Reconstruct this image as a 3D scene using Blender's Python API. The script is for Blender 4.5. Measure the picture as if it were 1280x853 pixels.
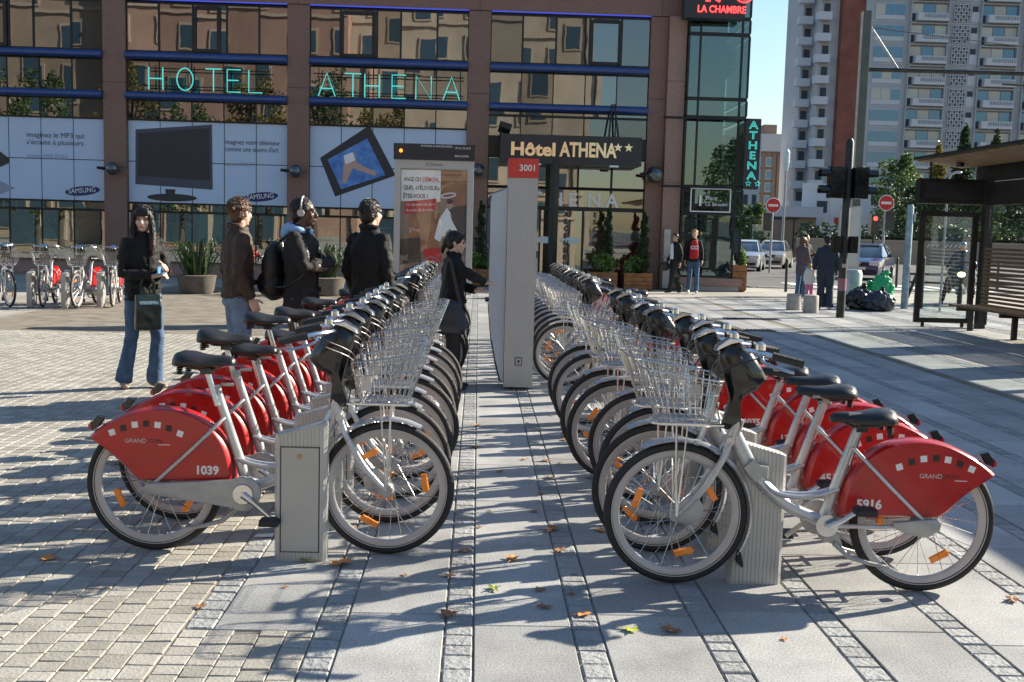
import bpy, math, random
from math import sin, cos, pi, radians, sqrt, atan2
from mathutils import Vector, Matrix, Euler, noise as mnoise
random.seed(7)
scene = bpy.context.scene
for _o in list(bpy.data.objects):
    bpy.data.objects.remove(_o, do_unlink=True)
col = scene.collection

# ------------------------------------------------------------------ camera
CAM_H = 1.58
FPX = 1330.0                                   # focal length in photo pixels (photo 1280 x 853)
_d = Vector((598-640, 426.5-288, -FPX)).normalized()
_u = Vector((1.0, -0.027, 0.0)).cross(_d).normalized()
_r = _d.cross(_u)
RCW = Matrix((_r, _d, _u))                     # camera axes -> world axes
cam_data = bpy.data.cameras.new('camera')
cam = bpy.data.objects.new('camera', cam_data)
col.objects.link(cam)
cam.matrix_world = Matrix.Translation((0, 0, CAM_H)) @ RCW.to_4x4()
cam_data.sensor_fit = 'HORIZONTAL'
cam_data.sensor_width = 36.0
cam_data.lens = 36.0*FPX/1280.0
cam_data.clip_end = 3000
scene.camera = cam

# ------------------------------------------------------------------ sky, sun, exposure
SUN_AZ = radians(24)                            # sun stands right of and beyond the bikes
SUN_EL = radians(28)
world = bpy.data.worlds.new('World')
scene.world = world
world.use_nodes = True
wn = world.node_tree
wn.nodes.clear()
sky = wn.nodes.new('ShaderNodeTexSky')
sky.sky_type = 'NISHITA'
sky.sun_disc = False
sky.sun_elevation = SUN_EL
sky.sun_rotation = pi/2 - SUN_AZ
sky.altitude = 170
sky.air_density = 1.5
sky.dust_density = 0.6
sky.ozone_density = 4.5
bg = wn.nodes.new('ShaderNodeBackground')
bg.inputs['Strength'].default_value = 0.07
wo = wn.nodes.new('ShaderNodeOutputWorld')
wn.links.new(sky.outputs['Color'], bg.inputs['Color'])
wn.links.new(bg.outputs['Background'], wo.inputs['Surface'])
sl = bpy.data.lights.new('sun', 'SUN')
sl.energy = 5.0
sl.angle = radians(0.53)
sl.color = (1.0, 0.90, 0.73)
sun = bpy.data.objects.new('sun', sl)
col.objects.link(sun)
sdir = Vector((cos(SUN_AZ)*cos(SUN_EL), sin(SUN_AZ)*cos(SUN_EL), sin(SUN_EL)))
sun.rotation_euler = sdir.to_track_quat('Z', 'Y').to_euler()
sun.location = (30, 20, 40)
scene.view_settings.view_transform = 'Standard'
scene.view_settings.look = 'None'
scene.view_settings.gamma = 1.0
scene.view_settings.use_curve_mapping = False
scene.view_settings.exposure = 1.35

# ------------------------------------------------------------------ helpers
def ray(px, py):
    return (RCW @ Vector((px-640.0, 426.5-py, -FPX)))
def at(px, py, Y):
    d = ray(px, py)
    return Vector((0, 0, CAM_H)) + d*(Y/d.y)
def ground(px, py, z=0.0):
    d = ray(px, py)
    return Vector((0, 0, CAM_H)) + d*((z-CAM_H)/d.z)

M = {}
def mat(name, color, rough=0.6, metal=0.0, var=0.0, vscale=8.0, bump=0.0, bscale=60.0, spec=0.5, coat=0.0, emit=None, estr=0.0, color2=None, trans=0.0, detail=4.0, rvar=0.0):
    if name in M: return M[name]
    m = bpy.data.materials.new(name); m.use_nodes = True
    nt = m.node_tree; b = nt.nodes['Principled BSDF']
    b.inputs['Base Color'].default_value = (*color, 1)
    b.inputs['Roughness'].default_value = rough
    b.inputs['Metallic'].default_value = metal
    b.inputs['Specular IOR Level'].default_value = spec
    b.inputs['Coat Weight'].default_value = coat
    b.inputs['Coat Roughness'].default_value = 0.06
    if trans: b.inputs['Transmission Weight'].default_value = trans
    if emit:
        b.inputs['Emission Color'].default_value = (*emit, 1)
        b.inputs['Emission Strength'].default_value = estr
    if var or bump or color2 or rvar:
        tc = nt.nodes.new('ShaderNodeTexCoord')
    if var or color2 or rvar:
        nz = nt.nodes.new('ShaderNodeTexNoise')
        nz.inputs['Scale'].default_value = vscale
        nz.inputs['Detail'].default_value = detail
        nt.links.new(tc.outputs['Object'], nz.inputs['Vector'])
        rp = nt.nodes.new('ShaderNodeMix'); rp.data_type = 'RGBA'
        mr = nt.nodes.new('ShaderNodeMapRange')
        mr.inputs[1].default_value = 0.3; mr.inputs[2].default_value = 0.7
        nt.links.new(nz.outputs['Fac'], mr.inputs[0])
        c2 = color2 if color2 else tuple(min(1, c*(1+var)) for c in color)
        c1 = color if color2 else tuple(c*(1-var) for c in color)
        rp.inputs[6].default_value = (*c1, 1); rp.inputs[7].default_value = (*c2, 1)
        nt.links.new(mr.outputs[0], rp.inputs[0])
        nt.links.new(rp.outputs[2], b.inputs['Base Color'])
        if rvar:
            m2 = nt.nodes.new('ShaderNodeMapRange')
            m2.inputs[3].default_value = max(0.02, rough-rvar); m2.inputs[4].default_value = min(1, rough+rvar)
            nt.links.new(mr.outputs[0], m2.inputs[0])
            nt.links.new(m2.outputs[0], b.inputs['Roughness'])
    if bump:
        n2 = nt.nodes.new('ShaderNodeTexNoise')
        n2.inputs['Scale'].default_value = bscale
        n2.inputs['Detail'].default_value = 5
        nt.links.new(tc.outputs['Object'], n2.inputs['Vector'])
        bp = nt.nodes.new('ShaderNodeBump')
        bp.inputs['Strength'].default_value = min(1, bump)
        bp.inputs['Distance'].default_value = 0.01
        nt.links.new(n2.outputs['Fac'], bp.inputs['Height'])
        nt.links.new(bp.outputs['Normal'], b.inputs['Normal'])
    M[name] = m
    return m
def glass_mat(name, tint=(0.86, 0.93, 0.92), refl=0.3, see=0.7, body=(0.02, 0.025, 0.03), wavy=0.0, rough=0.0, pvar=0.0):
    """coated window glass: part mirror, part see-through, part dark film"""
    if name in M: return M[name]
    m = bpy.data.materials.new(name); m.use_nodes = True
    nt = m.node_tree; nt.nodes.clear()
    out = nt.nodes.new('ShaderNodeOutputMaterial')
    oi = nt.nodes.new('ShaderNodeObjectInfo')
    gl = nt.nodes.new('ShaderNodeBsdfGlossy'); gl.inputs['Roughness'].default_value = rough
    gl.inputs['Color'].default_value = (*tint, 1)
    tr = nt.nodes.new('ShaderNodeBsdfTransparent'); tr.inputs['Color'].default_value = (*tint, 1)
    df = nt.nodes.new('ShaderNodeBsdfDiffuse'); df.inputs['Color'].default_value = (*body, 1)
    m1 = nt.nodes.new('ShaderNodeMixShader'); m1.inputs[0].default_value = see
    nt.links.new(df.outputs[0], m1.inputs[1]); nt.links.new(tr.outputs[0], m1.inputs[2])
    lw = nt.nodes.new('ShaderNodeLayerWeight'); lw.inputs['Blend'].default_value = 0.25
    mr = nt.nodes.new('ShaderNodeMapRange')
    mr.inputs[3].default_value = refl; mr.inputs[4].default_value = 0.95
    nt.links.new(lw.outputs['Facing'], mr.inputs[0])
    pw = nt.nodes.new('ShaderNodeMath'); pw.operation = 'POWER'; pw.inputs[1].default_value = 4.0
    nt.links.new(lw.outputs['Facing'], pw.inputs[0]); nt.links.new(pw.outputs[0], mr.inputs[0])
    m2 = nt.nodes.new('ShaderNodeMixShader')
    rv = nt.nodes.new('ShaderNodeMapRange'); rv.inputs[3].default_value = 1.0-pvar; rv.inputs[4].default_value = 1.0
    nt.links.new(oi.outputs['Random'], rv.inputs[0])
    mu = nt.nodes.new('ShaderNodeMath'); mu.operation = 'MULTIPLY'
    nt.links.new(mr.outputs[0], mu.inputs[0]); nt.links.new(rv.outputs[0], mu.inputs[1])
    nt.links.new(mu.outputs[0], m2.inputs[0]); nt.links.new(m1.outputs[0], m2.inputs[1]); nt.links.new(gl.outputs[0], m2.inputs[2])
    if wavy:
        tc = nt.nodes.new('ShaderNodeTexCoord')
        nz = nt.nodes.new('ShaderNodeTexNoise'); nz.inputs['Scale'].default_value = 1.3; nz.inputs['Detail'].default_value = 1.0
        nt.links.new(tc.outputs['Object'], nz.inputs['Vector'])
        bp = nt.nodes.new('ShaderNodeBump'); bp.inputs['Strength'].default_value = wavy; bp.inputs['Distance'].default_value = 0.02
        nt.links.new(nz.outputs['Fac'], bp.inputs['Height']); nt.links.new(bp.outputs['Normal'], gl.inputs['Normal'])
    nt.links.new(m2.outputs[0], out.inputs['Surface'])
    M[name] = m
    return m

ORG = {}
class MB:
    def __init__(s): s.v = []; s.f = []
    def add(s, vs, fs):
        n = len(s.v); s.v += [tuple(v) for v in vs]; s.f += [tuple(i+n for i in f) for f in fs]; return s
    def box(s, c, size, rz=0.0, rot=None):
        hx, hy, hz = size[0]/2, size[1]/2, size[2]/2
        vs = [Vector((x*hx, y*hy, z*hz)) for z in (-1, 1) for x, y in ((-1, -1), (1, -1), (1, 1), (-1, 1))]
        R = rot if rot is not None else (Matrix.Rotation(rz, 3, 'Z') if rz else None)
        if R is not None: vs = [R @ v for v in vs]
        c = Vector(c)
        return s.add([v+c for v in vs], [(3, 2, 1, 0), (4, 5, 6, 7), (0, 1, 5, 4), (1, 2, 6, 5), (2, 3, 7, 6), (3, 0, 4, 7)])
    def bb(s, x0, x1, y0, y1, z0, z1):
        return s.box(((x0+x1)/2, (y0+y1)/2, (z0+z1)/2), (abs(x1-x0), abs(y1-y0), abs(z1-z0)))
    def cbox(s, x0, x1, y0, y1, z0, z1, ch=0.01):
        """box with chamfered top edges"""
        vs = [(x0, y0, z0), (x1, y0, z0), (x1, y1, z0), (x0, y1, z0), (x0, y0, z1-ch), (x1, y0, z1-ch), (x1, y1, z1-ch), (x0, y1, z1-ch),
              (x0+ch, y0+ch, z1), (x1-ch, y0+ch, z1), (x1-ch, y1-ch, z1), (x0+ch, y1-ch, z1)]
        fs = []
        for a in (0, 4):
            for i in range(4):
                j = (i+1) % 4; fs.append((a+i, a+j, a+4+j, a+4+i))
        fs.append((8, 9, 10, 11)); fs.append((3, 2, 1, 0))
        return s.add(vs, fs)
    def tube(s, pts, rad, seg=8, closed=False, caps=True, flat=None, up=None, roundcap=False):
        """tube along points; rad scalar or list; flat = (a,b) factors of the section"""
        P = [Vector(p) for p in pts]; n = len(P)
        R = rad if isinstance(rad, (list, tuple)) else [rad]*n
        if roundcap and not closed:
            d0 = (P[0]-P[1]).normalized(); d1 = (P[-1]-P[-2]).normalized()
            P = [P[0]+d0*R[0]*.95, P[0]+d0*R[0]*.6]+P+[P[-1]+d1*R[-1]*.6, P[-1]+d1*R[-1]*.95]
            R = [R[0]*.3, R[0]*.8]+list(R)+[R[-1]*.8, R[-1]*.3]
            if flat and isinstance(flat[0], (list, tuple)): flat = [flat[0]]*2+list(flat)+[flat[-1]]*2
            n = len(P)
        tang = []
        for i in range(n):
            if closed: t = P[(i+1) % n]-P[i-1]
            elif i == 0: t = P[1]-P[0]
            elif i == n-1: t = P[-1]-P[-2]
            else: t = (P[i+1]-P[i]).normalized()+(P[i]-P[i-1]).normalized()
            tang.append(t.normalized() if t.length > 1e-9 else Vector((0, 0, 1)))
        ref = Vector(up) if up else (Vector((0, 0, 1)) if abs(tang[0].z) < 0.9 else Vector((0, 1, 0)))
        vs = []
        nrm = None
        for i in range(n):
            t = tang[i]
            a = ref if nrm is None or up else nrm
            u = a - t*a.dot(t)
            if u.length < 1e-6: u = t.orthogonal()
            u.normalize(); w = t.cross(u); nrm = u
            fl = (1, 1) if not flat else (flat[i] if isinstance(flat[0], (list, tuple)) else flat)
            for k in range(seg):
                an = 2*pi*k/seg
                vs.append(P[i]+u*(cos(an)*R[i]*fl[0])+w*(sin(an)*R[i]*fl[1]))
        fs = []
        m = n if closed else n-1
        for i in range(m):
            j = (i+1) % n
            for k in range(seg):
                l = (k+1) % seg
                fs.append((i*seg+k, i*seg+l, j*seg+l, j*seg+k))
        if caps and not closed:
            fs.append(tuple(range(seg-1, -1, -1))); fs.append(tuple((n-1)*seg+k for k in range(seg)))
        return s.add(vs, fs)
    def cyl(s, p0, p1, r0, r1=None, seg=12):
        return s.tube([p0, p1], [r0, r0 if r1 is None else r1], seg)
    def ell(s, c, r, seg=12, rings=8, rot=None):
        vs = []; fs = []; c = Vector(c)
        r = (r, r, r) if not isinstance(r, (tuple, list)) else r
        for i in range(1, rings):
            th = pi*i/rings
            for k in range(seg):
                an = 2*pi*k/seg
                p = Vector((r[0]*sin(th)*cos(an), r[1]*sin(th)*sin(an), r[2]*cos(th)))
                if rot is not None: p = rot @ p
                vs.append(c+p)
        top = Vector((0, 0, r[2])); 
        if rot is not None: top = rot @ top
        vs.append(c+top); vs.append(c-top); nt_ = len(vs)-2
        for i in range(rings-2):
            for k in range(seg):
                l = (k+1) % seg
                fs.append((i*seg+k, (i+1)*seg+k, (i+1)*seg+l, i*seg+l))
        for k in range(seg):
            l = (k+1) % seg
            fs.append((nt_, k, l)); fs.append((nt_+1, (rings-2)*seg+l, (rings-2)*seg+k))
        return s.add(vs, fs)
    def rings(s, secs, seg=16):
        """stack of horizontal ellipses (x, y, z, rx, ry), closed"""
        vs = []; fs = []; n = len(secs)
        for (x, y, z, rx, ry) in secs:
            for k in range(seg):
                an = 2*pi*k/seg
                vs.append((x+rx*cos(an), y+ry*sin(an), z))
        for i in range(n-1):
            for k in range(seg):
                l = (k+1) % seg
                fs.append((i*seg+k, i*seg+l, (i+1)*seg+l, (i+1)*seg+k))
        fs.append(tuple(range(seg-1, -1, -1))); fs.append(tuple((n-1)*seg+k for k in range(seg)))
        return s.add(vs, fs)
    def loft(s, loops, caps=True):
        """loops of equal length, as closed sections"""
        n = len(loops); m = len(loops[0]); vs = [p for l in loops for p in l]; fs = []
        for i in range(n-1):
            for k in range(m):
                l = (k+1) % m
                fs.append((i*m+k, i*m+l, (i+1)*m+l, (i+1)*m+k))
        if caps:
            fs.append(tuple(range(m-1, -1, -1))); fs.append(tuple((n-1)*m+k for k in range(m)))
        return s.add(vs, fs)
    def prism(s, poly, y0, y1, axis='y'):
        """polygon in x-z (axis y) / y-z (axis x) / x-y (axis z) extruded"""
        def mk(a, b, t):
            return (a, t, b) if axis == 'y' else ((t, a, b) if axis == 'x' else (a, b, t))
        return s.loft([[mk(a, b, y0) for a, b in poly], [mk(a, b, y1) for a, b in poly]])
    def soft(s, poly, hw, inset=0.9, edge=0.6, y=0.0):
        """rounded slab: polygon in x-z, half widths along y (scalar or per vertex)"""
        n = len(poly); cx = sum(p[0] for p in poly)/n; cz = sum(p[1] for p in poly)/n
        H = hw if isinstance(hw, (list, tuple)) else [hw]*n
        inn = [(cx+(a-cx)*inset, cz+(b-cz)*inset) for a, b in poly]
        mid = [(cx+(a-cx)*(1+inset*2)/3*1.0, cz+(b-cz)*(1+inset*2)/3*1.0) for a, b in poly]
        loops = []
        for sg, pl, k in ((-1, inn, 1), (-1, mid, .9), (-1, poly, edge), (1, poly, edge), (1, mid, .9), (1, inn, 1)):
            loops.append([(p[0], y+sg*H[i]*k, p[1]) for i, p in enumerate(pl)])
        return s.loft(loops)
    def pillow(s, poly, hw, y=0.0, p=2.6, n=9):
        """rounded body: polygon in x-z swelling along y like a cushion"""
        m = len(poly); cx = sum(q[0] for q in poly)/m; cz = sum(q[1] for q in poly)/m
        H = hw if isinstance(hw, (list, tuple)) else [hw]*m
        loops = []
        for i in range(n):
            t = sin(pi/2*(2*i/(n-1)-1)*.96); k = max(.12, (1-abs(t)**p))**(1/p)
            loops.append([(cx+(a-cx)*k, y+t*H[j], cz+(b-cz)*k) for j, (a, b) in enumerate(poly)])
        return s.loft(loops)
    def quad(s, a, b, c, d): return s.add([a, b, c, d], [(0, 1, 2, 3)])
    def mesh(s, name):
        me = bpy.data.meshes.new(name); me.from_pydata(s.v, [], s.f); me.update(); return me
    def build(s, name, m=None, parent=None, world=False, smooth=None, flip=True):
        if world and parent is not None:
            o = ORG[parent.name]; s.v = [(a-o[0], b-o[1], c-o[2]) for a, b, c in s.v]
        return obj(name, s.mesh(name), m, parent, smooth)
def recalc(me):
    import bmesh
    bm = bmesh.new(); bm.from_mesh(me); bmesh.ops.recalc_face_normals(bm, faces=bm.faces); bm.to_mesh(me); bm.free()
def obj(name, me, m=None, parent=None, smooth=None):
    recalc(me)
    if m is not None: me.materials.append(M[m] if isinstance(m, str) else m)
    if smooth is not None:
        me.polygons.foreach_set('use_smooth', [True]*len(me.polygons))
        if smooth < 180: me.set_sharp_from_angle(angle=radians(smooth))
        me.update()
    o = bpy.data.objects.new(name, me); col.objects.link(o)
    if parent is not None: o.parent = parent
    return o
def tag(o, label=None, cat=None, group=None, kind=None):
    if label: o['label'] = label
    if cat: o['category'] = cat
    if group: o['group'] = group
    if kind: o['kind'] = kind
    return o
def thing(name, label, cat, loc=(0, 0, 0), rz=0.0, group=None):
    o = bpy.data.objects.new(name, None); col.objects.link(o)
    o.empty_display_size = 0.1
    o.location = loc; o.rotation_euler = (0, 0, rz); ORG[o.name] = tuple(loc)
    return tag(o, label, cat, group)
def kids(o): return [c for c in CH.get(o.name, [])]
def copy_tree(o, parent=None):
    c = o.copy(); col.objects.link(c)
    if parent is not None: c.parent = parent
    for ch in list(o.children): copy_tree(ch, c)
    return c
_ts = bpy.data.scenes.new('workbench')          # side scene for turning curves and modifiers into meshes; removed at the end
_vl = _ts.view_layers[0]
_tc = _ts.collection
def text_mesh(body, size=1.0, extrude=0.0, bevel=0.0, align='LEFT', outline=False, sx=1.0, bold=0.0, spacing=1.0):
    cu = bpy.data.curves.new('txt', 'FONT'); cu.body = body; cu.size = size; cu.extrude = extrude
    cu.align_x = align; cu.space_character = spacing; cu.resolution_u = 3
    if bold: cu.offset = bold
    if outline: cu.fill_mode = 'NONE'; cu.bevel_depth = bevel; cu.bevel_resolution = 1
    elif bevel: cu.bevel_depth = bevel
    o = bpy.data.objects.new('txt', cu); _tc.objects.link(o); _vl.update()
    me = bpy.data.meshes.new_from_object(o.evaluated_get(_vl.depsgraph))
    bpy.data.objects.remove(o, do_unlink=True); bpy.data.curves.remove(cu)
    if sx != 1.0:
        for v in me.vertices: v.co.x *= sx
    return me
def text(name, body, size, m, parent, loc, rot=(pi/2, 0, 0), fit=None, **k):
    me = text_mesh(body, size, **k); me.name = name
    if fit:
        xs = [v.co.x for v in me.vertices]; f = fit/max(1e-6, max(xs)-min(xs)); x0 = min(xs)
        for v in me.vertices: v.co.x = (v.co.x-x0)*f
    me.materials.append(M[m]); o = bpy.data.objects.new(name, me); col.objects.link(o)
    if parent is not None: o.parent = parent
    o.location = loc; o.rotation_euler = rot
    return o
def evalmods(mb, voxel, smooth_it=4, disp=0.0, dscale=0.12, name='m', adapt=0.0):
    """union of closed shapes as one continuous skin"""
    me = mb.mesh(name); recalc(me)
    o = bpy.data.objects.new('tmp', me); _tc.objects.link(o)
    r = o.modifiers.new('r', 'REMESH'); r.mode = 'VOXEL'; r.voxel_size = voxel; r.adaptivity = adapt
    if smooth_it:
        sm = o.modifiers.new('s', 'SMOOTH'); sm.iterations = smooth_it; sm.factor = 0.5
    if disp:
        tx = bpy.data.textures.get('folds%.3f' % dscale)
        if tx is None:
            tx = bpy.data.textures.new('folds%.3f' % dscale, 'CLOUDS'); tx.noise_scale = dscale; tx.noise_depth = 2
        d = o.modifiers.new('d', 'DISPLACE'); d.texture = tx; d.strength = disp; d.mid_level = 0.42; d.texture_coords = 'LOCAL'
    _vl.update()
    res = bpy.data.meshes.new_from_object(o.evaluated_get(_vl.depsgraph))
    bpy.data.objects.remove(o, do_unlink=True); bpy.data.meshes.remove(me)
    res.name = name
    res.polygons.foreach_set('use_smooth', [True]*len(res.polygons))
    return res
def skin_part(name, mb, m, parent, voxel=0.012, it=4, disp=0.0, dscale=0.12):
    me = evalmods(mb, voxel, it, disp, dscale, name)
    me.materials.append(M[m]); o = bpy.data.objects.new(name, me); col.objects.link(o); o.parent = parent
    return o
# ------------------------------------------------------------------ stone materials
def stone_mat(name, c1, c2, speck=0.25, rough=0.75, bump=0.25, bscale=90, pv=0.18, stain=0.22):
    m = bpy.data.materials.new(name); m.use_nodes = True; M[name] = m
    nt = m.node_tree; b = nt.nodes['Principled BSDF']; L = nt.links.new; N = nt.nodes.new
    geo = N('ShaderNodeNewGeometry'); oi = N('ShaderNodeObjectInfo')
    ad = N('ShaderNodeMath'); ad.operation = 'ADD'; L(geo.outputs['Random Per Island'], ad.inputs[0]); L(oi.outputs['Random'], ad.inputs[1])
    fr = N('ShaderNodeMath'); fr.operation = 'FRACT'; L(ad.outputs[0], fr.inputs[0])
    mx = N('ShaderNodeMix'); mx.data_type = 'RGBA'; mx.inputs[6].default_value = (*c1, 1); mx.inputs[7].default_value = (*c2, 1)
    L(fr.outputs[0], mx.inputs[0])
    n1 = N('ShaderNodeTexNoise'); n1.inputs['Scale'].default_value = 130; n1.inputs['Detail'].default_value = 2
    n2 = N('ShaderNodeTexNoise'); n2.inputs['Scale'].default_value = 1.7; n2.inputs['Detail'].default_value = 6; n2.inputs['Roughness'].default_value = 0.65
    n3 = N('ShaderNodeTexNoise'); n3.inputs['Scale'].default_value = bscale; n3.inputs['Detail'].default_value = 6
    for n in (n1, n2, n3): L(geo.outputs['Position'], n.inputs['Vector'])
    def mul(src, lo, hi, prev):
        r = N('ShaderNodeMapRange'); r.inputs[1].default_value = .3; r.inputs[2].default_value = .7; r.inputs[3].default_value = lo; r.inputs[4].default_value = hi
        L(src, r.inputs[0])
        v = N('ShaderNodeMix'); v.data_type = 'RGBA'; v.blend_type = 'MULTIPLY'; v.inputs[0].default_value = 1
        L(prev, v.inputs[6]); L(r.outputs[0], v.inputs[7]); return v.outputs[2]
    o = mul(n1.outputs['Fac'], 1-speck, 1+speck*.6, mx.outputs[2])
    o = mul(n2.outputs['Fac'], 1-stain, 1+stain*.5, o)
    vo = N('ShaderNodeTexVoronoi'); vo.inputs['Scale'].default_value = 2.3; L(geo.outputs['Position'], vo.inputs['Vector'])
    sp = N('ShaderNodeMapRange'); sp.inputs[1].default_value = 0.035; sp.inputs[2].default_value = 0.055; sp.inputs[3].default_value = 0.5; sp.inputs[4].default_value = 1
    L(vo.outputs['Distance'], sp.inputs[0])
    v = N('ShaderNodeMix'); v.data_type = 'RGBA'; v.blend_type = 'MULTIPLY'; v.inputs[0].default_value = 1
    L(o, v.inputs[6]); L(sp.outputs[0], v.inputs[7]); o = v.outputs[2]
    L(o, b.inputs['Base Color']); b.inputs['Roughness'].default_value = rough
    bp = N('ShaderNodeBump'); bp.inputs['Strength'].default_value = bump; bp.inputs['Distance'].default_value = .012
    L(n3.outputs['Fac'], bp.inputs['Height']); L(bp.outputs['Normal'], b.inputs['Normal'])
    return m
stone_mat('slab_granite', (.29, .293, .293), (.395, .398, .396), speck=.42, stain=.34, bump=.12, bscale=140, rough=.62)
stone_mat('strip_granite', (.235, .243, .25), (.34, .35, .355), speck=.3, bump=1.0, bscale=38, rough=.8)
stone_mat('sett_granite', (.265, .25, .22), (.39, .372, .335), speck=.25, bump=.35, bscale=60, rough=.72)
mat('mortar', (.17, .15, .12), .95, var=.35, vscale=3)
mat('mortar_light', (.24, .205, .16), .95, var=.3, vscale=3)
mat('asphalt', (.075, .075, .078), .9, var=.3, vscale=.6, bump=.4, bscale=80)
mat('road_paint', (.72, .72, .7), .7, var=.15, vscale=4)
mat('kerb_stone', (.4, .39, .37), .8, var=.15, vscale=2)

def plaza_mat():
    m = bpy.data.materials.new('plaza_paving'); m.use_nodes = True; M['plaza_paving'] = m
    nt = m.node_tree; b = nt.nodes['Principled BSDF']; L = nt.links.new; N = nt.nodes.new
    geo = N('ShaderNodeNewGeometry')
    mp = N('ShaderNodeMapping'); mp.inputs['Rotation'].default_value = (0, 0, pi/2); L(geo.outputs['Position'], mp.inputs[0])
    br = N('ShaderNodeTexBrick'); br.inputs['Scale'].default_value = 1.0; br.inputs['Brick Width'].default_value = .16; br.inputs['Row Height'].default_value = .11
    br.inputs['Mortar Size'].default_value = .006; br.inputs['Color1'].default_value = (.37, .35, .315, 1); br.inputs['Color2'].default_value = (.29, .275, .245, 1)
    br.inputs['Mortar'].default_value = (.22, .2, .17, 1); br.inputs['Bias'].default_value = -.1
    L(mp.outputs[0], br.inputs['Vector'])
    n2 = N('ShaderNodeTexNoise'); n2.inputs['Scale'].default_value = .5; n2.inputs['Detail'].default_value = 8; L(geo.outputs['Position'], n2.inputs['Vector'])
    r = N('ShaderNodeMapRange'); r.inputs[1].default_value = .3; r.inputs[2].default_value = .7; r.inputs[3].default_value = .75; r.inputs[4].default_value = 1.15; L(n2.outputs['Fac'], r.inputs[0])
    v = N('ShaderNodeMix'); v.data_type = 'RGBA'; v.blend_type = 'MULTIPLY'; v.inputs[0].default_value = 1
    L(br.outputs['Color'], v.inputs[6]); L(r.outputs[0], v.inputs[7]); L(v.outputs[2], b.inputs['Base Color'])
    b.inputs['Roughness'].default_value = .8
plaza_mat()

# ------------------------------------------------------------------ the setting's ground
def sheet(name, x0, x1, y0, y1, z, m):
    o = MB().quad((x0, y0, z), (x1, y0, z), (x1, y1, z), (x0, y1, z)).build(name, m)
    return tag(o, kind='structure')
sheet('ground', -1500, 1500, -1500, 1500, -.05, 'asphalt')
pave = sheet('plaza', -60, 60, -45, 33.6, -.011, 'plaza_paving')
X0, X1 = -1.12, 5.56                     # slabs and rough strips between; small setts to the left
bed = sheet('pavement', -7.6, 12.2, 2.6, 27.0, -.0075, 'mortar')
bedl = MB().quad((-7.6, 2.6, -.0045), (X0+.01, 2.6, -.0045), (X0+.01, 15.2, -.0045), (-7.6, 15.2, -.0045)).build('sett_bedding', 'mortar_light', bed)
def in_view(x, y, mx=.15):
    return abs(x-.15) < y*.5+.35
# rough strips every 0.51 m, granite slabs between
slabs = []; strip = []
rs = random.Random(3)
k = -2
while True:
    cx = -.04+.51*k
    if cx > X1: break
    ya = 4.06 if k == -2 else 2.7
    y = ya+rs.random()*.05
    yend = 26.9
    while y < yend:
        l = rs.uniform(.075, .13)
        strip.append((cx-.054, cx+.054, y, y+l-.008)); y += l
    # slab right of this strip
    y = 4.06 if k == -2 else 2.7+rs.random()*.8
    while y < yend:
        l = rs.uniform(.85, 1.2)
        slabs.append((cx+.061, cx+.51-.061, y, min(y+l-.006, yend))); y += l
    k += 1
slabs = [s for s in slabs if in_view((s[0]+s[1])/2, s[3])]
strip = [s for s in strip if in_view((s[0]+s[1])/2, s[3])]
def piece(name, r, m, ch, z, jit=0.0, rnd=rs):
    x0, x1, y0, y1 = r; cx, cy = (x0+x1)/2, (y0+y1)/2
    mb = MB().cbox(x0-cx, x1-cx, y0-cy, y1-cy, -.03, 0, ch)
    o = mb.build(name, m, bed); o.location = (cx, cy, z)
    if jit: o.rotation_euler = (rnd.uniform(-jit, jit), rnd.uniform(-jit, jit), rnd.uniform(-jit, jit)*.6)
    return o
slabs.sort(key=lambda s: s[2]); strip.sort(key=lambda s: s[2])
for s in slabs[:300]: piece('paving_slab', s, 'slab_granite', .003, rs.uniform(-.0007, .0007))
def stuff_pieces(name, rects, m, ch, zj, parent, rnd):
    mb = MB()
    for x0, x1, y0, y1 in rects:
        z = rnd.uniform(-zj, zj)
        a = [(x0, y0), (x1, y0), (x1, y1), (x0, y1)]
        t = [rnd.uniform(-zj, zj)*.6 for _ in range(4)]
        vs = [(p[0], p[1], -.02) for p in a]+[(p[0], p[1], z-ch+t[i]) for i, p in enumerate(a)]
        q = [(x0+ch, y0+ch), (x1-ch, y0+ch), (x1-ch, y1-ch), (x0+ch, y1-ch)]
        vs += [(p[0], p[1], z+t[i]) for i, p in enumerate(q)]
        mb.add(vs, [(i+b, (i+1) % 4+b, (i+1) % 4+b+4, i+b+4) for b in (0, 4) for i in range(4)]+[(8, 9, 10, 11)])
    if mb.v: tag(mb.build(name, m, parent), kind='stuff')
stuff_pieces('paving_slabs_far', slabs[300:], 'slab_granite', .003, .0006, bed, rs)
def sett_obj(r, m, rnd, protos):
    x0, x1, y0, y1 = r; cx, cy = (x0+x1)/2, (y0+y1)/2
    me = rnd.choice(protos)
    o = bpy.data.objects.new('sett', me); col.objects.link(o); o.parent = bed
    o.location = (cx, cy, rnd.uniform(-.0015, .0015)); o.scale = ((x1-x0), (y1-y0), 1)
    o.rotation_euler = (rnd.uniform(-.01, .01), rnd.uniform(-.01, .01), 0)
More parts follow.
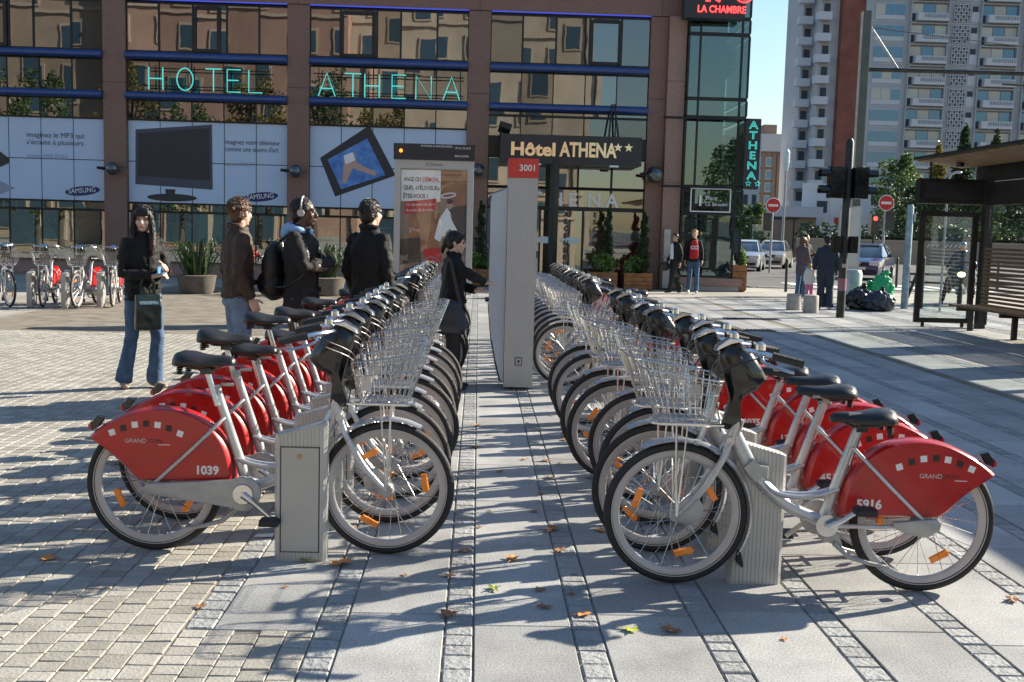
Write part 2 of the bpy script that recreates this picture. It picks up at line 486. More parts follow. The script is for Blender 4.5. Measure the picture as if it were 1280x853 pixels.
def sett_protos(m, ch, n, rnd):
    out = []
    for i in range(n):
        mb = MB(); j = lambda: rnd.uniform(-.02, .02)
        a = [(-.5+j(), -.5+j()), (.5+j(), -.5+j()), (.5+j(), .5+j()), (-.5+j(), .5+j())]
        z = [rnd.uniform(-.002, .002) for _ in range(4)]
        c = ch/.1
        vs = [(p[0], p[1], -.02) for p in a]+[(p[0], p[1], -ch+z[i2]) for i2, p in enumerate(a)]+[(p[0]*(1-2*c), p[1]*(1-2*c), z[i2]) for i2, p in enumerate(a)]
        mb.add(vs, [(i2+b, (i2+1) % 4+b, (i2+1) % 4+b+4, i2+b+4) for b in (0, 4) for i2 in range(4)]+[(8, 9, 10, 11)])
        me = mb.mesh('sett'); recalc(me); me.materials.append(M[m]); out.append(me)
    return out
# small setts left of the slabs, in rows that run away from the camera
setts = []
x = X0-.004
row = 0
while x > -7.4:
    w = .106
    y = 2.7+rs.random()*.08
    while y < 15.1:
        l = rs.choice((.07, .08, .085, .095, .1, .12))
        if in_view(x-w/2, y): setts.append((x-w+.004, x-.003, y, y+l-.0065))
        y += l
    x -= w; row += 1
# setts fill the two nearest left columns too
for c in range(5):
    x = -.61-c*.102; y = 2.7
    while y < 4.0:
        l = rs.choice((.075, .085, .1, .11)); setts.append((x-.097, x, y, min(y+l-.009, 4.05))); y += l
allset = [(s, 0) for s in setts]+[(s, 1) for s in strip]
allset.sort(key=lambda t: t[0][2]+abs(t[0][0])*.3)
pa = sett_protos('sett_granite', .003, 6, rs); pb = sett_protos('strip_granite', .006, 6, rs)
near = [a for a in allset if abs(a[0][0]-.14) < a[0][2]*.485+.1 and a[0][2] > 3.3]
for s, kd in near[:300]: sett_obj(s, None, rs, pb if kd else pa)
done = set(id(a) for a in near[:300])
rest = [a for a in allset if id(a) not in done]
stuff_pieces('setts_far', [s for s, kd in rest if kd == 0], 'sett_granite', .003, .0009, bed, rs)
stuff_pieces('strip_setts_far', [s for s, kd in rest if kd == 1], 'strip_granite', .006, .002, bed, rs)
# the wider paving by the tram stop
big = []; bset = []
x = X1+.12
while x < 12.0:
    y = 7.5
    while y < 26.8:
        l = rs.uniform(.9, 1.2)
        if in_view(x, y): big.append((x, x+.63, y, y+l-.006))
        y += l
    y = 7.5
    while y < 26.8:
        l = rs.uniform(.09, .13)
        for q in range(3):
            if in_view(x, y): bset.append((x+.64+q*.12, x+.64+q*.12+.11, y, y+l-.01))
        y += l
    x += 1.02
stuff_pieces('wide_slabs', big, 'slab_granite', .003, .0006, bed, rs)
stuff_pieces('wide_strip_setts', bset, 'strip_granite', .007, .002, bed, rs)
# road beyond the plaza
sheet('road', 8.9, 220, 33.75, 74.2, -.02, 'asphalt')
sheet('side_street', 8.9, 24, 74.2, 260, -.02, 'asphalt')
kb = MB().cbox(8.9, 120, 33.6, 33.75, -.05, .035, .015).build('kerb', 'kerb_stone'); tag(kb, kind='structure')
cw = MB()
for i in range(9):
    xx = 11+i*1.0
    cw.quad((xx, 35.2, -.016), (xx+.5, 35.2, -.016), (xx+.5, 38.4, -.016), (xx, 38.4, -.016))
for i in range(14):
    xx = 22+i*3.2
    cw.quad((xx, 46.0, -.016), (xx+1.6, 46.0, -.016), (xx+1.6, 46.16, -.016), (xx, 46.16, -.016))
for i in range(3): cw.quad((24, 36+i*2.2, -.016), (70, 36+i*2.2, -.016), (70, 36.14+i*2.2, -.016), (24, 36.14+i*2.2, -.016))
tag(cw.build('road_marking', 'road_paint'), kind='structure')
# far verge behind the low wall
sheet('verge', 24.2, 220, 75.6, 260, .02, 'mortar')
# ------------------------------------------------------------------ share bikes
mat('fender_red', (.41, .007, .007), .33, coat=.4, var=.16, vscale=6, rvar=.14, detail=8)
mat('silver_paint', (.50, .50, .51), .32, metal=.55, var=.12, vscale=10, rvar=.12)
mat('rim_alu', (.44, .42, .415), .4, metal=.35, var=.06, vscale=9)
mat('chrome', (.62, .62, .63), .2, metal=1.0, var=.06, vscale=20)
mat('wire_steel', (.5, .495, .485), .25, metal=1.0)
mat('rubber', (.018, .018, .019), .72, bump=.3, bscale=160, var=.2, vscale=20)
mat('black_plastic', (.009, .009, .010), .2, coat=.4, rvar=.08, vscale=18)
mat('saddle_black', (.016, .016, .018), .36, bump=.12, bscale=220, rvar=.1, vscale=12)
mat('grip_rubber', (.02, .02, .02), .6, bump=.4, bscale=200)
mat('orange_reflector', (.95, .26, .015), .3, coat=.4, emit=None)
mat('red_lens', (.45, .01, .01), .15, coat=.6)
mat('decal_white', (.75, .74, .72), .45)
mat('decal_grey', (.55, .5, .48), .45)
mat('decal_black', (.02, .016, .016), .4)
mat('pale_band', (.55, .48, .46), .6)
mat('dock_alu', (.45, .445, .43), .45, metal=.35, var=.09, vscale=5, rvar=.1, bump=.04, bscale=200)
mat('dock_panel', (.42, .415, .40), .42, metal=.35, var=.1, vscale=3, rvar=.1)
mat('brass', (.4, .28, .1), .4, metal=.8)
mat('blue_sticker', (.3, .5, .75), .3, coat=.4)
mat('grey_cast', (.36, .36, .36), .42, metal=.4, var=.1, vscale=20)
WR = .327
def torus(mb, R, r, seg=56, sec=8, flat=(1, 1), y=0.0):
    return mb.tube([(R*cos(2*pi*i/seg), y, R*sin(2*pi*i/seg)) for i in range(seg)], r, sec, closed=True, flat=flat, up=(0, 1, 0))
def make_wheel(parent, cx, rearw):
    mb = MB()
    # rim: box-section ring
    seg = 56
    prof = [(.286, -.013), (.286, .013), (.262, .011), (.254, .004), (.254, -.004), (.262, -.011)]
    loops = []
    for i in range(seg+1):
        a = 2*pi*i/seg; loops.append([(r*cos(a), y, r*sin(a)) for r, y in prof])
    mb.loft(loops, caps=False)
    w = mb.build('wheel', 'rim_alu', parent, smooth=40); w.location = (cx, 0, WR)
    torus(MB(), .306, .0205, 56, 8).build('tyre', 'rubber', w, smooth=180)
    bd = MB()
    for s in (-1, 1): torus(bd, .2905, .0026, 56, 4, y=s*.0185)
    bd.build('reflective_band', 'pale_band', w, smooth=180)
    sp = MB(); n = 28
    for i in range(n):
        a = 2*pi*i/n; s = 1 if i % 2 else -1; a2 = a+(1.15 if i % 4 < 2 else -1.15)
        sp.tube([(.028*cos(a2), s*.03, .028*sin(a2)), (.256*cos(a), 0, .256*sin(a))], .0017, 4, caps=False)
    sp.build('spokes', 'wire_steel', w)
    hb = MB()
    hb.tube([(0, -.052, 0), (0, .052, 0)], .009, 8)
    hb.tube([(0, -.036, 0), (0, -.03, 0), (0, .03, 0), (0, .036, 0)], [.033, .024, .024, .033], 14)
    if rearw: hb.tube([(0, .036, 0), (0, .052, 0)], [.068, .06], 18)
    else: hb.tube([(0, -.05, 0), (0, -.036, 0)], [.03, .04], 16)
    hb.build('hub', 'grey_cast', w, smooth=35)
    for a in ((2.55, .35, 4.45) if not rearw else (.1, 2.3, 4.2)):
        r = MB().soft([(-.046, -.014), (.037, -.016), (.048, 0), (.037, .016), (-.046, .014)], .009, .85)
        rr = r.build('reflector', 'orange_reflector', w, smooth=40)
        rr.location = (.185*cos(a), 0, .185*sin(a)); rr.rotation_euler = (0, -a+pi/2, 0)
    return w
def catmull(pts, n=5):
    P = [Vector(p) for p in pts]; out = []
    for i in range(len(P)-1):
        a = P[max(i-1, 0)]; b = P[i]; c = P[i+1]; d = P[min(i+2, len(P)-1)]
        for k in range(n):
            t = k/n
            out.append(.5*((2*b)+(c-a)*t+(2*a-5*b+4*c-d)*t*t+(3*b-a-3*c+d)*t**3))
    out.append(P[-1]); return out
FENDER = [(.385, .345), (.380, .42), (.35, .525), (.29, .61), (.2, .672), (.08, .703), (-.055, .694), (-.175, .648), (-.255, .598), (-.30, .557), (-.287, .541), (-.225, .498), (-.165, .45), (-.105, .385), (-.06, .350)]
FENDER = [(p.x, p.z) for p in catmull([(a, 0, b) for a, b in FENDER[:10]], 4)]+FENDER[10:]
def make_bike():
    t = thing('bicycle', 'x', 'bicycle')
    fr = MB()
    main = catmull([(.865, 0, .71), (.815, 0, .61), (.735, 0, .49), (.60, 0, .375), (.445, 0, .312)], 5)
    fr.tube(main, [.031+.004*sin(i*.3) for i in range(len(main))], 12, up=(0, 1, 0), flat=(.85, 1.0))
    for s in (-1, 1):
        up_ = catmull([(.735, s*.012, .50), (.665, s*.022, .44), (.57, s*.026, .425), (.47, s*.024, .435), (.385, s*.018, .465)], 4)
        fr.tube(up_, .0125, 8)
        fr.tube([(.43, s*.05, .305), (.2, s*.068, .31), (0, s*.066, .327)], .0105, 8)
        fr.tube([(0, s*.072, .33), (.2, s*.072, .52), (.285, s*.069, .605), (.325, s*.045, .648), (.338, s*.01, .66)], .0085, 8)
    fr.tube([(.445, 0, .315), (.40, 0, .455), (.29, 0, .80)], [.026, .026, .021], 12)
    fr.tube([(.44, -.055, .308), (.44, .055, .308)], .028, 12)
    fr.tube([(.875, 0, .66), (.845, 0, .77)], .03, 12)
    fr.build('frame', 'silver_paint', t, smooth=40)
    # lug that hooks on the dock, on the rider's right
    lg = MB().box((.715, -.04, .525), (.10, .035, .055), rot=Matrix.Rotation(-.85, 3, 'Y')).box((.735, -.07, .545), (.045, .06, .035))
    lg.box((.77, .03, .545), (.085, .05, .06), rot=Matrix.Rotation(-.85, 3, 'Y')); lg.build('lock_lug', 'grey_cast', t)
    MB().soft([(-.05, .31), (.0, .275), (.09, .285), (.155, .315), (.155, .34), (.05, .352), (-.03, .36), (-.055, .34)], .012, .9, y=.084).build('hub_cover', 'grey_cast', t, smooth=40)
    # fork and steering
    fk = MB()
    for s in (-1, 1):
        fk.tube(catmull([(.885, s*.032, .665), (.915, s*.044, .59), (.985, s*.046, .465), (1.06, s*.048, .375), (1.11, s*.05, .327)], 4), [.0155]*8+[.014]*5+[.0115]*4, 8)
    fk.tube([(.885, -.045, .672), (.885, .045, .672)], .02, 10)
    fk.build('fork', 'silver_paint', t, smooth=40)
    mg = MB(); loops = []
    for i in range(25):
        a = radians(62+i*(212-62)/24); R = .349
        ring = []
        for y, dr in ((-.026, -.012), (-.018, 0), (0, .004), (.018, 0), (.026, -.012), (.024, -.015), (0, .001), (-.024, -.015)):
            ring.append((1.11+(R+dr)*cos(a), y, WR+(R+dr)*sin(a)))
        loops.append(ring)
    mg.loft(loops); mgo = mg.build('front_mudguard', 'silver_paint', t, smooth=50)
    a = radians(212); px_, pz_ = 1.11+.349*cos(a), WR+.349*sin(a)
    MB().prism([(px_-.004, pz_+.02), (px_+.006, pz_+.02), (px_+.012, pz_-.03), (px_-.012, pz_-.052), (px_-.018, pz_-.04)], -.03, .03).build('mud_flap', 'rubber', mgo)
    hc = MB().soft([(1.125, .325), (1.10, .292), (1.05, .285), (1.0, .315), (.99, .37), (1.02, .42), (1.07, .41), (1.115, .365)], .012, .86, y=.036)
    hc.build('brake_cover', 'grey_cast', t, smooth=40)
    make_wheel(t, 0, True); make_wheel(t, 1.11, False)
    # red rear skirt fender
    fd = MB().soft(FENDER, .060, .93, .55).build('rear_fender', 'fender_red', t, smooth=32)
    sq = [(-.184, .588), (-.131, .61), (-.077, .627), (-.024, .633), (.03, .628), (.082, .613), (.135, .588)]
    w, b = MB(), MB()
    for i, (x, z) in enumerate(sq):
        q = b if i % 2 else w
        R = Matrix.Rotation((x+.024)*2.1, 3, 'Y')
        for s in (-1, 1): q.box((x, s*.0604, z-.004), (.029, .0016, .029), rot=R)
    w.build('white_squares', 'decal_white', fd); b.build('black_squares', 'decal_black', fd)
    for s in (-1, 1):
        rot = (pi/2, 0, 0) if s < 0 else (pi/2, 0, pi)
        xs = -.125 if s < 0 else .045
        text('lettering', 'GRAND', .029, 'decal_grey', fd, (xs, s*.0612, .537), rot)
        text('lettering', 'LYON', .029, 'decal_black', fd, (xs-s*.098, s*.0612, .537), rot)
        MB().box((.06 if s < 0 else -.14, s*.0606, .529), (.055, .001, .003)).build('underline', 'decal_white', fd)
    rl = MB().soft([(-.262, .60), (-.295, .585), (-.30, .615), (-.272, .655), (-.232, .645)], .022, .85).build('rear_light', 'black_plastic', t, smooth=40)
    MB().soft([(-.292, .583), (-.31, .588), (-.312, .61), (-.298, .625)], .019, .85).build('light_lens', 'red_lens', rl, smooth=40)
    # chain case and cranks (rider's right)
    pts = []
    for i in range(10):
        an = pi/2+pi*i/9; pts.append((-.0+.026*cos(an), .325+.026*sin(an)))
    low = []
    for i in range(17):
        an = radians(-125+i*(250)/16); low.append((.44+.083*cos(an), .308+.083*sin(an)))
    cc = MB().soft(pts+low, .014, .95, .7, y=-.088)
    cco = cc.build('chain_case', 'grey_cast', t, smooth=35)
    cr = MB().tube([(.44, -.11, .308), (.44, -.101, .308)], [.047, .052], 22)
    cr.build('chainring', 'chrome', t, smooth=35)
    MB().tube([(.44, .06, .308), (.44, .068, .308)], [.045, .05], 20).build('crank_cover', 'chrome', t, smooth=35)
    ca = MB()
    ca.tube([(.44, -.118, .308), (.50, -.122, .265), (.575, -.126, .20)], [.017, .012, .012], 8)
    ca.tube([(.44, .085, .308), (.38, .10, .345), (.305, .105, .40)], [.017, .012, .012], 8)
    ca.tube([(.44, -.125, .308), (.44, .09, .308)], .011, 8)
    ca.build('crank', 'chrome', t, smooth=40)
    for (x, y, z) in ((.578, -.175, .197), (.302, .155, .402)):
        MB().soft([(x-.045, z-.012), (x+.045, z-.015), (x+.05, z+.006), (x+.03, z+.014), (x-.04, z+.014)], .045, .9, .8, y=y).build('pedal', 'rubber', t, smooth=40)
    ks = MB()
    ks.prism([(.36, .21), (.45, .23), (.43, .285), (.38, .27)], -.045, .045)
    for s in (-1, 1): ks.tube([(.40, s*.05, .225), (.33, s*.06, .165), (.25, s*.072, .145), (.16, s*.075, .128)], [.013, .012, .010, .009], 8)
    ks.tube([(.16, -.075, .128), (.16, .075, .128)], .008, 6)
    ks.build('kickstand', 'grey_cast', t, smooth=40)
    # head cover with the control unit
    hcv = [(.832, .705), (.925, .725), (.905, .80), (.892, .865), (.918, .95), (.945, 1.03), (.95, 1.08), (.915, 1.118), (.86, 1.118), (.805, 1.078), (.752, 1.0), (.728, .955), (.765, .905), (.832, .865), (.845, .80)]
    hw = [.052, .05, .043, .043, .06, .078, .084, .08, .08, .078, .066, .06, .052, .043, .046]
    hd = MB().pillow(hcv, [q*.78 for q in hw]).build('head_cover', 'black_plastic', t, smooth=45)
    MB().soft([(.905, 1.135), (.962, 1.095), (.968, 1.075), (.90, 1.11), (.84, 1.125)], .045, .85).build('console_cap', 'chrome', hd, smooth=50)
    hb = MB()
    for s in (-1, 1):
        hb.tube(catmull([(.86, 0, 1.085), (.855, s*.09, 1.09), (.82, s*.172, 1.09), (.745, s*.226, 1.078), (.655, s*.242, 1.058)], 4), .0115, 8)
    hbo = hb.build('handlebar', 'chrome', t, smooth=40)
    gp = None
    for s in (-1, 1):
        MB().tube([(.757, s*.22, 1.080), (.725, s*.230, 1.074), (.64, s*.245, 1.054), (.63, s*.247, 1.052)], [.019, .017, .0175, .02], 10).build('grip', 'grip_rubber', hbo, smooth=40)
        MB().tube(catmull([(.80, s*.185, 1.075), (.79, s*.222, 1.05), (.73, s*.247, 1.03), (.67, s*.256, 1.015)], 3), [.011]*2+[.008]*8, 6).build('brake_lever', 'chrome', hbo, smooth=40)
    for s in (-1, 1):
        MB().tube(catmull([(.80, s*.2, 1.07), (.86, s*.2, 1.05), (.945, s*.13, 1.0), (.965, s*.06, .93), (.93, s*.03, .88)], 4), .0035, 5).build('brake_cable', 'decal_black', hbo)
    MB().tube(catmull([(.77, -.21, 1.075), (.84, -.21, 1.03), (.955, -.12, .96), (.94, -.04, .84), (.915, -.04, .70)], 4), .003, 5).build('gear_cable', 'decal_black', hbo)
    MB().tube([(.80, .17, 1.10), (.80, .17, 1.125), (.80, .17, 1.135)], [.024, .022, .008], 12).build('bell', 'chrome', hbo, smooth=40)
    # wire basket
    bk = MB(); W = .0021
    def ring_pts(k, n=1):
        f = k; x0 = .985+(.945-.985)*f; x1 = 1.215+(1.30-1.215)*f; yw = .125+(.18-.125)*f; z = .762; 
        zr = .955; zf = 1.005
        c = []
        cr_ = .05
        for (ccx, ccy, a0) in ((x1-cr_, yw-cr_, 0), (x0+cr_*.5, yw-cr_, 90), (x0+cr_*.5, -yw+cr_, 180), (x1-cr_, -yw+cr_, 270)):
            for q in range(4):
                an = radians(a0+q*30); rr = cr_ if a0 in (0, 270) else cr_*.5
                rrx = rr; rry = cr_
                px2 = ccx+rrx*cos(an); py2 = ccy+rry*sin(an)
                top = zr+(zf-zr)*(px2-.945)/(.355)
                c.append(Vector((px2, py2, z+(top-z)*f)))
        return c
    def resample(P, n):
        P = P+[P[0]]; L = [0]
        for i in range(len(P)-1): L.append(L[-1]+(P[i+1]-P[i]).length)
        out = []
        for k in range(n):
            d = L[-1]*k/n; i = 0
            while L[i+1] < d: i += 1
            out.append(P[i].lerp(P[i+1], (d-L[i])/max(1e-9, L[i+1]-L[i])))
        return out
    for f, r in ((0, W*1.2), (.33, W), (.66, W), (.92, W), (1.0, .0042)):
        bk.tube(ring_pts(f), r, 5, closed=True)
    A = resample(ring_pts(0), 38); B = resample(ring_pts(1), 38)
    for a_, b_ in zip(A, B): bk.tube([a_, b_], W, 4, caps=False)
    for i in range(7):
        y = -.105+i*.035; bk.tube([(.985, y, .762), (1.215, y, .762)], W, 4, caps=False)
    for i in range(8):
        x = 1.0+i*.029; bk.tube([(x, -.125, .764), (x, .125, .764)], W, 4, caps=False)
    bko = bk.build('basket', 'wire_steel', t)
    MB().box((.958, 0, .90), (.006, .15, .1)).build('basket_plate', 'black_plastic', bko)
    MB().box((1.02, -.152, .86), (.045, .005, .075), rot=Matrix.Rotation(.15, 3, 'X')).build('basket_badge', 'decal_grey', bko)
    cb = MB()
    for s in (-1, 1):
        cb.tube([(1.112, s*.06, .327), (1.125, s*.064, .6), (1.13, s*.07, .748)], .0055, 6)
        cb.tube([(1.112, s*.06, .327), (1.09, s*.062, .6), (1.08, s*.07, .748)], .0045, 6)
    cb.tube([(.92, -.06, .745), (1.2, -.085, .75), (1.235, -.06, .75), (1.235, .06, .75), (1.2, .085, .75), (.92, .06, .745)], .008, 6)
    cb.build('basket_carrier', 'chrome', t, smooth=40)
    # saddle
    sd = MB(); secs = []
    for x, z, w_, h in ((.115, .0, .02, .012), (.12, .0, .075, .03), (.15, .004, .104, .037), (.2, .002, .108, .036), (.25, -.004, .085, .031), (.30, -.006, .056, .027), (.35, -.004, .04, .025), (.385, -.006, .034, .022), (.40, -.012, .02, .014)):
        ring = []
        for k_ in range(14):
            an = 2*pi*k_/14; zz = sin(an)*h
            if zz < 0: zz *= 1.15 if x < .27 else .9
            ring.append((x, w_*cos(an), z+zz-(abs(cos(an))**3)*.012))
        secs.append(ring)
    sd.loft(secs); sdo = sd.build('saddle', 'saddle_black', t, smooth=180)
    sdo.location = (0, 0, .915)
    ss = MB()
    for s in (-1, 1):
        ss.tube([(.36, s*.012, -.02), (.30, s*.024, -.045), (.2, s*.03, -.042), (.15, s*.055, -.02)], .005, 6)
        for q in range(5): ss.tube([(.15+.013*cos(2*pi*i/10), s*.055+.013*sin(2*pi*i/10), -.064+q*.009) for i in range(10)], .0032, 5, closed=True)
    ss.box((.262, 0, -.052), (.05, .055, .03))
    ss.build('saddle_springs', 'black_plastic', sdo)
    po = MB().tube([(.31, 0, -.2-.02), (.264, 0, -.06)], .0145, 10).build('seat_post', 'chrome', sdo, smooth=40)
    cl = MB().tube([(.293, 0, .775), (.285, 0, .81)], .026, 12).tube([(.30, -.03, .80), (.30, .03, .80)], .006, 6).box((.335, .035, .81), (.06, .01, .014))
    cl.build('seat_clamp', 'grey_cast', t, smooth=40)
    return t
def make_dock():
    t = thing('docking_post', 'x', 'bike dock')
    # ribbed aluminium body, panel on -y, bike on +y ; top slopes up towards +x
    hx, hy = .122, .05; out = []
    def edge(p, q, n, inw):
        r = []
        for i in range(n):
            for f, d in ((i/n, 0), ((i+.62)/n, 0), ((i+.68)/n, inw), ((i+.94)/n, inw)):
                a = p[0]+(q[0]-p[0])*f; b_ = p[1]+(q[1]-p[1])*f
                nx, ny = -(q[1]-p[1]), (q[0]-p[0]); l = sqrt(nx*nx+ny*ny); r.append((a+nx/l*d, b_+ny/l*d))
        return r
    c = .014
    loopp = edge((-hx+c, -hy), (hx-c, -hy), 12, .0025)+edge((hx, -hy+c), (hx, hy-c), 5, .0025)+edge((hx-c, hy), (-hx+c, hy), 12, .0025)+edge((-hx, hy-c), (-hx, -hy+c), 5, .0025)
    def top(x): return .595+.065*(x+hx)/(2*hx)
    body = MB().loft([[(x, y, 0) for x, y in loopp], [(x, y, top(x)) for x, y in loopp]])
    body.build('body', 'dock_alu', t)
    cap = MB().loft([[(x*.995, y*.99, top(x)+.0005) for x, y in loopp[::2]], [(x*.99, y*.98, top(x)+.005) for x, y in loopp[::2]], [(x*.95, y*.9, top(x)+.009) for x, y in loopp[::2]]])
    cap.build('cap', 'dock_alu', t)
    p = MB().loft([[(x, -hy-.0035, z) for x, z in ((-.088, .05), (.085, .05), (.085, .545), (-.088, .545))], [(x, -hy+.004, z) for x, z in ((-.09, .048), (.087, .048), (.087, .547), (-.09, .547))]])
    po = p.build('access_panel', 'dock_panel', t)
    g = MB()
    for a in ((-.0935, -.0895, .046, .55), (.0865, .0905, .046, .55)): g.bb(a[0], a[1], -hy-.001, -hy+.003, a[2], a[3])
    for z in (.0435, .5475): g.bb(-.0935, .0905, -hy-.0012, -hy+.003, z, z+.004)
    g.build('panel_joint', 'decal_black', po)
    MB().cyl((-.005, -hy-.008, .505), (-.005, -hy, .505), .011, seg=12).build('lock', 'brass', po)
    MB().soft([(-.03, .50), (.06, .52), (.06, .575), (-.03, .56)], .022, .85, y=hy+.016).build('bike_latch', 'grey_cast', t, smooth=40)
    return t
bike0 = make_bike(); dock0 = make_dock()
for _c in list(dock0.children): pass

def descend(o, name):
    for c in o.children:
        if c.name.split('.')[0] == name: return c
rb = random.Random(11)
first_b = [True]; first_d = [True]
V3 = lambda *a: Vector(a)
def put_bike(x, y, rz, label, group, saddle=0.0, num=None, lean=0.0):
    o = bike0 if first_b[0] else copy_tree(bike0)
    first_b[0] = False
    o.location = (x, y, 0); o.rotation_euler = (lean, 0, rz); tag(o, label, 'bicycle', group)
    turn = random.Random(int(x*977+y*3571)); ang = turn.gauss(0, .045) if turn.random() < .75 else turn.uniform(-.16, .16)
    if y < 5.3: ang = 0.0
    pv = V3(.885, 0, .68); Rm = Matrix.Translation(pv) @ Matrix.Rotation(ang, 4, V3(-.22, 0, 1).normalized()) @ Matrix.Translation(-pv)
    for c in o.children:
        nm = c.name.split('.')[0]
        if nm == 'wheel':
            fw = abs(c.location.x-1.11) < .05
            c.matrix_basis = (Rm if fw else Matrix()) @ Matrix.Translation((1.11 if fw else 0, 0, WR)) @ Matrix.Rotation(0 if y < 5 else turn.uniform(0, 6.28), 4, 'Y')
        elif nm in ('fork', 'front_mudguard', 'brake_cover', 'head_cover', 'handlebar', 'basket', 'basket_carrier'): c.matrix_basis = Rm.copy()
    s = descend(o, 'saddle'); s.rotation_euler = (0, turn.gauss(0, .03), turn.gauss(0, .04)); s.location.z = .915+saddle; s.location.x = -saddle*.33
    return o
def put_dock(x, y, rz, label, group):
    o = dock0 if first_d[0] else copy_tree(dock0)
    first_d[0] = False
    o.location = (x, y, 0); o.rotation_euler = (0, 0, rz); tag(o, label, 'bike dock', group)
    return o
ORD = ['first', 'second', 'third', 'fourth', 'fifth', 'sixth', 'seventh', 'eighth', 'ninth', 'tenth', 'eleventh', 'twelfth', 'thirteenth']
NUML = ['1039', '2145', '0731', '3302', '1187', '2960', '0415', '1723']
NUMR = ['5916', '4512', '2088', '1364', '3075', '0942', '2217', '4430']
def number_on(o, num, side):
    fd = descend(o, 'rear_fender')
    rot = (pi/2, 0, 0) if side < 0 else (pi/2, 0, pi)
    text('fleet_number', num, .056, 'decal_white', fd, (.205 if side < 0 else .315, side*.0612, .392), rot, bold=.0022)
XL = -1.535                                   # rear hub line of the left row
YL = [5.08+.525*i for i in range(8)]+[10.95+.52*i for i in range(9)]
SADL = [.02, .075, -.04, .085, -.07, .05, -.02, .04]+[rb.uniform(-.07, .08) for _ in range(9)]
pend = []
for i, y in enumerate(YL):
    far = i >= 8
    who = ('%s bike from number 1039 in the row beside the waiting people' % ORD[i]) if not far else 'share bike in the row beyond the waiting people, by the ticket terminal'
    if i == 0: who = 'red and silver share bike numbered 1039 locked at the end dock'
    o = put_bike(XL+rb.uniform(-.02, .02), y+rb.uniform(-.01, .01), rb.uniform(-.012, .012), who, 'bikes in the row on the waiting people\'s side', SADL[i])
    if i < 8: pend.append((o, NUML[i], -1))
XR = 2.03
YR = [4.64, 5.16, 5.66, 6.17, 6.7, 7.24, 8.16, 8.72]+[10.95+.53*i for i in range(10)]
SADR = [-.115, -.09, -.10, -.12, -.08, -.06, -.08, -.05]+[rb.uniform(-.1, .02) for _ in range(10)]
for i, y in enumerate(YR):
    far = i >= 8
    who = ('%s bike counted from number 5916 in the row beside the shaded tram paving' % ORD[i]) if not far else 'share bike in the row behind the ticket terminal on the tram stop side'
    if i == 0: who = 'red and silver share bike numbered 5916 locked at the end of its row'
    o = put_bike(XR+rb.uniform(-.015, .015)+(.08 if i in (2, 3) else 0), y, pi+(-.055 if i == 0 else rb.uniform(-.02, .02)), who, 'bikes in the row on the tram stop side', SADR[i])
    if i < 6: pend.append((o, NUMR[i], 1))
for o, n, s in pend: number_on(o, n, s)
DL = [5.08+.525*i for i in range(20)]
for i, y in enumerate(DL):
    lab = 'dock with brass lock beside bike 1039, the end post of its row' if i == 0 else ('grey aluminium docking post under the bikes in the row beside the waiting people')
    put_dock(XL+.728, y-.105, 0, lab, None if i == 0 else 'docks of the row on the waiting people\'s side')
DR = [4.64+.525*i for i in range(22)]
for i, y in enumerate(DR):
    lab = 'ribbed dock behind the front wheel of bike 5916, the end post of its row' if i == 0 else 'grey ribbed docking post under the bikes in the row on the tram stop side'
    put_dock(XR-.728, (YR[i] if i < 6 else y)+.105, pi, lab, None if i == 0 else 'docks of the row on the tram stop side')
# the four bikes at the second station by the hotel windows
HB = [((18, 384), 5.45, 'bike with its front wheel turned sideways at the edge of the window station'), ((60, 384.5), 4.9, 'bike in front of the hotel windows, next to the sideways one'),
      ((103, 385.5), 4.75, 'bike in front of the hotel windows, next to the brown pillar'), ((147, 384), 4.92, 'bike parked before the brown pillar by the woman with the carrier bag')]
for i, ((px, py), rz, lab) in enumerate(HB):
    g = ground(px-6, py)
    o = put_bike(g.x-1.11*cos(rz), g.y-1.11*sin(rz), rz, 'silver share '+lab, 'bikes at the station by the hotel windows', rb.uniform(-.06, .05))
    if i: put_dock(g.x-.24, g.y+.1, pi/2, 'slim grey docking post at the window station beside '+('the second bike', 'the third bike', 'the bike nearest the woman')[i-1], 'docks by the hotel windows')
# ------------------------------------------------------------------ hotel
FY = 31.3
def fx(px, y=FY, py=190): return at(px, py, y).x
def fz(px, py, y=FY): return at(px, py, y).z
mat('brown_granite', (.185, .105, .085), .5, var=.22, vscale=26, detail=8, bump=.05, bscale=200, rvar=.12)
mat('brown_granite_light', (.27, .17, .14), .5, var=.2, vscale=26, detail=8)
mat('dark_frame', (.014, .016, .018), .38, metal=.3, var=.2, vscale=4)
mat('blue_rail', (.012, .045, .19), .35, coat=.5, var=.12, vscale=1.5)
mat('neon_teal', (.1, .6, .55), .4, emit=(.08, .72, .62), estr=.28)
mat('neon_red', (.7, .05, .05), .4, emit=(1, .05, .05), estr=1.3)
mat('neon_blue', (.05, .07, .4), .4, emit=(.08, .12, 1.0), estr=.2)
mat('banner_film', (.44, .55, .72), .55, var=.03, vscale=.7)
mat('print_black', (.02, .022, .03), .5)
mat('print_dark', (.05, .06, .09), .5)
mat('print_grey', (.28, .3, .38), .6)
mat('print_navy', (.012, .02, .11), .5)
mat('print_white', (.75, .76, .8), .6)
mat('print_blue', (.03, .12, .42), .5, color2=(.12, .3, .65), vscale=5)
mat('print_skin', (.5, .32, .25), .6)
mat('sign_dark', (.018, .02, .025), .4, var=.2, vscale=3)
mat('letter_metal', (.75, .62, .48), .16, metal=1.0)
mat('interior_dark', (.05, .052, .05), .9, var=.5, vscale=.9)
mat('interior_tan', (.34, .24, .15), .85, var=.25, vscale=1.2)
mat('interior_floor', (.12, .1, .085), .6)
mat('curtain_cloth', (.5, .45, .38), .9, var=.1, vscale=2)
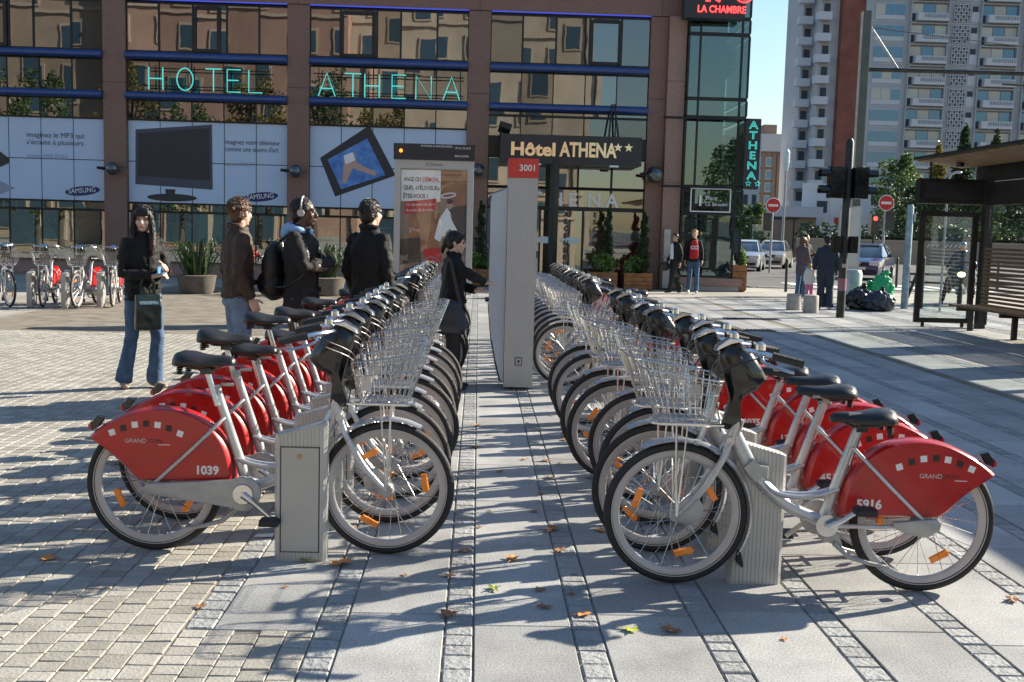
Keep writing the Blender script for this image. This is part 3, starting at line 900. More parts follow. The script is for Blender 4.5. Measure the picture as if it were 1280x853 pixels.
mat('red_panel', (.42, .022, .018), .4, var=.2, vscale=2)
mat('plaque', (.55, .54, .5), .4)
mat('lamp_globe', (.09, .10, .11), .08, metal=.6, coat=.8)
mat('glow_white', (.6, .7, .7), .3)
glass_mat('glass_upper', tint=(.86, .9, .93), refl=.27, see=.4, body=(.012, .014, .016), wavy=.045, pvar=.5)
glass_mat('glass_shop', tint=(.85, .92, .92), refl=.24, see=.8, body=(.01, .012, .012), wavy=.04)
glass_mat('glass_door', tint=(.9, .93, .92), refl=.26, see=.75, body=(.01, .012, .012), wavy=.04, pvar=.3)
glass_mat('glass_tower', tint=(.72, .86, .86), refl=.19, see=.55, body=(.01, .015, .016), wavy=.06)
glass_mat('glass_clear', tint=(.92, .96, .96), refl=.07, see=1.0)
rh = random.Random(5)
hotel = thing('hotel_building', 'brown granite and glass hotel with blue rails across its windows', 'building', (0, FY, 0))
Zt1, Zt2 = fz(250, 72), fz(250, 122)
Zup1, Zban1, Zban0, Zrise = fz(700, 17), fz(250, 152), fz(250, 255), fz(250, 330)
colsA = [(fx(130), fx(158)), (fx(359), fx(386)), (fx(583), fx(610))]
pit = colsA[1][0]-colsA[0][0]
cols = [(colsA[0][0]-pit*k, colsA[0][1]-pit*k) for k in (2, 1)]+colsA+[(fx(808), fx(829))]
HT = 14.2
# granite cladding: every column is a stack of panels
for i, (a, b) in enumerate(cols):
    zs = [0, .36, 3.1, fz(370, 110), Zup1]
    core = MB().bb(a+.02, b-.02, FY+.03, FY+.6, 0, HT).build('column', 'dark_frame', hotel, world=True)
    for j in range(len(zs)-1):
        p = MB().bb(a, b, FY-.02-(.03 if j == 0 else 0), FY+.5, zs[j]+.006, zs[j+1]-.006)
        p.build('cladding_panel', 'brown_granite', core, world=False).location = (0, -FY, 0)
    p = MB().bb(a, b, FY-.02, FY+.5, 9.1, HT); p.build('cladding_panel', 'brown_granite', core).location = (0, -FY, 0)
xl_, xr_ = cols[0][0], fx(855)
for j in range(len(cols)-1):
    a = cols[j][0]+.3; b = cols[j+1][0]+.3
    MB().bb(a+.006, b-.006, FY-.06, FY+.5, Zup1+.01, 9.09).build('spandrel_panel', 'brown_granite', hotel, world=True)
MB().bb(cols[-1][0]+.306, xr_+1.4, FY-.06, FY+.5, Zup1+.01, 9.09).build('spandrel_panel', 'brown_granite', hotel, world=True)
MB().bb(xl_, fx(930), FY-.1, FY+.5, 13.0, HT+.3).build('parapet', 'brown_granite', hotel, world=True)
MB().bb(xl_+.1, fx(928), FY+5.2, FY+13.9, .0, HT).build('rear_block', 'brown_granite', hotel, world=True)
for z in (4.45, 8.8, 13.4):
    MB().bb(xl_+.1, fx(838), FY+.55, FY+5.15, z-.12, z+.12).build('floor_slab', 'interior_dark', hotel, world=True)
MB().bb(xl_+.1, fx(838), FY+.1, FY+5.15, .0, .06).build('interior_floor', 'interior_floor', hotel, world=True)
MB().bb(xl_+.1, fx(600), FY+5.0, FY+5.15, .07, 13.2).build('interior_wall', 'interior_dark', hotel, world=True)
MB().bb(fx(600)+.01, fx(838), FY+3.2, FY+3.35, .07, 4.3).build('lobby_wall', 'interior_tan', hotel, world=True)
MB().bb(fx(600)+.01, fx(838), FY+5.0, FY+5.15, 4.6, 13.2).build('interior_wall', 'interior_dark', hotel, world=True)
# pier between the entrance and the corner glazing
pa_, pb_ = fx(829), fx(851)
for z0, z1 in ((0, .36), (.36, 3.1), (3.1, 6.0), (6.0, Zup1), (9.1, HT)):
    MB().bb(pa_+.012, pb_, FY-.22, FY+.5, z0+.006, z1-.006).build('pier_panel', 'brown_granite_light', hotel, world=True)
MB().bb(fx(829)+.07, fx(840), FY-.36, FY-.23, .05, 1.75).build('pier_guard', 'kerb_stone', hotel, world=True)
def window_bay(a, b, rows, cuts, glass, parent, y=FY+.12, fw=.03, door=False, dep=.06):
    """rows: list of (z0,z1); cuts: fractions of mullions"""
    fr = MB(); w = b-a
    xs = [0]+list(cuts)+[1]
    for z0, z1 in rows:
        for e in (z0, z1): fr.bb(a, b, y-dep/2, y+dep/2, e-fw/2, e+fw/2)
        for q in xs:
            xx = a+w*q; fr.bb(xx-fw/2, xx+fw/2, y-dep/2-.003, y+dep/2-.003, z0+fw/2+.001, z1-fw/2-.001)
    f = fr.build('window_frame', 'dark_frame', parent, world=True)
    for z0, z1 in rows:
        for q0, q1 in zip(xs, xs[1:]):
            x0, x1 = a+w*q0+fw/2-.004, a+w*q1-fw/2+.004
            cx, cz = (x0+x1)/2, (z0+z1)/2; hx, hz = (x1-x0)/2, (z1-z0)/2-fw/2+.004
            g = MB().box((0, 0, 0), (2*hx, .008, 2*hz)).build('glass_pane', glass, f)
            g.location = (cx, y-FY, cz); g.rotation_euler = (rh.gauss(0, .006), 0, rh.gauss(0, .008))
    return f
for j in range(len(cols)-1):
    a, b = cols[j][1], cols[j+1][0]
    last = j == len(cols)-2
    cut = (.2, .4, .6, .8)
    window_bay(a, b, [(Zt1+.14, Zup1-.06)], (.19, .42, .57, .8) if j % 2 else (.2, .41, .62, .82), 'glass_upper', hotel, fw=.055)
    # opening casements stand proud
    for q0, q1 in (((.42, .57),) if j % 2 == 0 else ((.2, .4),)) if not last else ((.63, .81),):
        x0, x1 = a+(b-a)*q0, a+(b-a)*q1; cs = MB()
        for xx in (x0, x1): cs.bb(xx-.05, xx+.05, FY+.05, FY+.088, Zt1+.17, Zup1-.13)
        for zz in (Zt1+.2, Zup1-.16): cs.bb(x0+.051, x1-.051, FY+.05, FY+.088, zz-.05, zz+.05)
        cs.build('casement', 'dark_frame', hotel, world=True)
    window_bay(a, b, [(Zt2+.12, Zt1-.13)], cut, 'glass_upper', hotel)
    for q in range(5):
        if rh.random() < .5:
            x0 = a+(b-a)*q/5+.06+rh.uniform(0, .3); wv = []
            n_ = 14; ww = rh.uniform(.35, .6)
            for i in range(n_+1): wv.append((x0+ww*i/n_, FY+.34+.03*sin(i*2.1)))
            cu_ = MB().loft([[(x, y, z) for x, y in wv]+[(x, y+.01, z) for x, y in reversed(wv)] for z in (Zt1+.2, Zup1-.12)])
            cu_.build('curtain', 'curtain_cloth', hotel, world=True)
    rows3 = [(Zban1+.02, Zt2-.12)]
    if last: rows3 = [(fz(700, 172), Zt2-.25), (Zt2-.21, Zt2-.11)]
    window_bay(a, b, rows3, cut, 'glass_upper', hotel)
    for z in (Zt1, Zt2):
        MB().tube([(a+.01, FY-.06, z), (b-.01, FY-.06, z)], .105, 14).build('blue_rail', 'blue_rail', hotel, world=True, smooth=40)
    if j >= 2: MB().tube([(a+.01, FY-.04, Zup1-.005), (b-.01, FY-.04, Zup1-.005)], .022, 6).build('neon_line', 'neon_blue', hotel, world=True)
    window_bay(a, b, [(9.4, 11.1), (11.14, 12.9)], cut, 'glass_upper', hotel)
    if not last:
        window_bay(a, b, [(Zrise+.03, Zban0-.28), (Zban0-.24, Zban0-.03)], cut, 'glass_shop', hotel)
        window_bay(a, b, [((Zban0+Zban1)/2, Zban1-.02), (Zban0+.01, (Zban0+Zban1)/2-.035)], cut, 'glass_shop', hotel, y=FY+.2)
        MB().bb(a, b, FY-.03, FY+.45, 0.0, Zrise-.01).build('stall_riser', 'brown_granite_light', hotel, world=True)
        MB().bb(a, b, FY-.06, FY+.3, Zrise-.008, Zrise+.022).build('window_sill', 'brown_granite', hotel, world=True)
# entrance bay
a, b = cols[-2][1], cols[-1][0]
def ex(px): return fx(px, FY, 250)
zs_ = fz(700, 203); ztr = fz(700, 262); zm = fz(700, 236)
window_bay(a, b, [(ztr+.06, zm), (zm+.03, zs_+.12)], ((ex(655)-a)/(b-a), (ex(690)-a)/(b-a), (ex(722)-a)/(b-a), (ex(764)-a)/(b-a)), 'glass_door', hotel, fw=.06)
window_bay(a, b, [(.03, ztr)], ((ex(640)-a)/(b-a), (ex(676)-a)/(b-a), (ex(730)-a)/(b-a), (ex(764)-a)/(b-a)), 'glass_door', hotel, fw=.06)
MB().bb(ex(765)+.02, b-.02, FY+.2, FY+.26, .05, zs_).build('red_panel', 'red_panel', hotel, world=True)
MB().bb(a, b, FY+.02, FY+.3, zs_+.15, fz(700, 172)-.03).build('canopy_beam', 'dark_frame', hotel, world=True)
pl = thing('door_plaque', 'small pale plaque on the red panel beside the hotel door', 'sign', (ex(768), FY+.17, fz(783, 303)))
MB().bb(0, .84, -.015, .015, 0, .34).build('plate', 'plaque', pl)
text('lettering', 'HOTEL', .15, 'print_dark', pl, (.24, -.018, .2)); text('lettering', 'ATHENA', .2, 'print_dark', pl, (.05, -.018, .04))
wl = thing('window_lettering', 'row of large white letters across the glass above the hotel door', 'lettering', (ex(640), FY+.08, fz(720, 258)))
for i, ch in enumerate('ATHENA'): text('letter', ch, .55, 'print_white', wl, (i*.55, 0, 0), extrude=.004, bold=.012)
for xx, word in ((ex(706), 'ASCENSEUR'), (ex(743), 'ESCALIER')):
    vl_ = thing('window_lettering', 'vertical dark letters %s on the entrance glass' % word, 'lettering', (xx, FY+.06, .2))
    for i, ch in enumerate(word): text('letter', ch, .2, 'print_black', vl_, (0, 0, 1.85-i*.21), extrude=.003, bold=.008)
for xx in (ex(683), ex(715)):
    e_ = thing('door_sticker', 'pale oval sticker at eye height on the entrance door', 'sticker', (xx, FY+.07, 1.35), group='stickers on the entrance doors')
    MB().soft([(.3*cos(t_*pi/8), .1*sin(t_*pi/8)) for t_ in range(16)], .004, .95).build('disc', 'glow_white', e_)
MB().cyl(at(694, 200, FY-.95)-Vector((0, 0, 0)), Vector((at(694, 200, FY-.95).x, FY-.95, 0)), .13, seg=4).build('canopy_post', 'dark_frame', hotel, world=True)
# projecting entrance sign
p0 = at(625, 203, FY-1.0); p1 = at(803, 172, FY-1.0)
sg = thing('hotel_sign', 'dark box sign with metal letters and two stars above the hotel entrance', 'sign', (p0.x, FY-1.0, p0.z))
w_ = p1.x-p0.x; h_ = .80
MB().bb(0, w_, 0, 1.0, 0, h_).build('box', 'sign_dark', sg)
text('lettering', 'Hôtel', .5, 'letter_metal', sg, (.3, -.03, .22), extrude=.025, bold=.018, fit=1.25)
text('lettering', 'ATHENA', .55, 'letter_metal', sg, (1.66, -.03, .22), extrude=.025, bold=.018, fit=1.62)
def star(n=5, r=.13, k=.42):
    return [(r*(1 if i % 2 == 0 else k)*sin(pi*i/n), r*(1 if i % 2 == 0 else k)*cos(pi*i/n)) for i in range(2*n)]
for i in range(2):
    s_ = MB().prism([(x+w_-.68+i*.30, z+.5) for x, z in star()], -.03, -.002).build('star', 'letter_metal', sg)
for i in range(2):
    l_ = MB().bb(.9+i*2.2, 1.15+i*2.2, -.04, .12, -.05, -.002).build('downlight', 'glow_white', sg)
for sx_ in (-.35, .35):
    MB().tube([(w_-.75+sx_*.4, .5, h_), (w_-.75+sx_*.1, .9, h_+1.0)], .03, 6).build('stay', 'dark_frame', sg)
cc_ = at(632, 157, FY-.6)
sc_ = thing('security_camera', 'small black security camera above the entrance sign', 'camera', tuple(cc_))
MB().box((0, 0, 0), (.36, .16, .15), rot=Matrix.Rotation(.25, 3, 'Y')).build('housing', 'dark_frame', sc_)
MB().tube([(-.1, .05, -.05), (-.15, .3, -.3), (-.15, .55, -.3)], .03, 6).build('bracket', 'dark_frame', sc_)
# neon words on rails in front of the glass
STROKE = {'H': [[(0, 0), (0, 1)], [(.62, 0), (.62, 1)], [(0, .5), (.62, .5)]],
          'O': [[(.36+.36*sin(2*pi*i/16), .5+.5*cos(2*pi*i/16)) for i in range(17)]],
          'T': [[(0, 1), (.7, 1)], [(.35, 0), (.35, 1)]],
          'E': [[(.6, 0), (0, 0), (0, 1), (.6, 1)], [(0, .52), (.5, .52)]],
          'L': [[(0, 1), (0, 0), (.6, 0)]],
          'A': [[(0, 0), (.36, 1), (.72, 0)], [(.12, .33), (.6, .33)]],
          'N': [[(0, 0), (0, 1), (.66, 0), (.66, 1)]]}
def neon(word, pxs, pyt, pyb, label):
    base = at(pxs[0], pyb, FY-.25)
    t = thing('neon_sign', label, 'sign', tuple(base))
    hgt = at(pxs[0], pyt, FY-.25).z-base.z
    for ch, px in zip(word, pxs):
        x0 = at(px, (pyt+pyb)/2, FY-.25).x-base.x
        mb = MB()
        for st in STROKE[ch]: mb.tube([(x0+u*hgt*1.02, 0, v*hgt) for u, v in st], .018, 6)
        mb.build('letter', 'neon_teal', t)
    xe = at(pxs[-1], (pyt+pyb)/2, FY-.25).x-base.x+hgt*.75
    for f in (.18, .97): MB().tube([(-.15, .05, f*hgt), (xe+.1, .05, f*hgt)], .016, 6).build('rail', 'dark_frame', t)
    for q in range(4):
        xx = xe*q/3; MB().tube([(xx, .05, .1*hgt), (xx, .05, hgt*1.25)], .014, 6).build('hanger', 'dark_frame', t)
neon('HOTEL', (186, 221, 257, 284, 311), 84, 112, 'teal neon word HOTEL of five letters on thin rails before the windows')
neon('ATHENA', (398, 431, 456, 490, 520, 554), 91, 120, 'teal neon name of six letters on thin rails before the windows')
# advertising film on the shop windows
def banner(j, label):
    a, b = cols[j][1], cols[j+1][0]
    t = thing('window_banner', label, 'banner', (a, FY+.155, Zban0))
    w, h = b-a, Zban1-Zban0
    n = 5
    for i in range(n):
        for r in range(2):
            MB().bb(w*i/n+.012, w*(i+1)/n-.012, 0, .012, h*r/2+.012, h*(r+1)/2-.012).build('film_sheet', 'banner_film', t)
    return t, w, h
def flat(t, poly, m, y, name): return MB().prism(poly, y-.003, y).build(name, m, t)
def ellp(cx, cz, rx, rz, n=20, tilt=0.0): return [(cx+rx*cos(2*pi*i/n), cz+rz*sin(2*pi*i/n)+tilt*cos(2*pi*i/n)) for i in range(n)]
def oval_brand(t, x, z):
    flat(t, ellp(x, z, .5, .135, tilt=.05), 'print_navy', -.006, 'logo_oval')
    text('logo_lettering', 'SAMSUNG', .2, 'print_white', t, (x-.40, -.012, z-.09), rot=(pi/2, -.1, 0), sx=.86)
t, w, h = banner(1, 'pale film with a tilted dark player and words about music')
flat(t, [(w-3.55, 1.75), (w-2.75, 1.15), (w-2.75, 1.02), (w-3.6, .62), (w-4.6, 1.0), (w-4.6, 1.4)], 'print_black', -.006, 'printed_player')
flat(t, [(w-3.0, .5), (w-2.6, .3), (w-3.2, .05), (w-4.4, .05)], 'print_grey', -.006, 'printed_shadow')
text('printed_words', 'imaginez le MP3 qui\ns\'écoute à plusieurs', .205, 'print_dark', t, (w-2.25, -.012, 1.78)); text('printed_words', 'lecteur MP3 YP-K5', .15, 'print_grey', t, (w-2.25, -.012, 1.2))
oval_brand(t, w-.68, .28)
t, w, h = banner(2, 'pale film with a large black flat television on its stand')
flat(t, [(.22, 2.08), (2.4, 2.28), (2.42, .42), (.2, .52)], 'print_dark', -.006, 'printed_television')
flat(t, [(.3, 1.98), (2.32, 2.18), (2.34, .68), (.28, .76)], 'print_black', -.011, 'printed_screen')
flat(t, [(1.05, .4), (1.35, .4), (1.32, .2), (1.08, .2)], 'print_black', -.006, 'printed_stand'); flat(t, ellp(1.25, .16, .72, .11), 'print_black', -.011, 'printed_stand')
text('printed_words', 'imaginez votre téléviseur\ncomme une œuvre d\'art', .2, 'print_dark', t, (2.78, -.012, 1.74), sx=.78); text('printed_words', 'série LE32R71', .15, 'print_grey', t, (2.78, -.012, 1.12))
oval_brand(t, w-.78, .25)
t, w, h = banner(3, 'pale film with a tilted dark display showing a blue picture')
flat(t, [(.3, 1.42), (1.72, 2.4), (2.5, .98), (.75, .32)], 'print_black', -.006, 'printed_display')
flat(t, [(.52, 1.38), (1.66, 2.02), (2.2, .98), (.92, .54)], 'print_blue', -.011, 'printed_screen')
flat(t, [(1.0, 1.45), (1.3, 1.6), (1.38, 1.3), (1.95, 1.05), (1.9, .95), (1.25, 1.15), (1.05, .7), (.95, .72)], 'print_skin', -.015, 'printed_picture')
flat(t, [(.98, 1.5), (1.25, 1.62), (1.32, 1.38), (1.05, 1.26)], 'print_white', -.019, 'printed_picture')
banner(0, 'pale film over the windows at the far end of the shop')
# globe lamps on the columns
for (px, py), who in (((140, 211), 'beside the player banner'), ((369, 214), 'between the two television banners'), ((818, 219), 'beside the hotel entrance'), ((598, 213), 'behind the advertising panel')):
    c = at(px, py, FY-.3)
    t = thing('globe_lamp', 'dark glass globe wall lamp on the column '+who, 'lamp', tuple(c), group='globe lamps on the hotel columns')
    MB().ell((0, 0, 0), .25 if px > 800 else .19, 20, 14).build('globe', 'lamp_globe', t, smooth=180)
    MB().tube([(0, .08, 0), (0, .30, 0)], [.09, .12], 12).build('bracket', 'dark_frame', t)
    MB().tube([(-.21, 0, 0), (-.42, 0, .02)], [.05, .04], 8).build('arm', 'dark_frame', t)
# glazed corner bay
ta, tb = fx(853), fx(927)
TY = FY-.32
def tz(py): return at(890, py, TY).z
trows = [(tz(346), tz(268)), (tz(266), tz(236)), (tz(233), tz(149)), (tz(146), tz(125)), (tz(123), tz(44)), (tz(42), tz(24))]
trows += [(tz(22), 9.3), (9.34, 11.2), (11.24, 13.0)]
cw_ = ((fx(867)-ta)/(tb-ta), (fx(918)-ta)/(tb-ta))
ORG['hotel_building'] = (0, FY, 0)
window_bay(ta, tb, trows, cw_, 'glass_tower', hotel, y=TY, fw=.05, dep=.09)
sd_ = MB()
for z0, z1 in trows:
    sd_.bb(tb-.03, tb+.03, TY+.06, FY+2.4, z0-.05, z0-.01)
sd_.build('side_frame', 'dark_frame', hotel, world=True)
for z0, z1 in trows:
    for q in range(2):
        MB().bb(tb-.006, tb+.006, TY+.1+q*1.3, TY+1.36+q*1.3, z0, z1-.06).build('glass_pane', 'glass_tower', hotel, world=True)
MB().bb(ta, tb, TY-.1, FY+2.4, 0, .14).build('corner_plinth', 'kerb_stone', hotel, world=True)
MB().bb(ta-.02, tb+.08, TY-.16, FY+2.45, .145, tz(347)-.02).build('corner_sill', 'brown_granite_light', hotel, world=True)
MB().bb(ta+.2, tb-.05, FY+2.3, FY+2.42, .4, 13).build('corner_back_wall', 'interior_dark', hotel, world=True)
MB().tube([(fx(867)+.35, TY+.9, .4), (fx(867)+.35, TY+.9, 12)], .12, 10).build('interior_column', 'dark_frame', hotel, world=True)
nm = thing('address_sign', 'framed white address lettering 1 Place Ch. Béraudier on the corner glass', 'sign', (at(863, 266, TY-.08).x, TY-.08, tz(265)))
f_ = MB(); W_, H_ = 1.15, .66
for xx in (0, W_): f_.bb(xx-.015, xx+.015, 0, .03, -.015, H_+.015)
for zz in (0, H_): f_.bb(.016, W_-.016, 0, .03, zz-.015, zz+.015)
f_.build('border', 'print_white', nm)
text('lettering', '1', .42, 'print_white', nm, (.17, .0, .17), bold=.01); text('lettering', 'Place', .17, 'print_white', nm, (.42, .0, .34)); text('lettering', 'Ch. Béraudier', .14, 'print_white', nm, (.42, .0, .17), sx=.85)
# price sign and vertical sign
q0 = at(855, 22, FY-.9); q1 = at(932, -30, FY-.9)
ps = thing('price_sign', 'black box with red neon 47€ LA CHAMBRE on the glass corner', 'sign', (q0.x, FY-.9, q0.z))
MB().bb(0, q1.x-q0.x, 0, .4, 0, q1.z-q0.z).build('box', 'sign_dark', ps)
text('neon_letters', '47€', .95, 'neon_red', ps, (.32, -.03, .47), outline=True, bevel=.022, sx=1.0)
text('neon_letters', 'LA CHAMBRE', .27, 'neon_red', ps, (.36, -.03, .16), bold=.004, sx=.85, extrude=.01)
MB().bb(.1, .3, .4, .56, .3, .4).build('bracket', 'dark_frame', ps)
v0 = at(926, 236, FY-.7); v1 = at(952, 149, FY-.7)
vs_ = thing('vertical_sign', 'tall dark sign with stacked teal outline letters hung off the glass corner', 'sign', (v0.x, FY-.7, v0.z))
VW, VH = v1.x-v0.x, v1.z-v0.z
MB().bb(.06, VW, 0, .22, 0, VH).build('box', 'sign_dark', vs_)
for i, ch in enumerate('ATHENA'):
    text('neon_letter', ch, .30, 'neon_teal', vs_, (VW/2+.03, -.02, VH-.28-i*.285), outline=True, bevel=.0075, align='CENTER', sx=1.25)
for i in range(2):
    sp_ = [(x+.2+i*.27, .15+z) for x, z in star(5, .085)]
    MB().tube([(x, -.02, z) for x, z in sp_], .008, 4, closed=True).build('neon_star', 'neon_teal', vs_)
for zz in (.02, VH-.02): MB().tube([(-2.3, .1, zz), (VW, .1, zz)], .035, 6).build('bracket', 'dark_frame', vs_)
# things inside the shop window
mat('cloth_mint', (.35, .55, .45), .9); mat('cloth_teal', (.05, .35, .42), .9); mat('cloth_white', (.7, .7, .66), .9); mat('cloth_olive', (.2, .22, .1), .9); mat('cloth_rust', (.4, .12, .05), .9)
def shirt(x, z, y, m, s, who):
    t = thing('hanging_shirt', who, 'shirt', (x, y, z), group='clothes shown in the shop window')
    pr = [(-.18, 0), (.18, 0), (.18, .42), (.32, .3), (.38, .38), (.2, .62), (.08, .66), (0, .62), (-.08, .66), (-.2, .62), (-.38, .38), (-.32, .3), (-.18, .42)]
    MB().soft([(u*s, v*s) for u, v in pr], .05, .9).build('cloth', m, t)
    MB().tube([(-.15*s, 0, .64*s), (0, 0, .72*s), (.15*s, 0, .64*s)], .01, 5).build('hanger', 'chrome', t)
    MB().tube([(0, 0, .72*s), (0, 0, .72*s+.4)], .006, 4).build('hook', 'chrome', t)
for px, py, m, s in ((43, 303, 'cloth_mint', 1), (56, 303, 'cloth_mint', 1), (22, 300, 'cloth_olive', 1.4), (6, 300, 'cloth_olive', 1.5), (262, 303, 'cloth_mint', 1.9), (222, 295, 'cloth_olive', .9), (330, 292, 'cloth_olive', 1.1), (342, 290, 'cloth_rust', 1), (172, 312, 'cloth_teal', 1.1)):
    c = at(px, py, FY+.9); shirt(c.x, c.z-.2, FY+.9, m, s, {'cloth_mint': 'mint green shirt', 'cloth_olive': 'olive shirt', 'cloth_rust': 'rust red shirt', 'cloth_teal': 'teal shirt'}[m]+' hanging inside the shop window')
for j in (1, 2, 3):
    a, b = cols[j][1], cols[j+1][0]
    for i in range(4):
        xx = a+.5+i*(b-a-1)/3
        t = thing('display_rack', 'dark clothes rack inside the shop window', 'rack', (xx, FY+2.0, .06), group='racks inside the shop')
        for s in (-.5, .5): MB().tube([(s, 0, 0), (s, 0, 1.5)], .02, 6).build('upright', 'chrome', t)
        MB().tube([(-.5, 0, 1.5), (.5, 0, 1.5)], .02, 6).build('rail', 'chrome', t)
        for g_ in range(7):
            cm = rh.choice(['cloth_mint', 'cloth_olive', 'cloth_rust', 'cloth_white', 'cloth_teal', 'interior_dark'])
            hh = rh.uniform(.6, .95)
            MB().soft([(-.05, 1.45-hh), (.05, 1.45-hh), (.06, 1.3), (0, 1.47), (-.06, 1.3)], .22, .9).build('garment', cm, t).location = (-.4+g_*.13, 0, 0)
# ------------------------------------------------------------------ plants
def leaf_mat(name, c1, c2):
    m = bpy.data.materials.new(name); m.use_nodes = True; M[name] = m
    nt = m.node_tree; b = nt.nodes['Principled BSDF']; L = nt.links.new; N = nt.nodes.new
    g = N('ShaderNodeNewGeometry'); mx = N('ShaderNodeMix'); mx.data_type = 'RGBA'
    mx.inputs[6].default_value = (*c1, 1); mx.inputs[7].default_value = (*c2, 1); L(g.outputs['Random Per Island'], mx.inputs[0])
    L(mx.outputs[2], b.inputs['Base Color']); b.inputs['Roughness'].default_value = .55
    tr = N('ShaderNodeBsdfTranslucent'); L(mx.outputs[2], tr.inputs['Color'])
    ms = N('ShaderNodeMixShader'); ms.inputs[0].default_value = .3
    L(b.outputs[0], ms.inputs[1]); L(tr.outputs[0], ms.inputs[2]); L(ms.outputs[0], nt.nodes['Material Output'].inputs['Surface'])
leaf_mat('leaf_dark', (.015, .035, .012), (.05, .09, .03))
leaf_mat('leaf_mid', (.03, .07, .018), (.10, .16, .04))
leaf_mat('leaf_autumn', (.10, .10, .02), (.32, .24, .05))
leaf_mat('leaf_fresh', (.06, .13, .03), (.2, .3, .07))
leaf_mat('flower_yellow', (.5, .42, .05), (.75, .65, .12))
mat('bark', (.07, .055, .045), .9, var=.3, vscale=6, bump=.6, bscale=20)
mat('wood_planter', (.26, .11, .035), .6, var=.3, vscale=5)
mat('stone_planter', (.11, .095, .08), .85, var=.2, vscale=6)
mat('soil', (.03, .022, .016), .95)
def leaves(mb, rnd, centres, n, size, jit=.6):
    """small folded leaf faces scattered in the given balls (c, r)"""
    for _ in range(n):
        c, r = rnd.choice(centres)
        d = Vector((rnd.gauss(0, 1), rnd.gauss(0, 1), rnd.gauss(0, 1))).normalized()*(rnd.random()**.4)
        p = Vector(c)+Vector((d.x*r[0], d.y*r[1], d.z*r[2]))
        s = size*rnd.uniform(.6, 1.3)
        u = Vector((rnd.gauss(0, 1), rnd.gauss(0, 1), rnd.gauss(0, .6))).normalized()
        v = u.cross(Vector((rnd.gauss(0, 1), rnd.gauss(0, 1), rnd.gauss(0, 1)))).normalized()
        w = u.cross(v)*.18*s
        mb.add([p-u*s*.5, p+v*s*.3+w, p+u*s*.5, p-v*s*.3+w], [(0, 1, 2), (0, 2, 3)])
def tree(loc, h, rx, seed, label, group, leaf='leaf_dark', n=2600, size=.35, cat='tree', trunk_h=None, cone=False):
    rnd = random.Random(seed)
    t = thing('leafy_tree', label, cat, loc, group=group)
    th = trunk_h or h*.35
    tk = MB(); tip = Vector((rnd.uniform(-.2, .2), rnd.uniform(-.2, .2), h*.82))
    r0 = h*.022
    tk.tube([(0, 0, -.1), (rnd.uniform(-.05, .05), 0, th*.5), (tip.x*.4, tip.y*.4, th), tuple(tip*.85)], [r0, r0*.8, r0*.65, r0*.2], 8)
    cs = []
    for i in range(11 if not cone else 14):
        f = (i+.5)/(11 if not cone else 14); a = i*2.4+rnd.random()
        z = th*.85+(h-th*.85)*f*.92
        rr = rx*(sin(pi*min(.97, f*.8+.16)) if not cone else (1.05-f)*.9)
        q = Vector((cos(a)*rr*.62, sin(a)*rr*.62, z))
        st = Vector((tip.x*.4, tip.y*.4, th*.8+(z-th*.8)*.5))
        tk.tube([st, st.lerp(q, .6)+Vector((0, 0, -.1)), q], [r0*.4, r0*.25, r0*.08], 5)
        k_ = rnd.uniform(.42, .62)
        cs.append((q, (rr*k_+.12*rx, rr*k_+.12*rx, (h-th)*rnd.uniform(.12, .2))))
    tk.build('trunk', 'bark', t, smooth=60)
    cm = MB(); leaves(cm, rnd, cs, n, size)
    cm.build('crown', leaf, t)
    return t
def topiary(px, py0, py1, Y, label):
    c = at(px, py0, Y); top = at(px, py1, Y).z; rnd = random.Random(int(px))
    t = thing('slim_conifer', label, 'shrub', (c.x, Y, 0), group='slim conifers at the hotel entrance')
    bz = .45
    MB().tube([(0, 0, bz-.2), (0, 0, top*.9)], [.04, .015], 6).build('stem', 'bark', t)
    cs = [((0.06*sin(i*1.9), 0.06*cos(i*1.9), bz+.15+(top-bz-.25)*i/15), (.21*(1.05-i/17), .21*(1.05-i/17), .14)) for i in range(16)]
    mb = MB(); leaves(mb, rnd, cs, 2200, .07); mb.build('foliage', 'leaf_dark', t)
def planter_box(px, py, Y, w, h, label, flowers=False, fol='leaf_fresh'):
    c = at(px, py, Y); rnd = random.Random(int(px)+1)
    t = thing('wooden_planter', label, 'planter', (c.x, Y, 0))
    for i in range(4):
        z0 = .03+i*(h-.03)/4; z1 = z0+(h-.03)/4-.012
        MB().bb(-w/2, w/2, -w/2, -w/2+.03, z0, z1).build('board', 'wood_planter', t)
        MB().bb(-w/2, -w/2+.03, -w/2+.031, w/2, z0, z1).build('board', 'wood_planter', t)
        MB().bb(w/2-.03, w/2, -w/2+.031, w/2, z0, z1).build('board', 'wood_planter', t)
    MB().bb(-w/2+.032, w/2-.032, -w/2+.032, w/2-.01, 0, h-.05).build('soil', 'soil', t)
    mb = MB(); leaves(mb, rnd, [((rnd.uniform(-.3, .3)*w, rnd.uniform(-.3, .3)*w, h+.12+rnd.random()*.22), (.3*w, .3*w, .22)) for _ in range(7)], 700, .12)
    mb.build('foliage', fol, t)
    if flowers:
        mb = MB(); leaves(mb, rnd, [((rnd.uniform(-.3, .3)*w, rnd.uniform(-.3, .3)*w, h+.15+rnd.random()*.15), (.25*w, .25*w, .14)) for _ in range(5)], 260, .1); mb.build('flowers', 'flower_yellow', t)
topiary(600, 340, 252, FY-.8, 'tall slim conifer beside the column behind the advertising panel')
topiary(758, 340, 262, FY-.8, 'tall slim conifer between the hotel doors and the red panel')
topiary(803, 340, 266, FY-.8, 'tall slim conifer against the brown pier of the entrance')
planter_box(752, 355, FY-.8, .8, .5, 'wooden planter with leafy plant under the conifer by the doors')
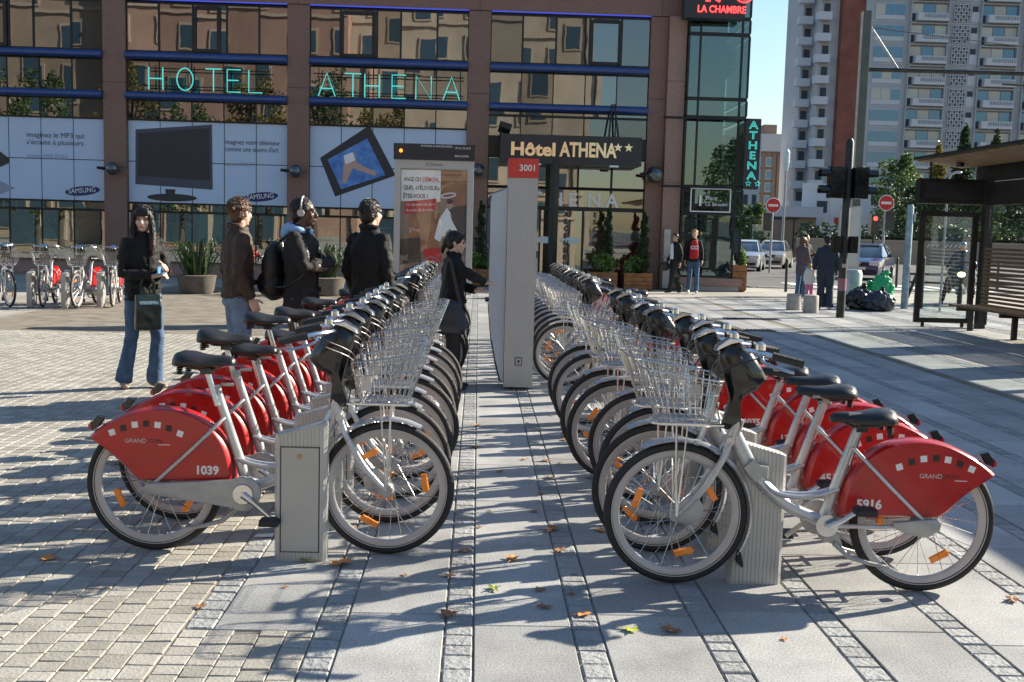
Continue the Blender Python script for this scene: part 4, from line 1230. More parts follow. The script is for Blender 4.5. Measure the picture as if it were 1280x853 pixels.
planter_box(795, 356, FY-.8, .8, .5, 'wooden planter with leafy plant against the entrance pier')
planter_box(602, 350, FY-.8, .8, .5, 'wooden planter beside the column behind the advertising panel')
planter_box(922, 355, FY-.2, .42, .78, 'narrow wooden planter of yellow flowers at the glass corner', True)
def agave(px, py, Y, w, label):
    c = at(px, py, Y); rnd = random.Random(int(px))
    t = thing('stone_planter', label, 'planter', (c.x, Y, 0))
    MB().rings([(0, 0, 0, w*.40, w*.40), (0, 0, .06, w*.44, w*.44), (0, 0, .34, w*.5, w*.5), (0, 0, .40, w*.52, w*.52), (0, 0, .41, w*.46, w*.46)], 20).build('pot', 'stone_planter', t, smooth=40)
    mb = MB()
    for i in range(90):
        a = rnd.random()*2*pi; l = rnd.uniform(.6, 1.05); out = rnd.uniform(.2, .75)*l; hh = sqrt(max(.05, l*l-out*out))
        d = Vector((cos(a), sin(a), 0)); s = Vector((-sin(a), cos(a), 0))*.022
        p = [Vector((0, 0, .38))+d*(.08+.2*rnd.random())]
        b0 = p[0]; b1 = b0+d*out*.5+Vector((0, 0, hh*.75)); b2 = b0+d*out+Vector((0, 0, hh*.9)); b3 = b0+d*out*1.35+Vector((0, 0, hh*rnd.uniform(.45, .85)))
        mb.add([b0-s, b0+s, b1-s, b1+s, b2-s*.7, b2+s*.7, b3], [(0, 1, 3, 2), (2, 3, 5, 4), (4, 5, 6)])
    mb.build('blades', 'leaf_dark', t)
agave(246, 366, 24.2, .85, 'round stone planter of long grassy leaves behind the carrier bag woman')
agave(404, 366, 24.6, 1.0, 'round stone planter of long grassy leaves behind the man with headphones')
# indoor climbing plants behind the corner glass
for px, p0_, p1_, n in ((884, 300, 235, 900), (893, 120, 40, 900), (876, 240, 200, 400)):
    c = at(px, p0_, FY+.5); top = at(px, p1_, FY+.5).z
    t = thing('indoor_plant', 'leafy green plant climbing behind the %s of the corner glass' % ('lower panes' if p0_ == 300 else 'upper panes' if p0_ == 120 else 'middle panes'), 'plant', (c.x, FY+.5, c.z), group='plants behind the corner glass')
    MB().tube([(0, 0, -c.z+.2 if p0_ == 300 else -.8), (0.05, 0, top-c.z)], .02, 6).build('stem', 'bark', t)
    rnd = random.Random(n+px); mb = MB()
    leaves(mb, rnd, [((rnd.uniform(-.3, .3), 0, (top-c.z)*f), (.38, .3, .45)) for f in (.1, .3, .5, .7, .9)], n, .2); mb.build('foliage', 'leaf_fresh', t)

# ------------------------------------------------------------------ ticket terminal
mat('kiosk_grey', (.46, .46, .455), .45, metal=.25, var=.05, vscale=3, rvar=.06)
mat('kiosk_side', (.40, .46, .56), .3, metal=.25, var=.04, vscale=2)
mat('kiosk_red', (.55, .015, .02), .3, coat=.4)
kg = ground(647, 488)
ks = thing('ticket_terminal', 'tall ribbed grey bike ticket terminal with red cap numbered 3001', 'terminal', (kg.x, kg.y, 0))
hw = .145; rib = []
n = 16
for i in range(n):
    x0 = -hw+2*hw*i/n; d = 2*hw/n
    rib += [(x0, 0), (x0+d*.6, 0), (x0+d*.68, .004), (x0+d*.95, .004)]
lo = rib+[(hw, 0), (hw, .46), (-hw, .46)]
MB().loft([[(x*.98, y, .03) for x, y in lo], [(x, y, .4) for x, y in lo], [(x, y, 2.10) for x, y in lo]]).build('column', 'kiosk_grey', ks)
MB().bb(-hw-.002, hw+.002, -.004, .464, 2.102, 2.29).build('cap', 'kiosk_red', ks)
text('number', '3001', .085, 'decal_white', ks, (-.045, -.006, 2.17), bold=.0015)
MB().bb(-.09, .09, .06, .38, 0, .03).build('foot', 'decal_black', ks)
wing = [(-hw-.002, 2.02), (-.20, 1.99), (-.302, 1.95), (-.312, 1.86), (-.315, 1.2), (-.305, .84), (-.27, .5), (-.22, .25), (-.175, .08), (-hw-.002, .06)]
MB().soft(wing, .22, .985, .96, y=.26).build('side_wing', 'kiosk_side', ks)
MB().prism([(-.318, .84), (-.309, .84), (-.274, .5), (-.224, .25), (-.178, .08), (-.188, .08), (-.235, .25), (-.285, .5)], .05, .47).build('wing_edge', 'decal_black', ks)
MB().prism([(-.345, .90), (-.31, .90), (-.31, .87), (-.345, .87)], .1, .42).build('keypad_shelf', 'decal_black', ks)
MB().prism([(-.322, 1.62), (-.316, 1.62), (-.316, 1.2), (-.322, 1.2)], .1, .42).build('screen', 'print_dark', ks)
MB().soft([(-.035, .25), (.035, .25), (.035, .33), (-.035, .33)], .004, .93, y=-.001).build('keyhole_plate', 'decal_black', ks)
MB().soft([(-.027, .258), (.027, .258), (.027, .322), (-.027, .322)], .004, .93, y=-.004).build('keyhole_cover', 'kiosk_grey', ks)
MB().soft([(-.01, .275), (.01, .275), (.01, .305), (-.01, .305)], .004, .93, y=-.008).build('keyhole', 'decal_black', ks)

# ------------------------------------------------------------------ lit-panel poster
glass_mat('glass_poster', tint=(.97, .98, .98), refl=.035, see=1.0)
mat('panel_grey', (.42, .43, .43), .4, metal=.3)
mat('poster_tan', (.42, .26, .17), .5, color2=(.22, .16, .12), vscale=2.2, detail=3)
mat('poster_orange', (.42, .20, .10), .5, color2=(.25, .1, .06), vscale=3)
mat('poster_red', (.55, .03, .03), .5)
mat('poster_white', (.82, .82, .82), .5)
mat('poster_brown', (.1, .06, .045), .5)
mat('poster_khaki', (.35, .24, .12), .5)
mat('amber_led', (.5, .12, .01), .4, emit=(1, .25, .02), estr=1.2)
PY_ = 17.7
b0 = at(492, 300, PY_); b1 = at(593, 182, PY_)
mp = thing('advertising_panel', 'grey advertising panel with a poster of a cyclist under a halo', 'billboard', (b0.x, PY_, 0))
PW = b1.x-b0.x; PT = b1.z
bfr = MB(); bfr.bb(0, .1, 0, .28, .5, PT-.26); bfr.bb(PW-.1, PW, 0, .28, .5, PT-.26); bfr.bb(.101, PW-.101, 0, .28, PT-.40, PT-.26); bfr.bb(.101, PW-.101, 0, .28, .5, .68); bfr.bb(.101, PW-.101, .05, .26, .681, PT-.401)
bfr.build('casing', 'panel_grey', mp)
MB().bb(.42, PW-.42, .05, .23, 0, .499).build('foot', 'panel_grey', mp)
MB().bb(-.02, PW+.02, -.03, .3, PT-.258, PT).build('header', 'sign_dark', mp)
MB().bb(.22, PW-.32, -.034, -.028, PT-.17, PT-.07).build('led_screen', 'print_black', mp)
MB().ell((.1, -.035, PT-.12), .03, 10, 6).build('led', 'amber_led', mp)
text('lettering', 'STATION & PARTENAIRES', .045, 'print_white', mp, (.42, -.036, PT-.05)); text('lettering', 'VELO_PLACE', .045, 'print_white', mp, (PW-.32, -.036, PT-.07)); text('lettering', 'BERAUDIER', .045, 'print_white', mp, (PW-.32, -.036, PT-.2))
text('lettering', 'JCDecaux', .07, 'decal_black', mp, (PW/2-.14, -.002, PT-.35))
def pf(poly, m, y, name='print'): return MB().prism(poly, y-.002, y).build(name, m, mp)
px0, px1, pz0, pz1 = .105, PW-.105, .70, PT-.42
pf([(px0, pz0), (px1, pz0), (px1, pz1), (px0, pz1)], 'poster_tan', .048, 'poster')
pw, ph = px1-px0, pz1-pz0
def P(u, v): return (px0+u*pw, pz1-v*ph)
def pp(l): return [P(*q) for q in l]
pf(pp([(.6, 0), (1, 0), (1, .33), (.9, .35), (.6, .2)]), 'poster_orange', .0455)
pf(pp([(.12, .35), (.6, .38), (.6, .75), (.12, .72)]), 'poster_orange', .0455)
pf(pp([(0, .62), (.3, .60), (.33, .82), (0, .85)]), 'poster_brown', .0445)
pf(pp([(.7, .33), (1, .3), (1, .62), (.78, .6)]), 'poster_brown', .0445)
pf(pp([(0, 0), (.6, 0), (.6, .28), (0, .28)]), 'poster_white', .0425)
for i, (ln, mm) in enumerate((('ANGE OU', 'decal_black'), ('QUEL «VÉLOVEUR»', 'decal_black'), ('ÊTES-VOUS ?', 'decal_black'))):
    q = P(.04, .1+i*.075); text('poster_words', ln, .095, mm, mp, (q[0], .039, q[1]), fit=(.28, .59, .40)[i], bold=.002)
q = P(.325, .1); text('poster_words', 'DÉMON,', .095, 'poster_red', mp, (q[0], .039, q[1]), fit=.27, bold=.002)
pf(pp([(.06, .285), (.54, .25), (.545, .36), (.065, .395)]), 'poster_red', .0395)
for i, ln in enumerate(('La réponse est dans', 'le code de la route.')):
    q = P(.09, .322+i*.05); text('poster_words', ln, .072, 'print_white', mp, (q[0], .036, q[1]), rot=(pi/2, -.04, 0), fit=.46)
hx_, hz_ = P(.72, .22)
MB().tube([(hx_+.12*cos(2*pi*i/20), .04, hz_+.035*sin(2*pi*i/20)+.02*cos(2*pi*i/20)) for i in range(20)], .012, 5, closed=True).build('printed_halo', 'poster_white', mp)
pf(ellp(*P(.745, .305), .05, .07), 'print_skin', .041); pf(ellp(*P(.74, .275), .055, .04), 'poster_brown', .0395)
pf(pp([(.70, .328), (.584, .434), (.517, .607), (.64, .648), (.697, .549), (.753, .516), (.865, .582), (.888, .557), (.775, .434), (.753, .369)]), 'poster_white', .0415)
pf(pp([(.85, .55), (.97, .53), (.99, .60), (.9, .62)]), 'poster_brown', .0435)
pf(pp([(.64, .582), (.798, .615), (.82, .664), (.708, .713), (.674, .779), (.618, .795), (.663, .713), (.596, .648)]), 'poster_khaki', .040)
pf(pp([(.337, .713), (.36, .70), (.6, .69), (.64, .76), (.62, .82), (.5, .83), (.38, .79)]), 'poster_red', .0385)
for (u, v, r_) in ((.48, .86, .16), (.9, .84, .15)):
    cxp, czp = P(u, v); MB().tube([(cxp+r_*cos(2*pi*i/28), .041, czp+r_*sin(2*pi*i/28)) for i in range(28)], .011, 4, closed=True).build('printed_wheel', 'print_grey', mp)
MB().tube([(P(.46, .87)[0], .04, P(.46, .87)[1]), (P(.66, .83)[0], .04, P(.66, .83)[1]), (P(.84, .66)[0], .04, P(.84, .66)[1]), (P(.93, .86)[0], .04, P(.93, .86)[1])], .013, 5).build('printed_frame', 'print_grey', mp)
MB().bb(.102, PW-.102, .018, .026, .69, PT-.41).build('glass', 'glass_poster', mp)

# ------------------------------------------------------------------ tram shelter
mat('shelter_steel', (.022, .02, .02), .5, metal=.3, var=.3, vscale=5)
mat('soffit_wood', (.24, .145, .075), .55, var=.3, vscale=6)
mat('slat_wood', (.12, .068, .033), .55, var=.35, vscale=9)
RH = 3.1
rx0 = at(1146, 204, 19.7).x; 
sh = thing('tram_shelter', 'dark steel tram shelter with wooden roof soffit, slatted back and bench', 'shelter', (rx0, 16, 0))
RY0, RY1 = 2.4, 19.85; RW = 2.95
roof = MB().loft([[(rx0, y, RH), (rx0+.9, y, RH-.10), (rx0+RW-.9, y, RH-.10), (rx0+RW, y, RH), (rx0+RW, y, RH+.05), (rx0+RW/2, y, RH+.16), (rx0, y, RH+.05)] for y in (RY0, RY1)])
rf = roof.build('roof', 'shelter_steel', sh, world=True)
y = RY0+.03; i = 0
while y < RY1-.2:
    b_ = MB().add([(rx0+.06, y, RH-.03), (rx0+.06, y+.185, RH-.03), (rx0+.92, y+.185, RH-.135), (rx0+.92, y, RH-.135), (rx0+.06, y, RH-.012), (rx0+.06, y+.185, RH-.012), (rx0+.92, y+.185, RH-.117), (rx0+.92, y, RH-.117)],
                  [(0, 1, 2, 3), (4, 5, 6, 7), (0, 1, 5, 4), (1, 2, 6, 5), (2, 3, 7, 6), (3, 0, 4, 7)])
    o = b_.build('soffit_board', 'soffit_wood', rf); o.location = (-rx0, -16, 0); y += .2
for y in (19.0, 16.5, 14.0): MB().cyl((rx0+.5, y, RH-.16), (rx0+.5, y, RH-.08), .07, seg=12).build('downlight', 'dark_frame', sh, world=True)
wx = at(1226, 380, 19.6).x
for y in (19.6, 16.2, 12.8, 9.4, 6.0, 2.9): MB().bb(wx-.07, wx+.07, y-.08, y+.08, 0, RH-.1).build('post', 'shelter_steel', sh, world=True)
MB().bb(wx-.12, wx+.12, RY0+.3, 19.9, RH-.38, RH-.1).build('roof_beam', 'shelter_steel', sh, world=True)
# end screen in the line of the shelter's far end
ex0, ex1 = at(1143, 380, 19.75).x, wx-.09
es = MB(); 
zb, zt = at(1150, 403, 19.75).z, at(1150, 264, 19.75).z
for xx in (ex0, ex1-.1): es.bb(xx, xx+.1, 19.72, 19.78, zb, zt)
for zz in (zb, zt-.09): es.bb(ex0+.101, ex1-.101, 19.72, 19.78, zz, zz+.09)
for xx in (ex0+.15, ex1-.2): es.bb(xx, xx+.05, 19.73, 19.77, 0, zb-.001)
eso = es.build('end_screen', 'shelter_steel', sh, world=True)
MB().bb(ex0+.102, ex1-.102, 19.745, 19.755, zb+.091, zt-.091).build('glass_pane', 'glass_clear', eso).location = (-rx0, -16, 0)
st_ = MB(); zz = at(1180, 310, 19.75).z
for i in range(9):
    if i in (3,): continue
    xx = ex0+.16+i*.085; st_.add([(xx, 19.742, zz), (xx+.03, 19.742, zz), (xx+.075, 19.742, zz+.07), (xx+.045, 19.742, zz+.07)], [(0, 1, 2, 3)])
st_.build('glass_marks', 'decal_white', eso).location = (-rx0, -16, 0)
ib = MB(); iz0, iz1 = at(1180, 255, 19.6).z, at(1180, 224, 19.6).z
ibx0, ibx1 = at(1147, 240, 19.6).x, at(1229, 240, 19.6).x
MB().bb(ibx0, ibx1-.001, 19.5, 19.7, iz0, iz1).build('information_box', 'shelter_steel', sh, world=True)
MB().bb(ibx0+.09, ibx1-.09, 19.49, 19.499, iz0+.09, iz1-.07).build('information_screen', 'print_black', sh, world=True)
for yy in (19.55,): MB().tube([(ibx0+.2, yy, iz1), (ibx0+.2, yy, RH-.05)], .02, 6).build('hanger', 'shelter_steel', sh, world=True)
for y0, y1 in ((16.3, 17.15), (13.75, 14.75)): MB().bb(wx+.075, wx+.16, y0, y1, .1, 2.65).build('shade_panel', 'shelter_steel', sh, world=True)  # panels out of view, added to cast the dark bands across the paving
# slatted back and bench
for i in range(15):
    z = .44+i*.073
    MB().bb(wx-.125, wx-.1, 12.4, 19.35, z, z+.047).build('back_slat', 'slat_wood', sh, world=True)
for y in (19.2, 17.6, 16.0, 14.4, 12.8): MB().bb(wx-.098, wx-.072, y-.03, y+.03, .1, 1.6).build('slat_support', 'shelter_steel', sh, world=True)
MB().bb(wx-.02, wx, 12.4, 19.45, 1.7, 2.65).build('glass_pane', 'glass_clear', sh, world=True)
MB().bb(wx-.13, wx-.075, 12.4, 19.45, 2.28, 2.7).build('fascia_board', 'shelter_steel', sh, world=True)
bn = thing('bench', 'long dark slatted bench under the tram shelter', 'bench', (wx-.45, 16, 0))
for i in range(4): MB().bb(wx-.75+i*.14, wx-.64+i*.14, 12.5, 19.3, .43, .465).build('seat_slat', 'slat_wood', bn, world=True)
for y in (19.0, 17.4, 15.8, 14.2, 12.8):
    MB().bb(wx-.72, wx-.25, y-.04, y+.04, .36, .429).build('bracket', 'shelter_steel', bn, world=True)
    MB().bb(wx-.5, wx-.42, y-.035, y+.035, 0, .359).build('leg', 'shelter_steel', bn, world=True)

# ------------------------------------------------------------------ poles, lights, signs
mat('pole_dark', (.03, .032, .03), .5, metal=.4, var=.4, vscale=7)
mat('mast_green', (.085, .095, .085), .45, metal=.4, var=.2, vscale=2)
mat('galv', (.36, .38, .39), .5, metal=.5, var=.2, vscale=5)
mat('galv_blue', (.22, .30, .34), .5, metal=.3, var=.35, vscale=9)
mat('sign_red', (.55, .012, .015), .4); mat('sign_white', (.75, .75, .74), .4)
mat('lamp_red', (.4, .02, .02), .3, emit=(1, .05, .03), estr=2.0)
mat('sticker_pink', (.3, .08, .1), .6, color2=(.2, .14, .2), vscale=16)
mat('concrete', (.33, .31, .28), .85, var=.2, vscale=7, bump=.3, bscale=50)
g = ground(1050, 397)
tl = thing('traffic_light', 'dark traffic light post with signal heads and stickers beside the rubbish bags', 'traffic light', tuple(g))
MB().tube([(0, 0, 0), (0, 0, 3.55), (0, 0, 3.62)], [.085, .08, .04], 12).build('post', 'pole_dark', tl, smooth=40)
MB().tube([(0, 0, .55), (0, 0, .8)], .0875, 12).build('sticker', 'sticker_pink', tl, smooth=40)
MB().bb(-.05, .03, -.09, -.084, 1.02, 1.1).build('sticker', 'galv', tl)
for s in (-1, 1):
    h_ = MB().bb(s*.10-(.28 if s < 0 else 0), s*.10+(.28 if s > 0 else 0), -.14, .16, 2.42, 3.05).build('signal_head', 'black_plastic', tl)
    for k in range(2):
        z = 2.9-k*.34
        hz = MB(); lp_ = []
        for xx in (.381, .58):
            lp_.append([(s*xx, .125*cos(pi*q/10-.35*(1-2*q/10)), z+.125*sin(pi*q/10-.35*(1-2*q/10))) for q in range(11)]+[(s*xx, .112*cos(pi*q/10-.35*(1-2*q/10)), z+.112*sin(pi*q/10-.35*(1-2*q/10))) for q in range(10, -1, -1)])
        hz.loft(lp_)
        hz.build('visor', 'black_plastic', h_)
MB().bb(-.09, .33, .17, .30, 2.45, 3.0).build('signal_head', 'black_plastic', tl)
for s in (-1, 1): MB().bb(s*.09-(.16 if s < 0 else 0), s*.09+(.16 if s > 0 else 0), -.1, .1, 1.32, 1.66).build('pedestrian_head', 'black_plastic', tl)
MB().ell((.30, -.02, 2.98), (.05, .09, .09), 10, 6).build('lens', 'sign_white', tl)
# tram mast behind it
MY = 29.5
m0 = at(1062, 375, MY); mt = at(1078, 14, MY)
ma = thing('tram_mast', 'tall dark green tram mast carrying the overhead wire arm', 'mast', (m0.x, MY, 0))
MTZ = mt.z
MB().bb(-.105, .105, -.105, .105, 0, MTZ).build('mast', 'mast_green', ma)
MB().bb(.106, .118, -.09, .09, 0, MTZ-.02).build('flange', 'galv', ma)
MB().bb(-.118, -.106, -.09, .09, 0, MTZ-.02).build('flange', 'galv', ma)
zb_ = at(1085, 87, MY).z
MB().tube([(.1, 0, zb_), (9.5, 0, zb_+.05)], .06, 8).build('arm', 'pole_dark', ma)
MB().tube([(.16, 0, zb_+1.12), (.95, 0, zb_+.05)], .03, 6).build('stay', 'galv', ma)
MB().tube([(.16, 0, zb_+1.12), (9.5, 0, zb_+.3)], .012, 5).build('tie_wire', 'pole_dark', ma)
MB().tube([(3.9, 0, zb_-.28), (7.2, 0, zb_-.33)], .03, 6).build('registration_arm', 'pole_dark', ma)
MB().tube([(4.6, 0, zb_), (4.7, 0, zb_-.3), (5.2, 0, zb_-.5)], .02, 5).build('dropper', 'pole_dark', ma)
MB().bb(-.48, .14, -.2, -.106, at(1060, 340, MY).z, at(1060, 258, MY).z).build('notice_case', 'galv', ma)
MB().bb(-.42, .08, -.208, -.202, at(1060, 338, MY).z+.12, at(1060, 260, MY).z).build('notice_sheet', 'panel_grey', ma)
def no_entry(px, py, r, Y, base, label, lamps=True):
    c = at(px, py, Y)
    t = thing('no_entry_sign', label, 'road sign', (c.x, Y, 0), group='no entry signs')
    MB().cyl((0, 0, 0), (0, 0, c.z+r*.7), .05, seg=10).build('post', 'galv', t, smooth=40)
    MB().cyl((0, -.06, c.z), (0, -.09, c.z), r, seg=32).build('disc', 'sign_red', t)
    MB().tube([(r*.99*cos(2*pi*i/32), -.092, c.z+r*.99*sin(2*pi*i/32)) for i in range(32)], .018, 5, closed=True).build('rim', 'sign_white', t)
    MB().bb(-r*.68, r*.68, -.1, -.091, c.z-r*.17, c.z+r*.17).build('bar', 'sign_white', t)
    if lamps:
        MB().bb(-.42 if px < 1000 else .05, -.05 if px < 1000 else .42, -.05, .2, c.z-1.15, c.z-.35).build('signal_head', 'black_plastic', t)
    return t
no_entry(966, 257, .33, 48.5, 340, 'round red no entry sign near the parked cars by the hotel')
no_entry(1107, 254, .33, 46, 350, 'round red no entry sign between the tram mast and the shelter')
g = at(1093, 276, 52)
rl_ = thing('red_signal', 'small traffic signal showing red beyond the no entry sign', 'traffic light', (g.x, 52, 0))
MB().cyl((0, 0, 0), (0, 0, g.z+.3), .06).build('post', 'pole_dark', rl_); MB().bb(-.2, .2, -.15, .1, g.z-.7, g.z+.3).build('signal_head', 'black_plastic', rl_)
MB().ell((0, -.16, g.z+.1), (.11, .03, .11), 12, 8).build('lens', 'lamp_red', rl_)
g = ground(1130, 386)
sp_ = thing('steel_post', 'thick pale steel post with peeling stickers near the shelter', 'post', tuple(g))
MB().tube([(0, 0, 0), (0, 0, 2.38), (0, 0, 2.45)], [.085, .08, .06], 12).build('tube', 'galv_blue', sp_, smooth=40)
MB().tube([(.06, 0, .25), (.34, .1, .95)], .04, 8).build('brace', 'pole_dark', sp_)
MB().bb(.085, .13, -.04, .04, 2.05, 2.25).build('bracket', 'galv', sp_)
g = at(1175, 380, 24); lp = thing('lamp_post', 'slender grey street lamp post seen through the shelter glass', 'lamp post', (g.x, 24, 0))
MB().tube(catmull([(0, 0, 0), (0, 0, 2.2), (0, 0, 2.9), (.06, 0, 3.12), (.2, 0, 3.18)], 4), .028, 8).build('post', 'galv', lp, smooth=40)
MB().ell((.24, 0, 3.17), (.07, .05, .03), 10, 6).build('head', 'galv', lp, smooth=180)
for px, py, hh, who in ((982, 365, .95, 'by the parked cars'), (1151, 386, 1.2, 'behind the shelter screen'), (1112, 378, .9, 'between the rubbish bags and the pale steel post'), (1120, 360, 1.0, 'behind the pale steel post'), (1210, 365, 1.0, 'behind the motorcycle'), (1246, 365, 1.0, 'behind the slatted back')):
    g = ground(px, py); b_ = thing('thin_bollard', 'thin dark metal bollard '+who, 'bollard', tuple(g))
    MB().tube([(0, 0, 0), (0, 0, hh), (0, 0, hh+.04)], [.045, .045, .02], 8).build('tube', 'pole_dark', b_, smooth=40)
for px, py, hh, lab in ((992, 387.5, .36, 'squat concrete bollard beside the woman and child'), (1013, 391, .38, 'squat concrete bollard beside the man in navy')):
    g = ground(px, py); b_ = thing('concrete_bollard', lab, 'bollard', tuple(g))
    MB().rings([(0, 0, 0, .165, .165), (0, 0, hh-.02, .16, .16), (0, 0, hh, .145, .145), (0, 0, hh+.005, .06, .06)], 20).build('drum', 'concrete', b_, smooth=40)
    MB().tube([(.161*cos(2*pi*i/20), .161*sin(2*pi*i/20), hh-.05) for i in range(20)], .006, 5, closed=True).build('band', 'galv', b_)
# guard rails between the plaza and the road
gr = thing('guard_rail', 'low dark guard rail along the road behind the shelter', 'railing', (13.6, 33.2, 0))
for i in range(9):
    x = 13.6+i*2.4; MB().bb(x-.04, x+.04, 33.16, 33.24, 0, .62).build('post', 'pole_dark', gr, world=True)
for z in (.32, .58): MB().bb(13.5, 33, 33.1, 33.155, z-.035, z+.035).build('rail', 'pole_dark', gr, world=True)
# rubbish
mat('bag_black', (.012, .013, .015), .3, coat=.3, bump=.6, bscale=18); mat('bag_navy', (.02, .03, .05), .35, bump=.6, bscale=18); mat('bag_green', (.02, .40, .15), .4, bump=.4, bscale=14)
def bag(px, py, r, m, seed, label):
    g = ground(px, py); rnd = random.Random(seed)
    t = thing('rubbish_bag', label, 'rubbish bag', tuple(g), group='rubbish bags by the traffic light')
    mb = MB(); mb.ell((0, 0, r[2]*.86), r, 14, 10)
    for _ in range(9):
        a = rnd.random()*6.28; mb.ell((cos(a)*r[0]*.6, sin(a)*r[1]*.6, r[2]*rnd.uniform(.4, 1.2)), (r[0]*.42, r[1]*.42, r[2]*.42), 10, 6)
    mb.tube([(0, 0, r[2]*1.5), (.03, 0, r[2]*1.85), (.1, .02, r[2]*2.05)], [.1, .035, .09], 8)
    skin_part('sack', mb, m, t, .02, 1, .13, .10)
bag(1074, 387, (.33, .3, .26), 'bag_black', 1, 'crumpled black rubbish bag against the tram mast')
bag(1098, 389, (.36, .3, .24), 'bag_navy', 2, 'dark navy rubbish bag in front of the green sack')
bag(1101, 384, (.27, .26, .42), 'bag_green', 3, 'tall bright green sack leaning on the rubbish bags')
bag(1081, 383, (.22, .2, .27), 'bag_green', 4, 'small green sack tucked behind the black bag')
g = ground(1063, 380); bi = thing('litter_bin', 'grey metal litter bin at the foot of the tram mast', 'bin', tuple(g))
MB().rings([(0, 0, .1, .22, .22), (0, 0, .75, .25, .25), (0, 0, .85, .22, .2)], 16).build('drum', 'galv', bi, smooth=40); MB().cyl((0, 0, 0), (0, 0, .1), .1).build('foot', 'pole_dark', bi)
# drain grates
for px, py in ((940, 399), (930, 413)):
    g = ground(px, py); t = thing('drain_grate', 'ribbed iron drain grate set in the paving behind the bike saddles', 'grate', (g.x, g.y, 0), group='drain grates')
    MB().bb(-.55, .55, -.18, .18, -.01, .004).build('bed', 'decal_black', t)
    for i in range(16): MB().bb(-.53+i*.067, -.50+i*.067, -.17, .17, .0045, .012).build('bar', 'pole_dark', t)
# ------------------------------------------------------------------ far side of the road
mat('tan_wall', (.36, .27, .19), .85, var=.12, vscale=.4)
mat('wall_cap', (.42, .33, .25), .8)
WYf = 75
wt = at(1100, 302, WYf).z
low = thing('low_wall', 'long low tan wall along the far side of the road', 'wall', (24, WYf, 0))
for i in range(22):
    x = 22.6+i*6; MB().bb(x+.01, x+5.99, WYf, WYf+.35, -.03, wt).build('wall_panel', 'tan_wall', low, world=True)
    MB().bb(x+.01, x+5.99, WYf-.05, WYf+.4, wt+.002, wt+.12).build('coping', 'wall_cap', low, world=True)
hd = thing('hedge', 'dark clipped hedge behind the low tan wall', 'hedge', (24, WYf+2.5, 0))
mb = MB(); rnd = random.Random(4)
cs = [((i*1.1, rnd.uniform(-.4, .4), 1.6+rnd.random()*.5), (1.0, .8, 1.2)) for i in range(90)]
leaves(mb, rnd, cs, 9000, .42); mb.build('foliage', 'leaf_dark', hd)
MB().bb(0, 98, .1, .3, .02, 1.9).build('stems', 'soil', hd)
fc = thing('mesh_fence', 'dark mesh fence posts above the low wall', 'fence', (24, WYf+.9, wt))
for i in range(34): MB().bb(i*2.5, i*2.5+.08, 0, .08, -wt, 1.0).build('post', 'pole_dark', fc)
for z in (.3, .95): MB().bb(0, 82, .085, .11, z, z+.05).build('rail', 'pole_dark', fc)
# trees
tree((at(1120, 300, 95).x, 95, 0), 9.4, 3.0, 21, 'dark leafy tree behind the no entry sign and low wall', 'trees before the tower block', 'leaf_mid', 3000, .36)
tree((at(1150, 300, 88).x, 88, 0), 6.8, 3.0, 22, 'dark round tree rising behind the shelter end screen', 'trees before the tower block', 'leaf_dark', 2800, .36)
tree((at(1200, 300, 84).x, 84, 0), 6.6, 3.0, 23, 'dark tree behind the motorcyclist', 'trees before the tower block', 'leaf_dark', 2800, .36)
tree((at(1255, 300, 90).x, 90, 0), 7.0, 3.2, 24, 'dark tree behind the shelter slats', 'trees before the tower block', 'leaf_dark', 3200, .42)
tree((at(1197, 300, 110).x, 110, 0), 13.6, 2.0, 25, 'slim pointed evergreen against the perforated screens of the tower', 'trees before the tower block', 'leaf_dark', 2600, .5, cone=True)
tree((at(1237, 300, 112).x, 112, 0), 13.4, 2.0, 26, 'slim pointed evergreen before the tower balconies', 'trees before the tower block', 'leaf_dark', 2600, .5, cone=True)
tree((at(1166, 300, 108).x, 108, 0), 11.4, 1.8, 27, 'small tree turning yellow before the tower block', 'trees before the tower block', 'leaf_autumn', 1800, .5, cone=True)
tree((at(942, 300, 95).x, 95, 0), 4.6, 2.2, 28, 'low round bush under the vertical hotel sign', 'bushes in the side street', 'leaf_mid', 2600, .35, cat='bush', trunk_h=.8)
tree((at(990, 300, 100).x, 100, 0), 3.4, 1.8, 29, 'pale green bush behind the parked cars', 'bushes in the side street', 'leaf_fresh', 1800, .3, cat='bush', trunk_h=.6)
tree((at(962, 300, 98).x, 98, 0), 2.8, 1.9, 30, 'clipped low hedge bush behind the silver car', 'bushes in the side street', 'leaf_mid', 1800, .3, cat='bush', trunk_h=.5)
# ------------------------------------------------------------------ tower block
mat('tower_concrete', (.38, .39, .42), .85, var=.1, vscale=.12)
mat('tower_panel', (.44, .445, .47), .8, var=.06, vscale=.2)
mat('tower_brick', (.22, .075, .055), .85, var=.2, vscale=.6)
mat('tower_white', (.52, .53, .57), .7)
mat('tower_shade', (.24, .235, .24), .9, var=.1, vscale=.3)  # loggia walls darkened; recess shade behind the balcony slots put into the colour
mat('far_glass', (.12, .22, .3), .12, metal=.3, spec=.8)
mat('far_dark', (.035, .045, .06), .6)
mat('blind_cream', (.52, .48, .42), .7)
mat('curtain_pale', (.55, .55, .5), .8)
TYB = 146.0
def tx(px, y=TYB): return at(px, 200, y).x
tw = thing('tower_block', 'tall grey concrete apartment tower with a red brick strip and white balconies', 'building', (tx(1044), TYB, 0))
TX0 = 0.0; SC = TYB/FPX
def lx(px): return tx(px)-tx(1044)
NF = 15; FH = 2.82
zb0 = at(1150, 27, TYB).z; zb0 = zb0-FH*int(zb0/FH)          # a floor line
HTW = zb0+FH*NF
XE = lx(1330)
